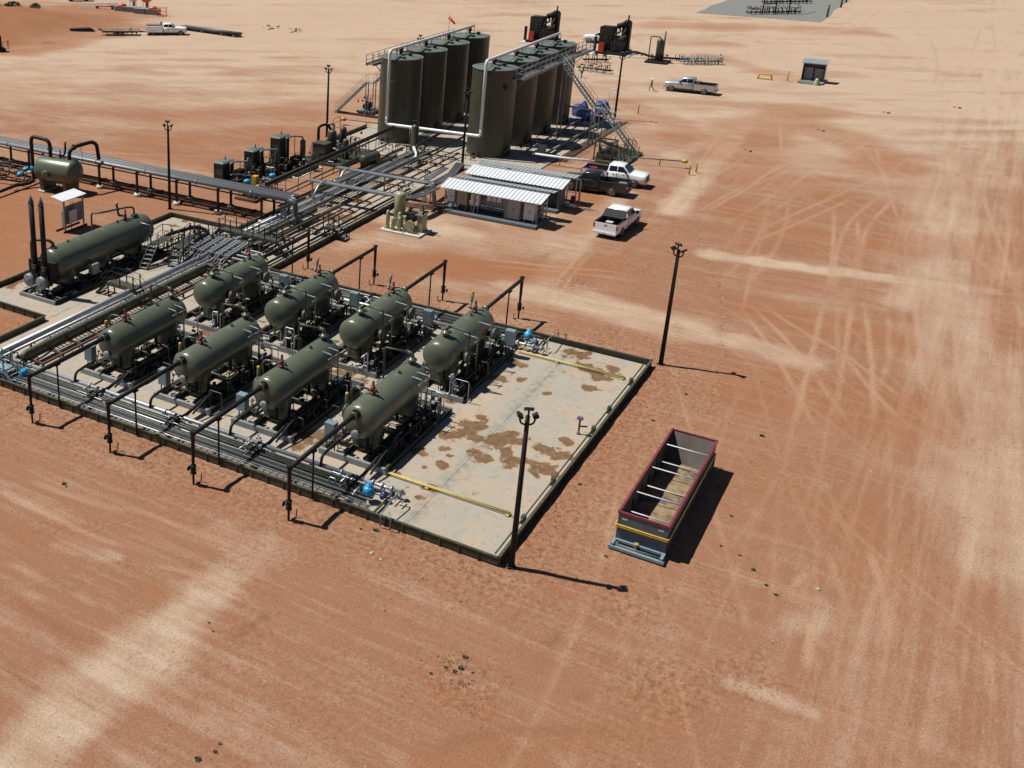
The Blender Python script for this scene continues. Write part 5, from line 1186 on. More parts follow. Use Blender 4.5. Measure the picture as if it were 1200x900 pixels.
obj('shell', MB().lathe([(0,.55),(.1,.42),(3.0,.42),(3.2,.3),(3.3,.1)], (0,0,.05), (0,0,1), 18), M['tank'], t)
obj('ladder', MB().tube([(-.2,.55,.1),(-.2,.55,3.0)],.03,6).tube([(.2,.55,.1),(.2,.55,3.0)],.03,6), M['galv'], t)
obj('top_valve', MB().pipe([(0,0,3.2),(0,0,3.7),(.3,.5,3.7)], .06, .1, 6).flange((0,0,3.75),(0,0,1),.18,.05), M['black'], t)
obj('red_valve', MB().flange((.1,-.25,3.55),(0,0,1),.16,.08), M['red'], t)
obj('base_piping', clutter(88, -2.4, 1.6, -1.8, 2.6, 30, 1.2), M['black'], t)['kind'] = 'stuff'

# ------------------------------------------------------------------ overhead cable trays
def traypath(t, pts, z, w=.6, m=None):
    m = m or M['galv']
    P = bend([(x,y,z) for x,y in pts], 1.2, 6)
    b = MB()
    for k in (-1,1):
        Q = []
        for i, p in enumerate(P):
            d = (P[min(i+1,len(P)-1)]-P[max(i-1,0)]); d.z = 0; d.normalize()
            Q.append(p+Vector((-d.y,d.x,0))*k*w/2)
        for a_, c_ in zip(Q[:-1],Q[1:]): b.bar(a_, c_, .04, .14)
    o = obj('cable_tray', b, m, t)
    c = MB()
    for k in (-.22,-.12,.0,.1,.2):
        Q = []
        for i, p in enumerate(P):
            d = (P[min(i+1,len(P)-1)]-P[max(i-1,0)]); d.z = 0; d.normalize()
            Q.append(p+Vector((-d.y,d.x,0))*k*w/.6+Vector((0,0,.02)))
        c.tube(Q, .035, 5)
    obj('cable', c, M['traytop'], o)
    f = MB()
    for a_, c_ in zip(P[:-1],P[1:]): f.bar(a_-Vector((0,0,.05)), c_-Vector((0,0,.05)), w*.96, .02)
    obj('tray_floor', f, M['grey'], o)
t = thing('overhead_cable_trays', 'overhead grey cable trays looping across the corridor to the shelters', 'cable trays', (0,0,0))
traypath(t, [(87.0,51.8),(87.0,40.9),(91.6,40.6)], 2.0, .7)
traypath(t, [(92.4,51.9),(92.4,41.2),(96,41.2),(101,42.4)], 2.02, .75)
traypath(t, [(87.5,49.4),(92.0,49.4)], 1.98, .7)
traypath(t, [(92.9,42.3),(98,42.6)], 2.15, .5)
for x, y in ((87,51.5),(87,46.5),(87,42.6),(89.5,41.0),(92.4,51.5),(92.4,46.5),(92.3,42.1),(93.2,41.9),(96.5,41.4),(90,49.4)):
    obj('post', MB().bx(x-.05,x+.05,y-.05,y+.05,.03,1.93), M['grey'], t)
for x0, y0, x1, y1 in ((87.3,50.2,84.8,50.2),(92.4,50.6,90.4,50.6),(89.2,40.9,89.2,40.1)):
    obj('drop_conduit', MB().pipe([(x0,y0,2.05),((x0+x1)/2,y0,2.0),(x1,y1,.9)], .12, .5, 8), M['silver'], t)
obj('drop_conduit', MB().pipe([(92.0,41.5,2.0),(91.7,41.0,2.4),(91.7,40.6,.2)], .1, .5, 8).pipe([(91.2,41.5,2.0),(91.2,40.9,2.3),(91.2,40.6,.2)], .1, .5, 8), M['grey'], t)
t = thing('ground_pipe_run', 'low pipes on the dirt crossing from the corridor to the front shelter', 'pipe', (89.4, 44, 0))
obj('pipe', MB().cyl((0,-.3,.25),(1.3,-5.5,.25),.09,8).cyl((.5,-.2,.25),(1.8,-5.4,.25),.07,8).cyl((1.1,-.2,.25),(2.3,-5.4,.25),.09,8), M['rust'], t)
for k in range(5): obj('sleeper', MB().bx(-.2+k*.26,2.0+k*.26,-.7-k*1.05,-.56-k*1.05,.02,.15), M['rust'], t)

# ------------------------------------------------------------------ air compressor skid
t = thing('air_compressor', 'cream-green air compressor skid with upright tank beside the corridor', 'compressor', (82.7, 38.2, 0))
obj('slab', MB().bx(-.2,2.4,-.3,3.6,-.02,.16), M['footing'], t)
obj('air_tank', MB().lathe([(0,.5),(2.9,.5),(3.05,.42),(3.15,.25),(3.18,.05)], (1.7,2.6,.16), (0,0,1), 24).cyl((1.7,2.6,3.3),(1.7,2.6,3.55),.05,8), M['cream'], t)
for x, y, h in ((.4,3.1,1.7),(.25,2.5,1.2),(.7,2.1,1.6),(.3,1.9,1.3),(1.0,1.7,1.3),(.4,1.45,.9)):
    obj('dryer_tower', MB().lathe([(0,.17),(h-.15,.17),(h,.08)], (x,y,.16), (0,0,1), 12), M['cream'], t)
obj('motor', MB().bx(1.0,2.0,.9,1.8,.9,1.7).cyl((.7,1.0,1.25),(1.0,1.0,1.25),.35,14), M['black'], t)
obj('belt_guard', MB().lathe([(0,.48),(.18,.48)], (.25,.9,.8), (1,0,0), 18).lathe([(.18,.44),(.2,.3),(.22,.1)], (.02,.9,.8), (1,0,0), 18), M['cream'], t)
obj('control_cabinet', MB().bx(.9,1.9,.0,.5,.16,1.65), M['cream'], t)
obj('cabinet_top', MB().bx(.8,2.0,-.05,.7,1.66,1.74), M['tanktop'], t)
obj('beacon', MB().cyl((1.2,.1,1.74),(1.2,.1,1.95),.1,8).bar((1.2,.1,1.98),(1.2,-.35,2.1),.12,.12).bar((1.6,.2,1.75),(1.9,.5,2.3),.12,.12), M['black'], t)
obj('frame', MB().bx(.3,.42,.0,3.4,.16,.3).bx(2.0,2.12,.0,3.4,.16,.3), M['cream'], t)
obj('piping', clutter(89, .3, 2.0, .3, 3.2, 24, 1.4), M['cream'], t)['kind'] = 'stuff'

# ------------------------------------------------------------------ tall storage tanks
TH, TRAD = 9.55, 2.42
TX = (113.7, 120.25, 126.7, 133.2)
def tank(loc, label):
    t = thing('storage_tank', label, 'tank', loc, 0, 'tall storage tanks in two rows')
    sh = MB().lathe([(0,TRAD),(.02,TRAD),(TH-.02,TRAD),(TH,TRAD)], (0,0,.07), (0,0,1), 64)
    shell = obj('shell', sh, M['tank'], t)
    b = MB()
    for z in (2.45,4.85,7.25): b.lathe([(-.02,TRAD),(-.015,TRAD+.006),(.015,TRAD+.006),(.02,TRAD)], (0,0,z), (0,0,1), 64)
    for a in (.6,2.7,4.7,5.6): b.bx(TRAD*math.cos(a)-.01,TRAD*math.cos(a)+.012,TRAD*math.sin(a)-.01,TRAD*math.sin(a)+.012,.1,TH)
    obj('weld_seam', b, M['tank'], shell)['kind'] = 'stuff'
    rf = obj('roof', MB().lathe([(0,TRAD+.06),(.06,TRAD+.06),(.07,TRAD),(.32,.3),(.33,.05)], (0,0,TH+.07), (0,0,1), 64), M['tanktop'], t)
    obj('roof_seam', MB().bar((0,-TRAD,TH+.17),(0,0,TH+.42),.06,.03).bar((0,TRAD,TH+.17),(0,0,TH+.42),.06,.03).bar((-TRAD,0,TH+.17),(0,0,TH+.42),.06,.03), M['tanktop'], rf)
    obj('thief_hatch', MB().lathe([(0,.2),(.25,.2),(.26,.28),(.34,.28),(.4,.1)], (0,-1.0,TH+.25), (0,0,1), 12), M['black'], t)
    obj('vent_valve', MB().lathe([(0,.16),(.35,.16),(.36,.3),(.5,.3),(.52,.2),(.75,.22),(.8,.1)], (-.1,.15,TH+.35), (0,0,1), 12), M['black'], t)
    obj('manway', MB().lathe([(0,.32),(.12,.32),(.13,.4),(.2,.4),(.21,.1)], (-TRAD*.3,-TRAD*.945,.75), (-.3,-.95,0), 18), M['tank'], t)
    obj('roof_hatch', MB().lathe([(0,.22),(.2,.22),(.21,.28),(.25,.28)], (-1.5,-.9,TH+.2), (0,0,1), 12), M['tanktop'], t)
    b = clutter(int(loc[0]*3+loc[1]), -1.2, 1.2, -.6, .6, 8, .9)
    o = obj('base_valves', b, M['black'], t, (-TRAD-.9, 0, 0)); o['kind'] = 'stuff'
    return t
TL = ('front tank of the left row with a white vent pipe down its side','second tank from the front in the left row','third tank from the front in the left row','rearmost tank of the left row')
TRL = ('front tank of the right row, largest in view, behind the roofed shelters','second tank from the front in the right row','third tank from the front in the right row','rearmost tank of the right row beside the blue tarps')
a = tank((TX[0], 55.8, 0), TL[0])
for i in range(4):
    if i: dup(a, (TX[i], 55.8, 0), 0, TL[i])
    d_ = dup(a, (TX[i], 44.5, 0), 0, TRL[i])
    if i == 0: obj('level_plate', MB().lathe([(0,.3),(.03,.3)], (-TRAD*.62,-TRAD*.785,7.9), (-.62,-.785,0), 14), M['black'], d_)
# catwalks along the outer sides, with stairs
def catwalk(y0, side, x0, x1, label):
    t = thing('catwalk', label, 'catwalk', (x0, y0, 0), 0, 'catwalks along the tank tops')
    L = x1-x0; z = 8.75; y1 = side*.95
    ya, yb = min(0,y1), max(0,y1)
    b = MB().bx(0,L,ya,ya+.06,z-.18,z).bx(0,L,yb-.06,yb,z-.18,z)
    for i in range(int(L/.3)): b.bx(i*.3,i*.3+.2,ya+.06,yb-.06,z-.05,z-.01)
    obj('deck', b, M['steel'], t)
    def rail(y):
        b = MB()
        for h in (.5,1.1): b.tube([(0,y,z+h),(L,y,z+h)],.03,6)
        b.bx(0,L,y-.012,y+.012,z,z+.12)
        n = int(L/1.5)
        for i in range(n+1): b.bx(L*i/n-.03,L*i/n+.03,y-.03,y+.03,z-.1,z+1.1)
        obj('guard_rail', b, M['steel'], t)
    rail(y1); rail(0)
    obj('end_rail', MB().tube([(0,0,z+1.1),(0,y1,z+1.1)],.03,6).tube([(0,0,z+.5),(0,y1,z+.5)],.03,6).tube([(L,0,z+1.1),(L,y1,z+1.1)],.03,6).tube([(L,0,z+.5),(L,y1,z+.5)],.03,6), M['steel'], t)
    br = MB()
    for x in TX:
        br.bar((x-x0,0,z-.15),(x-x0,y1,z-.15),.08,.1); br.bar((x-x0,-side*.0,z-1.2),(x-x0,y1,z-.2),.07,.07)
    obj('bracket', br, M['steel'], t)
    return t
catwalk(58.35, 1, 111.6, 135.6, 'grey catwalk with railings along the left row of tanks')
catwalk(41.95, -1, 113.4, 137.0, 'grey catwalk with railings along the right row of tanks')
def tankstair(bot, top, label):
    t = thing('tank_stair', label, 'stairs', (0,0,0), 0, 'steel stairs up to the tank catwalks')
    b, p = Vector(bot), Vector(top); mid = b.lerp(p,.5); h = (p-b); h.z = 0; h.normalize(); s = Vector((-h.y,h.x,0))
    m0, m1 = mid-h*.5, mid+h*.5
    stair_parts(t, b, m0, .8, M['steel'], M['steel'], 16, True, 1.05, M['steel'], 5)
    stair_parts(t, m1, p, .8, M['steel'], M['steel'], 16, True, 1.05, M['steel'], 5)
    obj('landing', MB().hexa([m0-s*.42-Vector((0,0,.05)), m1-s*.42-Vector((0,0,.05)), m1+s*.42-Vector((0,0,.05)), m0+s*.42-Vector((0,0,.05)), m0-s*.42, m1-s*.42, m1+s*.42, m0+s*.42]), M['steel'], t)
    b2 = MB()
    for q in (m0, m1, p-h*.3):
        for k in (-1,1):
            c = q+s*k*.4; b2.bx(c.x-.05,c.x+.05,c.y-.05,c.y+.05,.02,q.z-.1)
    obj('support_leg', b2, M['steel'], t)
    return t
tankstair((122.8,30.8,.05), (125.6,40.9,8.7), 'steel stair climbing the right row of tanks beside the parked trucks')
tankstair((122.0,68.9,.05), (122.6,59.4,8.7), 'steel stair climbing the left row of tanks from the open yard')
t = thing('stair_beam', 'thin rusty beam at the foot of the left tank stair', 'beam', (121.9,68.3,0)); obj('beam', MB().bx(-.08,.08,-9,.3,.02,.3), M['rust'], t)
# white vent line over both rows
t = thing('vent_line', 'white vent pipe looping over the tank tops and between the two rows', 'pipe', (0,0,0))
VX, VZ = 110.75, 10.75
b = MB().pipe([(VX,44.4,2.75),(VX,44.4,VZ),(134.2,44.6,VZ)], .17, .5, 12)
obj('vent_pipe', b, M['wpipe'], t)
obj('vent_pipe', MB().pipe([(VX,55.9,2.75),(VX,55.9,VZ),(134.2,55.9,VZ)], .17, .5, 12), M['wpipe'], t)
obj('link_pipe', MB().pipe([(VX,44.4,3.2),(VX,44.4,2.55),(VX,55.9,2.35),(VX,55.9,3.2)], .17, .5, 12), M['wpipe'], t)
for y in (44.5,55.9):
    for x in TX:
        for d in (-1.2,1.3): obj('pipe_stand', MB().cyl((x+d,y,TH+.2),(x+d,y,VZ-.1),.035,6), M['dgreen'], t)
        obj('drop_leg', MB().cyl((x-.1,y+.15,TH+.9),(x-.1,y+.05,VZ),.1,8), M['black'], t)
# pipes on the ground beside the right row
t = thing('tank_manifold', 'grey ground pipes along the shaded side of the right tanks', 'pipes', (113, 38, 0))
obj('pipe', MB().cyl((1.5,2.6,.55),(22,2.75,.55),.11,8), M['galv'], t); obj('pipe', MB().cyl((.8,.4,.55),(23,.1,.55),.13,8), M['galv'], t)
for x in (2,8,14,20): obj('support', MB().bx(x-.08,x+.08,-.1,3,.07,.42), M['grey'], t)
obj('white_pipe', MB().pipe([(-.3,1.0,1.0),(-.2,-2.2,1.0),(.3,-5.6,1.0)], .12, .3, 10), M['wpipe'], t)
obj('goose_neck', MB().pipe([(22,5,1.9),(20.6,3.6,2.0),(20.6,1.5,2.0),(20.2,.9,1.7),(20.2,.9,.3)], .12, .4, 10), M['wpipe'], t)
obj('stand', MB().cyl((20.4,1.4,.05),(20.4,1.4,1.9),.05,6).cyl((14,0,.05),(14,0,3.0),.04,6).cyl((7,.4,.05),(7,.4,2.2),.04,6).cyl((0,-2,.05),(0,-2,1),.05,6), M['grey'], t)
obj('valves', clutter(61, .5, 22, 2.0, 4.0, 30, 1.0), M['black'], t)['kind'] = 'stuff'
t = thing('disconnect_box', 'grey switch box on two posts behind the rear shelter', 'switch box', (114.3, 38.6, 0))
obj('post', MB().bx(-.05,.05,-.5,-.4,.02,1.8).bx(-.05,.05,.4,.5,.02,1.8), M['grey'], t); obj('box', MB().bx(-.15,.15,-.38,.38,.7,1.75), M['grey'], t)
t = thing('pump_skid', 'dark green pump skid at the foot of the right tank stair', 'pump', (117.6, 31.6, 0))
obj('skid', MB().bx(-1.2,5.4,-1.6,2.2,.03,.3).bx(-1.0,5.2,-1.4,2.0,.3,.32), M['wall'], t)
obj('motor', MB().cyl((0,1.6,1.3),(0,.4,1.3),.5,16).bx(-.5,.5,.2,1.8,.3,1.0), M['dgreen'], t)
b = MB()
for x in (-.9,.8):
    for y in (0,1.9): b.bx(x,x+.12,y,y+.12,.3,2.25)
b.bx(-.9,.92,.0,.12,2.25,2.4).bx(-.9,.92,1.9,2.02,2.25,2.4).bx(-.9,-.78,.12,1.9,2.25,2.4).bx(.8,.92,.12,1.9,2.25,2.4)
obj('frame', b, M['dgreen'], t)
obj('piping', clutter(62, -.8, 4.6, -1.2, 1.8, 40, 2.0), M['dgreen'], t)['kind'] = 'stuff'; obj('valve_cluster', clutter(63, 1.2, 5, -1.4, 1.4, 16, 1.0), M['black'], t)['kind'] = 'stuff'
t = thing('load_line', 'long thin pipe on props ending at a yellow cap by the bollards', 'pipe', (118.3, 30.0, 0))
obj('pipe', MB().cyl((0,0,.75),(1.4,-5.2,.75),.06,8), M['dgrey'], t); obj('prop', MB().cyl((.8,-2.9,0),(.8,-2.9,.7),.05,6), M['dgrey'], t)
obj('end_cap', MB().lathe([(0,.2),(.5,.22),(.6,.1)], (1.4,-5.0,.75), (.26,-.97,0), 12), M['yellow'], t)
def bollard(loc, label, m='yellow', h=1.1):
    t = thing('bollard', label, 'bollard', loc, 0, 'yellow guard posts')
    obj('post', MB().lathe([(0,.08),(h-.05,.08),(h,.05)], (0,0,0), (0,0,1), 10), M[m], t); obj('base', MB().lathe([(0,.15),(.05,.14)], (0,0,-.01), (0,0,1), 10), M['footing'], t)
    return t
bollard((117.3,23.6,0), 'yellow bollard nearer the camera of the pair by the capped pipe'); bollard((118.6,23.2,0), 'yellow bollard farther from the camera of the pair by the capped pipe')
bollard((143.6,36.3,0), 'thin yellow bollard on the dirt mound behind the right light pole', h=1.3); bollard((138.9,39.2,0), 'thin yellow bollard left of the right light pole', h=1.2)
bollard((179,24.3,0), 'yellow bollard left of the small grey shed', h=1.6)
t = thing('yellow_guard', 'yellow pipe guard frame beside the left tanks', 'guard rail', (114.4, 65.0, 0))
obj('hoop', MB().pipe([(0,0,0),(0,0,1.1),(1.6,-.1,1.1),(1.6,-.1,0)],.06,.15,8).cyl((0,0,.55),(1.6,-.1,.55),.05,6), M['yellow'], t)
t = thing('load_line', 'thin pipe with a yellow end by the left tank stair', 'pipe', (116.4, 64.6, 0))
obj('pipe', MB().cyl((0,0,.7),(.3,-5,.75),.06,8), M['dgrey'], t); obj('end_cap', MB().lathe([(0,.22),(.6,.24),(.7,.1)], (0,-.2,.7), (0,1,0), 12), M['yellow'], t); obj('prop', MB().cyl((.2,-3,0),(.2,-3,.7),.05,6), M['dgrey'], t)
t = thing('pump_skid', 'small dark pump skid by the left tank stair', 'pump', (124, 65.3, 0))
obj('skid', MB().bx(-1.4,1.4,-1,1,.3,.5).bx(-1.2,-1.0,-.9,.9,0,.3).bx(1.0,1.2,-.9,.9,0,.3), M['grey'], t); obj('motor', MB().cyl((-.8,0,1.0),(.6,0,1.0),.42,14), M['black'], t); obj('piping', clutter(64,-1.2,1.2,-.9,.9,16,2.2), M['black'], t)['kind'] = 'stuff'
# blue tarps
def tarp(loc, s, label, seed):
    b = MB(); n, mr = 40, 18
    for i in range(mr+1):
        a = PI/2*i/mr
        for k in range(n):
            th = 2*PI*k/n
            q = math.cos(a)**.45
            x, y, z = s[0]*q*math.cos(th), s[1]*q*math.sin(th), s[2]*math.sin(a)**.8
            f = float(fbm(np.array([x*1.3+z]), np.array([y*1.3+z*.7]), .55, seed=seed*7, oc=3)[0])-.5
            g_ = float(fbm(np.array([th*2.2]), np.array([z*.6]), .5, seed=seed*5+2, oc=2)[0])-.5
            m_ = 1+.55*f+.35*g_
            b.v.append((x*m_, y*m_, max(.01, z*(1+.5*f))))
    for i in range(mr):
        for k in range(n):
            p, q = i*n+k, i*n+(k+1)%n
            b.f.append((p,q,q+n,p+n)); b.s.append(True)
    o = obj('blue_tarp', b, M['tarp'], None, loc)
    tag(o, label, 'tarp', 'blue tarps behind the right tanks')
tarp((138.6,42.2,0), (1.4,1.0,1.5), 'rounded blue tarp cover tight against the rearmost right tank', 1)
tarp((141.6,40.4,0), (1.3,.9,1.6), 'blue tarp cover seen behind the upper part of the right tank stair', 2)
tarp((136.6,40.0,0), (.9,1.4,.6), 'low blue tarp heap beneath a white pipe', 3)
t = thing('arched_screen', 'small pale mesh panel with arched top beside the blue tarps', 'screen', (144.6,40.0,0))
obj('frame', MB().pipe([(0,-.5,0),(0,-.5,2.3),(0,-.2,2.7),(0,.2,2.7),(0,.5,2.3),(0,.5,0)],.05,.2,6), M['lgrey'], t)
obj('mesh_bar', MB().cyl((0,-.17,0),(0,-.17,2.65),.03,5).cyl((0,.17,0),(0,.17,2.65),.03,5).cyl((0,-.5,1),(0,.5,1),.03,5).cyl((0,-.5,1.8),(0,.5,1.8),.03,5), M['lgrey'], t)

# ------------------------------------------------------------------ roofed electrical shelters
def ribroof(mb, c):
    """c: four corners (front left, front right, back right, back left); ribs run front to back"""
    a, b_, c_, d = [Vector(p) for p in c]
    dn = Vector((0,0,-.05))
    mb.hexa([a+dn,b_+dn,c_+dn,d+dn,a,b_,c_,d])
    n = 26
    for i in range(n+1):
        p, q = a.lerp(b_, i/n), d.lerp(c_, i/n)
        mb.bar(p+Vector((0,0,.025)), q+Vector((0,0,.025)), .06, .06)
    return mb
def shelter(loc, label, open_front, bk=(3.2,4.2)):
    t = thing('electrical_shelter', label, 'shelter', loc, 0, 'white-roofed electrical shelters')
    W = 9.1
    obj('deck', MB().bx(0,3.9,-.1,W+.1,.03,.28), M['deck'], t)
    obj('roof', ribroof(MB(), [(.35,W+.35,2.35),(.35,-.3,2.35),(2.45,-.3,2.75),(2.45,W+.35,2.75)]), M['roof'], t)['label'] = 'white ribbed front roof'
    obj('roof', ribroof(MB(), [(bk[0],W+.1,2.74),(bk[0],-.45,2.74),(bk[1],-.45,2.66),(bk[1],W+.1,2.66)]), M['roofgrey'], t)['label'] = 'greyer back roof'
    po = MB().bx(-.05,.05,-.05,.05,.28,2.4).mesh('post', M['grey']); pt = MB().bx(-.05,.05,-.05,.05,.28,2.62).mesh('post', M['grey'])
    for y in (.1,3.1,6.1,W-.1):
        obj('post', po, None, t, (.7,y,0)); obj('post', pt, None, t, (2.3,y,0)); obj('post', pt, None, t, (3.2,y,0))
    for y in (.1,W-.1):
        b = MB()
        for z in (.9,1.7): b.bx(.7,3.2,y-.04,y+.04,z,z+.08)
        b.bar((.7,y,.4),(2.3,y,2.4),.05,.05)
        obj('side_rail', b, M['grey'], t)
    for x, z in ((.7,2.33),(2.3,2.6),(3.2,2.58)): obj('purlin', MB().bx(x-.05,x+.05,0,W,z-.05,z+.05), M['grey'], t)
    # equipment
    def cab(y0,y1,x0,x1,z0,z1,m,name='cabinet',legs=True):
        c = obj(name, MB().bx(x0,x1,y0,y1,z0,z1), M[m], t)
        b = MB().bx(x0-.02,x0,y0+.04,y0+.05+(y1-y0-.1)*.48,z0+.06,z1-.06).bx(x0-.02,x0,y1-.05-(y1-y0-.1)*.48,y1-.04,z0+.06,z1-.06)
        obj('door', b, M[m], c)
        obj('handle', MB().bx(x0-.06,x0-.02,(y0+y1)/2-.12,(y0+y1)/2-.08,(z0+z1)/2-.1,(z0+z1)/2+.1), M['black'], c)
        if legs and z0 > .45:
            obj('cabinet_leg', MB().bx(x0+.05,x0+.12,y0+.05,y0+.12,.28,z0).bx(x0+.05,x0+.12,y1-.12,y1-.05,.28,z0), M['grey'], c)
    if open_front:
        cab(.35,1.35,.72,1.4,.6,2.1,'lgrey'); cab(1.75,3.2,.85,1.7,.35,2.2,'swgear','switchgear',False)
        cab(6.9,7.9,.85,1.5,.9,2.15,'tan'); cab(8.15,8.85,.75,1.4,1.0,2.15,'lgrey'); cab(5.7,6.5,.8,1.5,1.0,2.12,'lgrey')
        for y in (3.9,4.4,4.9,5.4): obj('meter', MB().bx(1.2,1.4,y-.2,y+.2,1.55,2.1), M['lgrey' if y < 5 else 'dgrey'], t)
        obj('backboard', MB().bx(1.62,1.66,3.3,6.8,.95,2.2), M['lgrey'], t)
        obj('rack', MB().bx(1.25,1.35,3.4,6.6,1.35,1.45).bx(1.25,1.35,3.4,6.6,1.0,1.08).bx(1.2,1.6,3.4,8.8,.75,.83), M['grey'], t)
        b = MB(); r = random.Random(3)
        for i in range(22): y = 3.4+i*.25; b.pipe([(1.3,y,1.4),(1.3,y,.8+r.uniform(0,.3)),(1.5,y+r.uniform(-.1,.1),.3)],.03,.08,5)
        obj('conduit', b, M['galv'], t)
    cab(.4,2.6,2.4,2.9,.4,2.3,'dgrey','switchgear',False); cab(3.0,5.0,2.4,2.85,.8,2.2,'grey'); cab(5.5,7.0,2.4,2.85,.8,2.2,'dgrey'); cab(7.3,8.7,2.4,2.85,.8,2.2,'tan')
    if not open_front:
        cab(.1,9.0,1.1,1.6,.35,2.3,'dgrey','switchgear',False)
        obj('end_panel', MB().bx(.75,2.25,-.03,.03,.3,2.35), M['dgrey'], t)
    return t
shelter((90.5,30.5,0), 'front electrical shelter with cabinets open to the camera', True)
shelter((96.2,30.55,0), 'rear electrical shelter with closed dark end beside the trucks', False, (3.3,4.9))
t = thing('canopy_frame', 'grey post frame with red and white hose reel beside the rear shelter', 'frame', (98.9, 29.3, 0))
obj('post', MB().bx(-.05,.05,-.05,.05,0,2.9).bx(.3,.4,.45,.55,0,2.9), M['galv'], t)
obj('red_band', MB().bx(-.07,.07,-.07,.07,.6,1.7), M['bred'], t)
obj('cross_rail', MB().bx(-.04,.04,-.05,1.2,2.82,2.9).bx(-.04,.04,-.05,1.2,1.5,1.58), M['galv'], t)
obj('valve', MB().box((.2,.6,.8),(.4,.4,.7)), M['red'], t)
obj('low_tank', MB().lathe([(0,.2),(.9,.2)], (-.3,.3,.35), (0,1,0), 12), M['lgrey'], t)

# ------------------------------------------------------------------ light poles
def lightpole(loc, label, rz, flat=True):
    t = thing('light_pole', label, 'light pole', loc, rz, 'dark floodlight poles')
    obj('pole', MB().lathe([(-.1,.15),(8.0,.1),(8.02,.03)], (0,0,0), (0,0,1), 14), M['pole'], t)
    obj('base_plate', MB().bx(-.2,.2,-.2,.2,0,.05), M['pole'], t)
    obj('conduit', MB().cyl((-.14,.06,.3),(-.11,.04,7.6),.025,6), M['pole'], t)
    def head(y, x, z, tilt):
        a = obj('lamp_arm', MB().pipe([(0,0,7.55),(x*.8,y*.8,7.6),(x,y,7.85),(x,y,z)], .045, .2, 8), M['pole'], t)
        c = Vector((x,y,z)); d = Vector((x,y,0)).normalized() if abs(x)+abs(y) > .01 else Vector((-1,0,0))
        s = Vector((-d.y,d.x,0)); n = (d*math.cos(tilt)-Vector((0,0,1))*math.sin(tilt)); u = s.cross(n)
        def blk(w_,h_,t0,t1): return [c+n*t0-s*w_-u*h_, c+n*t1-s*w_-u*h_, c+n*t1+s*w_-u*h_, c+n*t0+s*w_-u*h_, c+n*t0-s*w_+u*h_, c+n*t1-s*w_+u*h_, c+n*t1+s*w_+u*h_, c+n*t0+s*w_+u*h_]
        f = obj('floodlight', MB().hexa(blk(.2,.13,-.06,.06)), M['black'], t)
        obj('lens', MB().hexa(blk(.17,.1,.061,.07)), M['glass'], f)
    head(.34,0,8.02,1.0); head(-.34,0,8.02,1.0); head(0,-.12,8.4,.9)
lightpole((42.2,13.6,0), 'dark light pole nearest the camera at the near corner of the pad', .5)
lightpole((68.63,13.7,0), 'dark light pole at the right corner of the pad on open dirt', -.3)
lightpole((76.85,61.0,0), 'dark light pole behind the heater vessel pad', .4)
lightpole((110.0,63.3,0), 'dark light pole left of the tall tanks', .2)
lightpole((107.1,44.7,0), 'dark light pole in front of the right tank row behind the shelters', .9)
lightpole((138.9,37.9,0), 'dark light pole right of the tanks near the blue tarps', -.2)
lightpole((136.9,64.6,0), 'light pole whose lamps just show over the left tanks', .3)
# windsock
t = thing('windsock', 'red windsock on a thin pole behind the left tanks', 'windsock', (150.5,66.6,0))
obj('pole', MB().cyl((0,0,0),(0,0,9.6),.04,8), M['grey'], t)
obj('sock', MB().lathe([(0,.22),(.5,.19),(1.5,.1)], (0,0,9.1), (-.35,-.75,-.45), 12), M['bred'], t)

# ------------------------------------------------------------------ open-top bin
t = thing('open_top_bin', 'blue-grey open-top steel bin with maroon rim on the dirt', 'container', (46.9, 9.0, 0))
BL, BW, BH = 9.8, 1.17, 1.72
def wallp(x0,x1,y0,y1): return MB().bx(x0,x1,y0,y1,.25,BH)
obj('side_wall', wallp(0,BL,BW-.04,BW), M['bin'], t); obj('side_wall', wallp(0,BL,-BW,-BW+.04), M['bin'], t)
obj('front_wall', wallp(-.04,0,-BW,BW), M['bin'], t)
obj('back_wall', MB().hexa([(BL-.9,-BW+.04,.3),(BL-.86,-BW+.04,.3),(BL-.86,BW-.04,.3),(BL-.9,BW-.04,.3),(BL-.04,-BW+.04,BH),(BL,-BW+.04,BH),(BL,BW-.04,BH),(BL-.04,BW-.04,BH)]), M['binin'], t)
obj('liner', MB().bx(0,BL-.05,BW-.05,BW-.041,.3,BH-.01).bx(0,BL-.05,-BW+.041,-BW+.05,.3,BH-.01).bx(.001,.01,-BW+.05,BW-.05,.3,BH-.01), M['binin'], t)
obj('floor', MB().bx(0,BL-.05,-BW+.05,BW-.05,.2,.3), M['binin'], t)
b = MB(); r_ = random.Random(5); nx_, ny_ = 36, 10
for i in range(nx_):
    for j in range(ny_): pass
Hs = lambda i,j: .31+.03*math.sin(i*.5+j*.3)+.03*r_.random()
hh = [[Hs(i,j) for j in range(ny_+1)] for i in range(nx_+1)]
P_ = lambda i,j: (.05+i*(BL-1.1)/nx_, -BW+.06+j*(2*BW-.12)/ny_, hh[i][j])
for i in range(nx_):
    for j in range(ny_): b.quad(P_(i,j),P_(i+1,j),P_(i+1,j+1),P_(i,j+1),smooth=True)
obj('sand', b, mat('wet_sand', (.24,.165,.09), .8, var=.45, scale=.8, dirt=(.1,.055,.026), damt=1.0, bump=.3), t)
rim = MB().bx(-.07,BL+.05,BW-.06,BW+.05,BH,BH+.1).bx(-.07,BL+.05,-BW-.05,-BW+.06,BH,BH+.1).bx(-.07,.04,-BW+.061,BW-.061,BH,BH+.1).bx(BL-.05,BL+.05,-BW+.061,BW-.061,BH,BH+.08)
obj('rim', rim, M['maroon'], t)
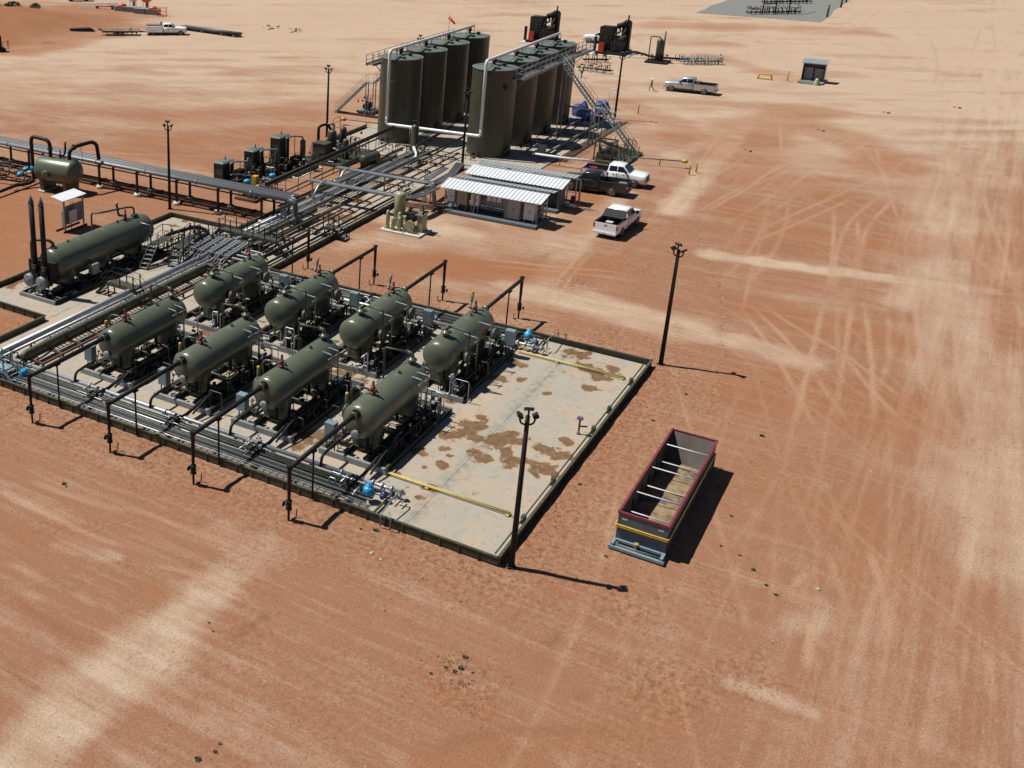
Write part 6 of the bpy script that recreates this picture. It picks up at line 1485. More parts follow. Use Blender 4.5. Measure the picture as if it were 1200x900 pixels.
for i in range(6):
    x = 1.05+i*1.42; hi = i%2
    obj('cross_rod', MB().cyl((x,-BW+.05,BH-(.08 if hi else .4)),(x,BW-.05,BH-(.08 if hi else .4)),.035,8), M['lgrey'], t)
for x in (1.0,2.4,3.9,5.3,6.7,8.2): obj('inside_rib', MB().bx(x-.05,x+.05,BW-.14,BW-.051,.3,BH-.5), M['binin'], t)
for z in (1.02,1.11): obj('yellow_tube', MB().pipe([(BL-.2,-BW-.06,z),(-.1,-BW-.06,z),(-.1,BW+.06,z),(BL-.2,BW+.06,z)],.045,.05,8), M['yellow'], t)
for x in np.arange(.5,BL,1.15):
    obj('side_rib', MB().bx(x-.04,x+.04,-BW-.07,-BW-.001,.25,.95).bx(x-.04,x+.04,BW+.001,BW+.07,.25,.95), M['bin'], t)
obj('skid_rail', MB().bx(-.1,BL,-1.0,-.8,0,.2).bx(-.1,BL,.8,1.0,0,.2), M['bin'], t)
n_ = MB().bx(-.62,-.05,-1.22,-1.08,.1,.34).bx(-.62,-.05,1.08,1.22,.1,.34).bx(-.7,-.55,-1.3,1.3,.08,.22).bx(-.18,-.06,-1.08,1.08,.22,.34)
obj('skid_nose', n_, M['binnose'], t)
obj('nose_plate', MB().bx(-.55,-.18,-1.08,1.08,.1,.14), M['dgrey'], t); obj('roller', MB().cyl((-.42,-1.05,.2),(-.42,1.05,.2),.08,10), M['dgrey'], t)
obj('hook', MB().lathe([(0,.07),(.3,.07),(.31,.12),(.4,.12)], (-.35,.1,.15), (0,0,1), 10).bx(-.42,-.1,.02,.18,.3,.4), M['tan'], t)
for y0 in (-.95,.75):
    b = MB()
    for k, (w_,h_) in enumerate(((.05,.09),(.05,.06),(.05,.08))): b.bx(-.046,-.041,y0+k*.08,y0+k*.08+w_,BH-.3,BH-.3+h_)
    obj('stencil_mark', b, M['white'], t)
obj('ladder_hook', MB().pipe([(BL+.02,-.9,.4),(BL+.25,-.9,.5),(BL+.25,-.9,1.2),(BL+.02,-.9,1.3)],.04,.08,6).pipe([(BL+.02,-.4,.4),(BL+.25,-.4,.5),(BL+.25,-.4,1.0)],.05,.08,6), M['wood'], t)

# ------------------------------------------------------------------ pickup trucks
def loft(secs, closed=True):
    """secs: list of rings (equal length) of points"""
    b = MB(); n = len(secs[0])
    for s in secs: b.v += [tuple(p) for p in s]
    for i in range(len(secs)-1):
        for k in range(n):
            a, c = i*n+k, i*n+(k+1)%n
            b.f.append((a,c,c+n,a+n)); b.s.append(True)
    b.f.append(tuple(range(n-1,-1,-1))); b.s.append(False)
    b.f.append(tuple((len(secs)-1)*n+k for k in range(n))); b.s.append(False)
    return b
def ring(x, w, z0, z1, wt, zs=None):
    """half width w at the shoulder, wt at the top"""
    zs = zs or z1-.12
    h = [(w*.86,z0),(w*.97,z0+.12),(w,(z0+zs)/2),(w*.985,zs),(wt,z1)]
    return [(x,-y,z) for y,z in h]+[(x,y,z) for y,z in reversed(h)]
WH = {}
def wheel_mesh():
    b = MB().lathe([(-.14,.24),(-.14,.38),(-.11,.42),(.11,.42),(.14,.38),(.14,.24)], (0,0,0), (0,1,0), 24)
    WH['tyre'] = b.mesh('tyre', M['rubber'])
    b = MB().lathe([(.02,.25),(.1,.25),(.09,.2),(.05,.08),(.07,.06),(.08,.02)], (0,0,0), (0,1,0), 18)
    for k in range(6):
        a = k*PI/3; b.bar((.06*math.cos(a),.09,.06*math.sin(a)),(.23*math.cos(a),.1,.23*math.sin(a)),.05,.03)
    WH['rim'] = b.mesh('rim', M['chrome'])
wheel_mesh()
def pickup(loc, rz, label, paint, bed='open', wb=3.75, cargo=None):
    m = M[paint]
    t = thing('pickup_truck', label, 'pickup truck', loc, rz, 'pickup trucks parked around the site')
    f, r_ = wb/2+.05, -wb/2+.05          # axle positions
    xf, xr = f+.98, r_-1.28
    cb = -.62                             # back of cab
    B = [ring(cb,1.0,.46,1.3,.96), ring(.3,1.01,.44,1.31,.96), ring(1.2,1.01,.44,1.31,.95), ring(1.45,1.01,.44,1.31,.93), ring(f,1.01,.46,1.29,.9), ring(xf-.35,1.0,.46,1.25,.88), ring(xf-.07,.98,.46,1.2,.84), ring(xf,.93,.5,1.12,.8)]
    body = obj('body', loft(B), m, t)
    # bed: hollow box
    b = MB()
    b.bx(xr+.06,cb-.03,.9,1.01,.5,1.3); b.bx(xr+.06,cb-.03,-1.01,-.9,.5,1.3); b.bx(cb-.09,cb-.03,-.9,.9,.5,1.28); b.bx(xr+.06,cb-.09,-.9,.9,.5,.68)
    o = obj('bed', b, m, t)
    obj('bed_liner', MB().bx(xr+.1,cb-.1,-.895,.895,.685,.72).bx(xr+.1,cb-.1,.86,.897,.72,1.29).bx(xr+.1,cb-.1,-.897,-.86,.72,1.29).bx(cb-.13,cb-.095,-.85,.85,.72,1.25), M['trim'], o)
    obj('bed_rail', MB().bx(xr+.06,cb-.05,.88,1.015,1.3,1.325), M['trim'], o); obj('bed_rail', MB().bx(xr+.06,cb-.05,-1.015,-.88,1.3,1.325), M['trim'], o)
    tg = obj('tailgate', MB().bx(xr,xr+.055,-.88,.88,.6,1.29), m, t)
    obj('handle', MB().bx(xr-.012,xr-.001,-.12,.12,1.08,1.16), M['trim'], tg)
    # cab
    def cr(x, zb, zt, wb_, wt_): return [(x,-wb_,zb),(x,-wb_*.98,zb+.05),(x,-wt_,zt-.06),(x,-wt_*.9,zt),(x,wt_*.9,zt),(x,wt_,zt-.06),(x,wb_*.98,zb+.05),(x,wb_,zb)]
    zt = 1.97
    G = [cr(cb+.0,1.26,1.33,.95,.94), cr(cb+.07,1.26,zt-.04,.95,.79), cr(.2,1.26,zt,.95,.8), cr(.75,1.26,zt-.04,.95,.79), cr(1.42,1.26,1.34,.94,.9)]
    cab = obj('cab', loft(G), m, t)
    def side(y, x0, x1, x2, x3):
        # window quad just proud of the cab side, leaning with it
        s = 1 if y > 0 else -1
        def pt(x, z): return (x, s*(.95-(z-1.31)/(zt-.06-1.31)*.155+.008), z)
        b = MB(); q = [pt(x0,1.38),pt(x1,1.38),pt(x2,1.84),pt(x3,1.84)]
        i = [(p[0],p[1]-s*.03,p[2]) for p in q]
        b.quad(*(q if s < 0 else q[::-1]))
        for k in range(4): b.quad(q[k],i[k],i[(k+1)%4],q[(k+1)%4])
        obj('window', b, M['glass'], cab)
    for y in (-1,1):
        side(y, cb+.13, .22, .22, cb+.17); side(y, .3, 1.22, .76, .3)
    b = MB(); b.quad((.8,-.72,1.9),(1.4,-.83,1.37),(1.4,.83,1.37),(.8,.72,1.9))
    b.v = [(x+.02,y,z+.02) for x,y,z in b.v]; obj('windshield', b, M['glass'], cab)
    b = MB(); b.quad((cb+.015,-.8,1.4),(cb+.07,-.7,1.84),(cb+.07,.7,1.84),(cb+.015,.8,1.4)); b.v = [(x-.02,y,z) for x,y,z in b.v]
    b.f = [b.f[0][::-1]]; obj('rear_window', b, M['glass'], cab)
    for y in (-1,1):
        obj('mirror', MB().box((1.12,y*1.12,1.42),(.13,.26,.24)), M['trim'], cab)
        for x, z in ((-.05,1.12),(.9,1.12)): obj('door_handle', MB().box((x,y*.998,z),(.16,.03,.035)), M['trim'], body)
        obj('door_gap', MB().box((.26,y*1.0,.88),(.02,.025,.72)).box((1.28,y*1.0,.88),(.02,.025,.72)).box((cb+.04,y*1.0,.88),(.02,.025,.72)), M['trim'], body)
        obj('running_board', MB().bx(cb,1.5,y*1.0-.06,y*1.0+.06,.34,.4), M['trim'], t)
        for x in (f,r_):
            obj('wheel_arch', MB().lathe([(0,.51),(.16,.51)], (x,y*.88-.08,.47), (0,1,0), 24), M['trim'], t)
            w = obj('wheel', WH['tyre'], None, t, (x,y*.9,.42))
            obj('rim', WH['rim'], None, w, (0,y*.045,0), 0 if y > 0 else PI)
        obj('headlight', MB().bx(xf-.14,xf+.0,y*.74-.16,y*.74+.16,.86,1.1), M['lamp'], t)
        obj('tail_light', MB().bx(xr-.01,xr+.08,y*.95-.06,y*.95+.065,.85,1.24), M['tail'], t)
    obj('grille', MB().bx(xf-.03,xf+.015,-.57,.57,.66,1.12), M['trim'], t)
    obj('front_bumper', MB().bx(xf-.12,xf+.08,-.94,.94,.44,.64), M['chrome' if paint != 'carblack' else 'trim'], t)
    obj('rear_bumper', MB().bx(xr-.12,xr+.06,-.93,.93,.4,.58), M['chrome' if paint == 'carsilver' else paint], t)
    obj('number_plate', MB().bx(xr-.132,xr-.121,-.16,.16,.43,.56), M['lgrey'], t)
    obj('underbody', MB().bx(xr+.3,xf-.3,-.75,.75,.25,.44), M['trim'], t)
    if cargo: cargo(t, xr, cb)
    t.scale = (1.07, 1.07, 1.07)
    return t
def cargo_cover(t, xr, cb):
    obj('folding_bed_cover', MB().hexa([(cb-.95,-.9,1.36),(cb-.12,-.9,1.8),(cb-.12,.9,1.8),(cb-.95,.9,1.36),(cb-.98,-.9,1.44),(cb-.14,-.9,1.88),(cb-.14,.9,1.88),(cb-.98,.9,1.44)]), M['black'], t)
    b = thing('cooler_box', 'pale cooler box in the bed of the nearest white pickup', 'cooler', (92.9,24.65,.78)); 
    obj('body', MB().bx(-.2,.25,-.3,.25,0,.4), M['slate'], b); obj('lid', MB().bx(-.22,.27,-.32,.27,.4,.47), M['lgrey'], b)
def cargo_red(t, xr, cb):
    b = thing('fuel_can', 'red fuel can in the bed of the white pickup by the dark truck', 'fuel can', (109.9,31.4,.78)); obj('body', MB().bx(-.25,.25,-.3,.3,0,.5), M['bred'], b); obj('cap', MB().cyl((.1,.1,.5),(.1,.1,.58),.06,8), M['trim'], b)
    obj('tool_box', MB().bx(xr+.3,xr+1.2,.3,.8,.67,1.1), M['trim'], t)
pickup((95.1,24.45,0), math.radians(-3), 'white pickup with raised bed cover, tailgate towards the camera', 'carwhite', cargo=cargo_cover)
pickup((105.7,29.95,0), math.radians(93), 'black pickup half hidden behind the rear shelter', 'carblack', cargo=lambda t,a,c: obj('tool_box', MB().bx(a+.3,a+1.0,-.7,-.1,.67,1.1), M['galv'], t))
pickup((109.9,29.1,0), math.radians(-88), 'white pickup facing right beside the black pickup', 'carwhite', cargo=cargo_red)
pickup((162.4,34.4,0), math.radians(91), 'silver pickup parked broadside on the open yard beyond the tanks', 'carsilver', wb=4.2, cargo=lambda t,a,c: obj('tool_box', MB().bx(c-.6,c-.1,-.88,.88,1.0,1.42), M['trim'], t))
pickup((198.6,57.9,0), math.radians(92), 'white pickup far off, partly behind a black engine package', 'carwhite', wb=4.2)
# white service truck
t = pickup((161.3,127.7,0), math.radians(-54), 'white service truck with utility boxes near the flatbed trailer', 'carwhite', wb=4.7)
b = MB().bx(-3.6,-.75,.6,1.12,.55,1.55).bx(-3.6,-.75,-1.12,-.6,.55,1.55).bx(-3.6,-3.5,-.6,.6,.5,1.2)
bx_ = obj('utility_box', b, M['carwhite'], t)
obj('box_door', MB().bx(-3.5,-2.9,-1.135,-1.12,.95,1.5).bx(-2.85,-1.9,-1.135,-1.12,1.0,1.5).bx(-1.85,-.85,-1.135,-1.12,.6,1.5), M['white'], bx_)
obj('rack', MB().tube([(-3.5,-.9,1.58),(-3.5,-.9,1.8),(-.9,-.9,1.8),(-.9,-.9,1.58)],.04,6).tube([(-3.5,.9,1.58),(-3.5,.9,1.8),(-.9,.9,1.8),(-.9,.9,1.58)],.04,6), M['rust'], t)
obj('rack_load', MB().bx(-3.4,-1.2,-.5,.5,1.2,1.68), M['maroon'], t); obj('vise', MB().cyl((-1.0,.2,1.6),(-1.0,.2,2.2),.12,8), M['trim'], t)
# flatbed trailer
t = thing('flatbed_trailer', 'dark flatbed trailer with timber deck left of the service truck', 'trailer', (155.9,134.3,0), math.radians(-56))
L2 = 3.3
for i in range(9): obj('deck_plank', MB().bx(-L2,L2,-1.15+i*.26,-1.15+i*.26+.23,.78+.01*(i%3),.85+.01*(i%3)), M['wood'], t)
obj('frame', MB().bx(-L2,L2,-1.25,-1.17,.6,.9).bx(-L2,L2,1.19,1.27,.6,.9).bar((L2,-.6,.65),(L2+1.6,0,.6),.12,.14).bar((L2,.6,.65),(L2+1.6,0,.6),.12,.14), M['black'], t)
for x in (-.9,.1):
    for y in (-1.3,1.3):
        w_ = obj('wheel', WH['tyre'], None, t, (x,y,.4)); obj('rim', WH['rim'], None, w_, (0,.045 if y > 0 else -.045,0), 0 if y > 0 else PI)
obj('ramp', MB().bar((-L2,-.6,.8),(-L2-.9,-.6,1.1),.5,.08).bar((-L2,.6,.8),(-L2-.9,.6,1.1),.5,.08), M['black'], t)
obj('load', clutter(51,-2.6,3,-1,1,26,1.2), M['wood'], t)['kind'] = 'stuff'

# ------------------------------------------------------------------ people
def person(loc, rz, label, shirt, legs, stride=.35, vest=None):
    t = thing('person', label, 'person', loc, rz)
    J = dict(pel=(0,0,.95),sp=(0.01,0,1.2),ch=(.02,0,1.38),nk=(.02,0,1.5),hd=(.05,0,1.6),top=(.05,0,1.7),
        hl=(0,.09,.9),kl=(stride*.55,.1,.5),al=(stride*.5,.1,.08),tl=(stride*.5+.17,.11,.04),
        hr=(0,-.09,.9),kr=(-stride*.25,-.1,.5),ar=(-stride*.95,-.1,.1),tr=(-stride*.95+.16,-.11,.04),
        sl=(.02,.19,1.42),el=(-.1,.24,1.15),wl=(.02,.25,.93),fl=(.05,.25,.84),sr=(.02,-.19,1.42),er=(.03,-.25,1.15),wr=(.18,-.23,.96),fr=(.22,-.22,.88))
    rad = dict(pel=.14,sp=.125,ch=.14,nk=.06,hd=.095,top=.08,hl=.1,kl=.07,al=.05,tl=.04,hr=.1,kr=.07,ar=.05,tr=.04,sl=.07,el=.05,wl=.035,fl=.03,sr=.07,er=.05,wr=.035,fr=.03)
    ed = [('pel','sp'),('sp','ch'),('ch','nk'),('nk','hd'),('hd','top'),('pel','hl'),('hl','kl'),('kl','al'),('al','tl'),('pel','hr'),('hr','kr'),('kr','ar'),('ar','tr'),('ch','sl'),('sl','el'),('el','wl'),('wl','fl'),('ch','sr'),('sr','er'),('er','wr'),('wr','fr')]
    ks = list(J); me = bpy.data.meshes.new('body')
    me.from_pydata([J[k] for k in ks], [(ks.index(a),ks.index(c)) for a,c in ed], [])
    o = bpy.data.objects.new('body', me); C.objects.link(o); o.parent = t
    o.modifiers.new('skin','SKIN'); 
    for i,k in enumerate(ks):
        sv = me.skin_vertices[0].data[i]; sv.radius = (rad[k],rad[k]*1.0); sv.use_root = (k == 'pel')
    s = o.modifiers.new('sub','SUBSURF'); s.levels = s.render_levels = 2
    me.materials.append(M[legs])
    obj('shirt', loft([[(.02+math.cos(a)*.14*q, math.sin(a)*.2*q*(1.05 if z > 1.2 else .95), z) for a in np.linspace(0,2*PI,13)[:-1]] for z,q in ((.93,1.02),(1.05,1.05),(1.25,1.08),(1.4,1.05),(1.48,.6))]), M[shirt], t)
    for k in ('l','r'):
        obj('sleeve', MB().tube([J['s'+k],J['e'+k],J['w'+k]],.085,8,True,.05), M[shirt], t)
    obj('face', MB().ball((.06,0,1.62),.1,10,1.15).ball((.16,0,1.61),.022,6), M['skin'], t)
    for k in ('l','r'):
        h = MB(); p = Vector(J['f'+k]); h.box(p,(.05,.03,.09))
        for i in range(4): h.cyl(p+Vector((-.022+i*.015,0,-.04)), p+Vector((-.01+i*.015,.004,-.11+.008*abs(i-1))), .008, 5)
        h.cyl(p+Vector((.025,0,.0)), p+Vector((.05,0,-.05)), .009, 5)
        obj('hand', h, M['skin'], t)
    obj('hard_hat', MB().lathe([(0,.17),(.015,.17),(.02,.13),(.08,.12),(.13,.08),(.15,.02)], (.055,0,1.66), (0,0,1), 14), M['white'], t)
    if vest: obj('vest', loft([[(.02+math.cos(a)*.155*q, math.sin(a)*.215*q, z) for a in np.linspace(0,2*PI,13)[:-1]] for z,q in ((1.0,1.06),(1.25,1.1),(1.42,1.06),(1.48,.7))]), M[vest], t)
person((160.1,39.1,0), math.radians(100), 'person in khaki work clothes and white hard hat walking by the silver pickup', 'khaki', 'khaki', .42)
person((164.1,50.5,0), math.radians(160), 'person in hi-vis vest and white hard hat standing by valves behind the right tanks', 'denim', 'denim', .12, 'hivis')

# ------------------------------------------------------------------ black engine packages in the far yard
def engine(loc, label):
    t = thing('engine_package', label, 'engine', loc, 0, 'black engine packages in the far yard')
    obj('slab', MB().bx(-3.2,3.6,-3.3,3.3,-.02,.12), M['footing'], t)
    obj('skid', MB().bx(-2.4,3.2,-2.3,2.3,.12,.5), M['black'], t)
    obj('cooler_housing', MB().bx(-.6,1.6,.1,2.4,1.5,4.4).bx(-.5,1.5,.2,2.3,.5,1.5), M['black'], t)
    b = MB()
    for k in range(9): b.bx(-.68,-.6,.2,2.3,1.7+k*.28,1.8+k*.28)
    obj('cooler_louvre', b, M['dgreen'], t)
    obj('engine_block', MB().bx(-1.6,1.8,-1.6,.0,.5,2.2).bx(-1.3,1.4,-1.4,-.2,2.2,2.8), M['black'], t)
    for k in range(5): obj('cylinder_head', MB().lathe([(0,.22),(.5,.22),(.6,.12)], (-1.2+k*.6,-1.3,2.5), (0,-.4,1), 10), M['dgreen'], t)
    obj('muffler', MB().lathe([(0,.15),(.1,.45),(1.5,.45),(1.7,.15)], (1.6,.2,4.3), (.2,-1,.45), 16), M['black'], t)
    obj('exhaust_stack', MB().cyl((1.9,-1.4,4.6),(1.9,-1.5,6.3),.14,10), M['black'], t)
    obj('intake_tower', MB().bx(1.8,2.9,-1.9,-.6,.5,5.0).hexa([(1.8,-1.9,5.0),(2.9,-1.9,5.0),(2.9,-.6,5.0),(1.8,-.6,5.0),(2.1,-1.6,5.4),(2.6,-1.6,5.4),(2.6,-.9,5.4),(2.1,-.9,5.4)]), M['black'], t)
    obj('pipework', MB().pipe([(-1,-.4,2.7),(-1,-.4,3.4),(1.2,-.6,3.6),(1.6,-.2,4.2)],.16,.3,8).pipe([(2.4,-1.2,4.4),(1.2,-1.4,4.0),(0,-1.2,2.8)],.18,.3,8).pipe([(-1.5,.9,.6),(-1.5,.9,2.8),(-.6,1,3.0)],.1,.2,8), M['black'], t)
    obj('red_panel', MB().bx(-2.5,-2.1,.9,1.8,.5,2.0), M['bred'], t)
    obj('control_panel', MB().bx(-2.6,-2.2,2.2,2.6,.5,2.9), M['black'], t)
    obj('engine_piping', clutter(int(loc[1]), -2.2, 2.8, -2.2, 2.2, 50, 2.4), M['dgreen'], t)['kind'] = 'stuff'
    return t
e_ = engine((188.5,53.2,0), 'black engine package with red panel right of the tanks')
dup(e_, (193.5,67.3,0), 0, 'black engine package with red panel seen above the right tank tops')
# upright separator
t = thing('upright_separator', 'upright olive separator with a tall pipe loop on a small skid', 'vessel', (184.3,44.6,0))
obj('skid', MB().bx(-1.6,1.6,-1.7,1.7,.0,.3), M['black'], t)
obj('shell', MB().lathe([(0,.5),(3.2,.5),(3.45,.3),(3.5,.1)], (0,0,.3), (0,0,1), 18), M['tank'], t)
obj('tall_loop', MB().pipe([(.1,0,3.6),(.1,0,4.0),(-.2,.6,4.1),(-.2,1.5,4.1),(-.2,1.5,.3)],.09,.2,8).pipe([(.2,-.6,.3),(.2,-.6,5.0)],.13,.2,8), M['dgreen'], t)
obj('piping', clutter(41,-1.4,1.4,-1.5,1.5,24,1.2), M['black'], t)['kind'] = 'stuff'
t = thing('flow_line', 'black pipes on the ground linking engine and separator', 'pipe', (186,47.4,0)); obj('pipe', MB().pipe([(0,3,.2),(0,3,.9),(.6,1.5,1.0),(1,-1,.4),(2,-7,.3)],.18,.4,8), M['black'], t); obj('valve_cluster', clutter(42,-.5,3,-7,2.5,20,1.2), M['black'], t)['kind'] = 'stuff'
def header(loc, rz, n, L, label, m='dgreen', h=1.3):
    t = thing('wellhead_manifold', label, 'pipes', loc, rz, 'low pipe manifolds in the far yard')
    obj('pipe', MB().cyl((0,0,.5),(L,0,.5),.12,8).cyl((0,.8,.45),(L,.8,.45),.1,8), M[m], t)
    b = MB(); r = random.Random(n)
    for i in range(n):
        x = L*(i+.5)/n; b.pipe([(x,-.6,.1),(x,-.6,h*r.uniform(.6,1)),(x,1.2,h*r.uniform(.6,1)),(x,1.2,.1)],.06,.1,6); b.ball((x,.2,h*.7),.16,8)
    obj('riser', b, M[m], t)
    obj('valve_cluster', clutter(n+30,0,L,-1,1.6,n*3,h), M['galv' if m=='grey' else m], t)['kind'] = 'stuff'
    return t
header((184.8,41.0,0), math.radians(-58), 12, 6.5, 'grey forest of small pipe risers behind the silver pickup', 'grey', 1.4)
header((170.0,53.2,0), math.radians(-95), 4, 5.5, 'dark low valve header beside the worker in hi-vis', 'dgreen')
header((177.2,54.5,0), math.radians(-60), 3, 4, 'tee-shaped valves on the ground below the black engine package', 'black', 1.8)
header((254.5,44.6,0), math.radians(-49), 12, 12, 'long dark valve manifold on the gravel yard, nearer row', 'black', 1.8)
header((275.5,45.3,0), math.radians(-47), 12, 12, 'long dark valve manifold on the gravel yard, farther row', 'black', 1.8)
t = thing('riser_frame', 'tall dark pipe frames standing on the gravel yard', 'pipes', (257.5,42.2,0))
obj('riser', MB().pipe([(0,0,0),(0,0,4.5),(6,-1,4.8)],.13,.3,8).pipe([(1.5,-2.2,0),(1.5,-2.2,4.6),(9,-4,5)],.13,.3,8).pipe([(3,-4.6,0),(3,-4.6,4.6),(10,-6,5)],.13,.3,8).cyl((-.3,0,2.2),(1.5,-2.2,2.2),.1,6), M['black'], t)
for i, (x, y) in enumerate(((260.4,30.1),(279.2,29.9),(290,30.2))):
    t = thing('marker_post', ('nearest','middle','farthest')[i]+' dark marker post on the right edge of the gravel yard', 'post', (x,y,0), 0, 'posts on the gravel yard'); obj('post', MB().cyl((0,0,0),(0,0,2.4),.2,8), M['dgreen'], t); obj('cap', MB().cyl((0,0,2.4),(0,0,2.5),.24,8), M['grey'], t)
# shed
t = thing('small_shed', 'small grey open shed with white roof on the right of the yard', 'shed', (181.1,21.2,0))
obj('deck', MB().bx(-2.4,2.2,-1.7,1.7,0,.25), M['grey'], t)
obj('back_wall', MB().bx(.3,.38,-1.45,1.45,.25,2.7), M['dgrey'], t); obj('side_wall', MB().bx(-.9,.3,-1.5,-1.43,.25,2.7).bx(-.9,.3,1.43,1.5,.25,2.7), M['dgrey'], t)
obj('roof', ribroof(MB(), [(-1.3,1.7,2.85),(-1.3,-1.7,2.85),(.9,-1.7,3.2),(.9,1.7,3.2)]), M['roofgrey'], t)
obj('cabinet', MB().bx(-.3,.28,.1,1.3,.25,2.1).bx(-.3,.28,-1.3,-.1,.25,2.0), M['grey'], t)
obj('step', MB().bx(-2.9,-2.4,-1.2,1.2,0,.12), M['grey'], t)
t = thing('cream_marker', 'cream rounded marker on the deck edge of the small shed', 'marker', (178.4,20.3,0)); obj('cone', MB().lathe([(0,.45),(.1,.42),(.7,.3),(1.0,.12)], (0,0,0), (0,0,1), 12), M['cream'], t); obj('base', MB().lathe([(0,.5),(.05,.5)], (0,0,-.01), (0,0,1), 12), M['cream'], t)
t = thing('yellow_valve_guard', 'low yellow guard on the ground left of the small shed', 'guard rail', (178.8,27.4,0)); obj('hoop', MB().pipe([(0,-1.0,0),(0,-.8,.8),(0,.8,.8),(0,1.0,0)],.12,.2,8), M['yellow'], t); obj('base', MB().bx(-.2,.2,-1.1,1.1,0,.12), M['yellow'], t)
for i,(x,y,s) in enumerate(((119.4,20.3,1),(135,15,1),(151,9.5,1.2),(160,2.0,1.2))):
    t = thing('dirt_lump', ('dark clod pair right of the capped pipe','dark clods on the red dirt below the small shed','dark clods in the middle of the far dirt road','dark clods at the far right of the dirt road')[i], 'clod', (x+12,y,0), 0, 'dark clods on the far dirt')
    obj('lump', MB().ball((0,0,.06),.2*s,7,.7).ball((.4,.6,.03),.13*s,7,.7), M['clod'], t)
# stored pipe, mats, odds and ends in the far left yard
t = thing('pipe_stack', 'stack of long dark pipes on timber right of the service truck', 'pipe stack', (168.4,129.5,0), math.radians(-97))
for i in range(9): obj('pipe', MB().cyl((0,-.9+i*.22,.5+.02*(i%2)),(14.5,-.9+i*.22,.5+.02*(i%2)),.1,8), M['black'], t)
for i in range(6): obj('pipe', MB().cyl((.3,-.6+i*.22,.7),(14.8,-.6+i*.22,.7),.1,8), M['dgrey'], t)
for x in (1,6,11,14): obj('timber', MB().bx(x-.12,x+.12,-1.1,1.1,0,.38), M['wood'], t)
t = thing('mat_stack', 'black matting pile with pale boards on the dirt at upper left', 'mats', (154.6,143.2,.12), math.radians(-38))
for i in range(4): obj('mat', MB().bx(-2.2+i*.1,2.6-i*.2,-1.1+i*.15,1.1-i*.1,.02+i*.13,.12+i*.13), M['black'], t)
obj('board', MB().bx(-3.6,-2.3,-1,.2,.02,.25).bx(-4.2,-3.0,-.2,.7,.02,.15), M['wood'], t)
for i in range(4):
    x, y = ((180.8,155.2),(181.2,152.4),(180.4,149.6),(181.0,146.9))[i]
    t = thing('open_skip', ('leftmost','second from left','third from left','rightmost')[i]+' dark metal skip in the row at upper left', 'skip', (x,y,0), math.radians(-80), 'dark skips in the row at upper left')
    obj('tub', MB().bx(-1.3,1.3,-1,1,.1,1.15).bx(-1.38,1.38,-1.06,1.06,1.08,1.2), M['grey'], t); obj('runner', MB().bx(-1.3,1.3,-.8,-.6,0,.1).bx(-1.3,1.3,.6,.8,0,.1), M['black'], t)
    if i in (0,3): obj('orange_lid', MB().lathe([(0,1.0),(.35,.95),(.6,.5),(.65,.1)], (0,0,1.15), (0,0,1), 14), M['orange'], t)
for i,(x,y,m) in enumerate(((184.8,155.3,'white'),(185.2,152.0,'orange'))):
    t = thing('tank_on_legs', ('white','orange')[i]+' rounded tank on legs behind the dark skips', 'tank', (x,y,0), 0, 'tanks on legs behind the skips')
    obj('tank', MB().lathe([(0,.2),(.5,1.1),(2.6,1.1),(2.9,.5),(2.95,.1)], (0,0,1.6), (0,0,1), 16), M[m], t); obj('leg', MB().cyl((0,0,0),(0,0,1.8),.25,8), M['grey'], t)
    for a in (0,2.1,4.2): obj('leg', MB().cyl((math.cos(a)*.9,math.sin(a)*.9,0),(math.cos(a)*.7,math.sin(a)*.7,2.2),.07,6), M['grey'], t)
t = thing('orange_cage', 'orange tubular cage right of the dark skips', 'cage', (180.3,143.8,0), math.radians(-60))
b = MB()
for x in (-.8,.8):
    for y in (-.7,.7): b.cyl((x,y,0),(x,y,1.7),.05,6)
for z in (.1,.9,1.7): b.tube([(-.8,-.7,z),(.8,-.7,z),(.8,.7,z),(-.8,.7,z),(-.8,-.7,z)],.045,6)
obj('frame', b, M['orange'], t); obj('base', MB().bx(-.8,.8,-.7,.7,.0,.08), M['orange'], t)
t = thing('orange_boom', 'low orange pipe boom left of the dark skips', 'boom', (181,159.5,0), math.radians(-80)); obj('boom', MB().cyl((-3,0,.7),(2,0,.9),.18,8), M['orange'], t); obj('stand', MB().bx(-2.6,-2.4,-.4,.4,0,.7).bx(1.2,1.4,-.4,.4,0,.8), M['rust'], t)
t = thing('field_machine', 'dark machine with a square frame cut off by the left edge', 'machine', (130.3,139.4,0), math.radians(-35)); obj('mast', MB().bx(-.9,.3,-.9,.6,.3,2.6).bx(-1.2,.9,-1.1,1.1,0,.5), M['black'], t); obj('guard_frame', MB().tube([(.5,-.6,.4),(.5,-.6,1.6),(1.5,-.6,1.6),(1.5,-.6,.4),(.5,-.6,.4)],.05,6).tube([(1.5,-.6,1.6),(1.5,.6,1.6),(1.5,.6,.4)],.05,6), M['black'], t)
t = thing('parked_machine', 'dark parked vehicle cut off by the top edge behind the red bank', 'vehicle', (189,175,0), math.radians(-50)); obj('body', MB().bx(-2.6,2.6,-1.1,1.1,.5,1.7).bx(-1.2,1.4,-1,1,1.7,2.6), M['tan'], t)
for x in (-1.7,1.7):
    for y in (-1.0,1.0): obj('wheel', WH['tyre'], None, t, (x,y,.4))
g = MB(); rr = random.Random(9); ring_ = [(184+math.cos(a)*(7+rr.uniform(-1,1)),165+math.sin(a)*(4+rr.uniform(-.8,.8)),.12) for a in np.linspace(0,2*PI,19)[:-1]]; g.quad(*ring_)
tag(obj('gravel_patch', g, M['rock']), 'flat grey gravel patch behind the red bank at upper left', 'gravel')
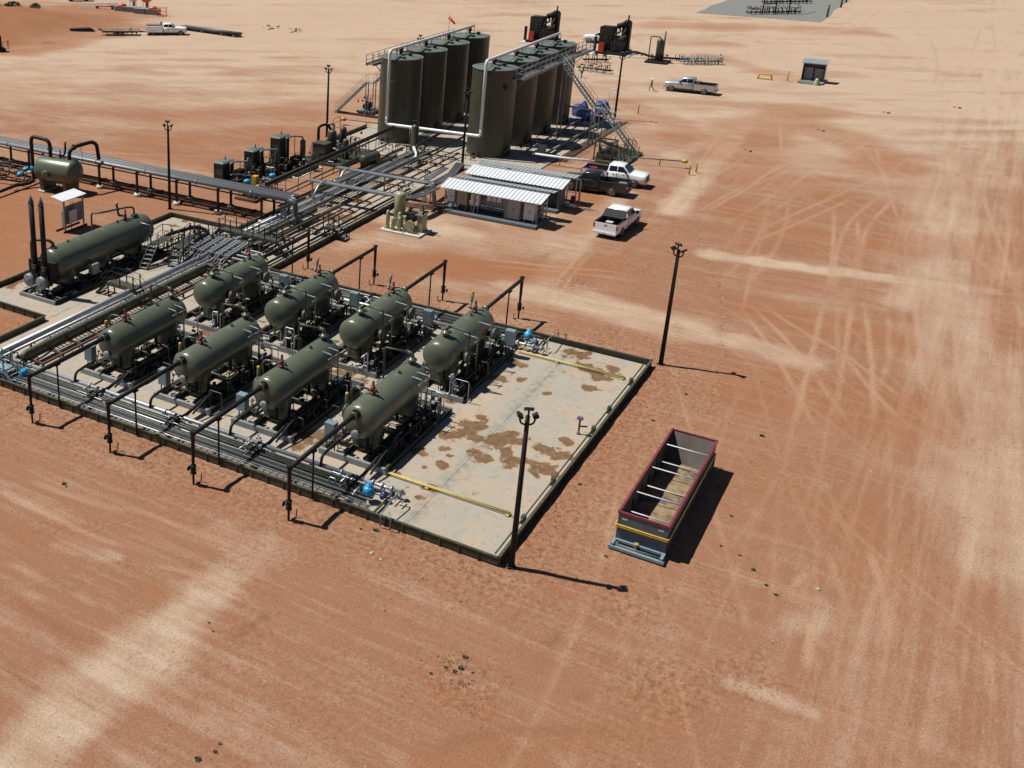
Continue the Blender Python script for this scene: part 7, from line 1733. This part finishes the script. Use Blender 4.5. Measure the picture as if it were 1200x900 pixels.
for x, y, s in ((178.4,115.7,.5),(177.8,110.2,.7)): 
    t = thing('scrap_pile', 'scattered dark scrap on the pale dirt '+('left' if s < .6 else 'right')+' of the pair beyond the pipe stack', 'scrap', (x,y,0), 0, 'dark scrap on the far dirt'); obj('scrap', clutter(int(y),-1.5,1.5,-1.2,1.2,9,.5), M['rust'], t)['kind'] = 'stuff'; obj('plank', MB().bx(-1.2,1.0,-.1,.1,.02,.12), M['wood'], t)
t = thing('grass_tuft', 'dry grey grass tuft on pale dirt at far left', 'grass', (141.2,138.6,0)); b = MB(); rr = random.Random(14)
for _ in range(160):
    x, y, a = rr.gauss(0,.7), rr.gauss(0,1.0), rr.uniform(0,6.28); b.quad((x,y,0),(x+.06,y+.06,0),(x+math.cos(a)*.25,y+math.sin(a)*.25,rr.uniform(.15,.4)))
obj('blades', b, M['weed'], t)

# ------------------------------------------------------------------ bushes beyond the bank, weeds on the dirt
def bush(loc, s, label, seed):
    t = thing('bush', label, 'bush', loc, 0, 'green bushes beyond the red bank')
    r = random.Random(seed); b = MB()
    for _ in range(420):
        u, v, q = r.uniform(0,6.28), r.uniform(0,1), r.uniform(.35,1)**.5
        c = Vector((math.cos(u)*math.cos(v*1.5)*s*q, math.sin(u)*math.cos(v*1.5)*s*q, .15+math.sin(v*1.5)*s*.75*q))
        d = Vector((r.uniform(-1,1),r.uniform(-1,1),r.uniform(-.5,1))).normalized(); e = d.cross(Vector((r.random(),r.random(),r.random()))).normalized(); k = r.uniform(.12,.3)*s*.6
        b.quad(c-d*k, c+e*k*.5, c+d*k, c-e*k*.5)
    obj('foliage', b, M['leaf'], t)
    st = MB()
    for _ in range(5): a = r.uniform(0,6.28); st.cyl((0,0,0),(math.cos(a)*s*.5,math.sin(a)*s*.5,s*.5),.05,5)
    obj('stem', st, M['wood'], t)
rb = random.Random(33); words = ('tallest bush at the frame corner','rounded bush second from the corner','low bush','spreading bush','small bush','pale bush','ragged bush','broad bush','far bush','last bush on the right')
bl = ('green bush in the top left corner, nearest the corner','low green bush just right of the corner bush','small bush half way along the green strip','wide bush behind the crest of the red bank','isolated bush at the right end of the green strip')
for i,(x,y) in enumerate(((152,166.5),(155.5,167.5),(158,165.5),(161.5,168),(166,166))):
    bush((x,y,1.9 if i < 3 else 1.3), (2.6,2.3,1.6,2.2,1.3)[i], bl[i], 50+i)
WP = [(35.64,35.89,.16),(41.2,20.2,.14),(40.9,20.9,.08),(51.13,13.3,.1),(50.39,13.2,.07),(60.51,12.01,.1),(62.21,6.31,.14),(52.52,5.97,.09),(49.23,4.91,.08),(48.39,4.14,.11),(47.48,3.42,.09),(49.52,5.82,.07),(45.53,10.17,.09),(35.2,12.86,.12),(34.49,12.73,.12),(34.16,13.25,.08),(34.5,12.2,.07),(33.5,13.6,.08),(25.15,18.44,.08),(25.56,18.5,.07),(24.49,18.74,.13),(34.16,12.85,.1),(30.57,22.44,.06),(30.92,22.92,.06),(65.16,11.25,.1),(46.97,2.9,.1),(55,7.1,.08),(35.5,35.6,.07)]
WL = ['lone dark weed tuft on the dirt left of the pale stripe','dark weed tuft at the foot of the pad wall by the front bracket','smaller tuft beside the one under the front bracket','weed tuft at the foot of the bare pad wall','small tuft just below the bare pad wall','weed tuft on the dirt behind the bin','dark tuft right of the far end of the bin','tuft on the dirt beside the bin shadow','first tuft of the line right of the bin, closest to it','larger tuft of the line right of the bin','outer tuft of the line right of the bin','faint small tuft close to the bin shadow','tuft in front of the bin nose','dark tuft at the top of the weed clump low in the middle','dark tuft at the left of the weed clump low in the middle','small tuft of the weed clump low in the middle','small right tuft of the weed clump low in the middle','small tuft above the weed clump low in the middle','upper of the dark tufts at the bottom left','right one of the dark tufts at the bottom left','biggest dark tuft at the bottom left edge','tuft among the weed clump low in the middle','tiny tuft on the right edge of the pale stripe','second tiny tuft on the right edge of the pale stripe','tuft on open dirt below the right light pole','tuft on open dirt farthest right of the bin line','tuft right of the bin rim on open dirt','tiny tuft near the lone weed left of the pale stripe']
for i,(x,y,s) in enumerate(WP):
    if i == 0:
        t = thing('weed_tuft', WL[0], 'weed', (x,y,0), 0, 'weed tufts on the dirt')
        b = MB(); rr = random.Random(70)
        for _ in range(46):
            a, q = rr.uniform(0,6.28), rr.uniform(.2,1); h = rr.uniform(.15,.5)
            p = Vector((math.cos(a)*q*.8, math.sin(a)*q*.8, 0)); w_ = Vector((-math.sin(a),math.cos(a),0))*.22
            b.quad(p*.3-w_*.4+Vector((0,0,.05)), p-w_+Vector((0,0,h)), p*1.25+Vector((0,0,h*.7)), p+w_+Vector((0,0,h*.9)))
        obj('leaves', b, M['weed'], t); t.scale = (s,s,s); w0 = t
    else:
        d = dup(w0, (x,y,0), i*1.3, WL[i]); d.scale = (s*1.25,s*1.25,s*1.25)
for i,(x,y,s) in enumerate(((48.5,1.4,.11),(39.4,19.5,.11),(39.2,18.9,.08),(55.6,33.6,.1))):
    if i == 3: continue
    t = thing('pale_stone', ('pale flat stone on the dirt right of the bin shadow','longer pale stone on the dirt in front of the near pad corner','smaller pale stone beside the longer one in front of the pad')[i], 'stone', (x,y,.02)); obj('stone', MB().ball((0,0,0),s,8,.4).ball((s,.2*s,0),s*.7,8,.4), M['tan'], t)
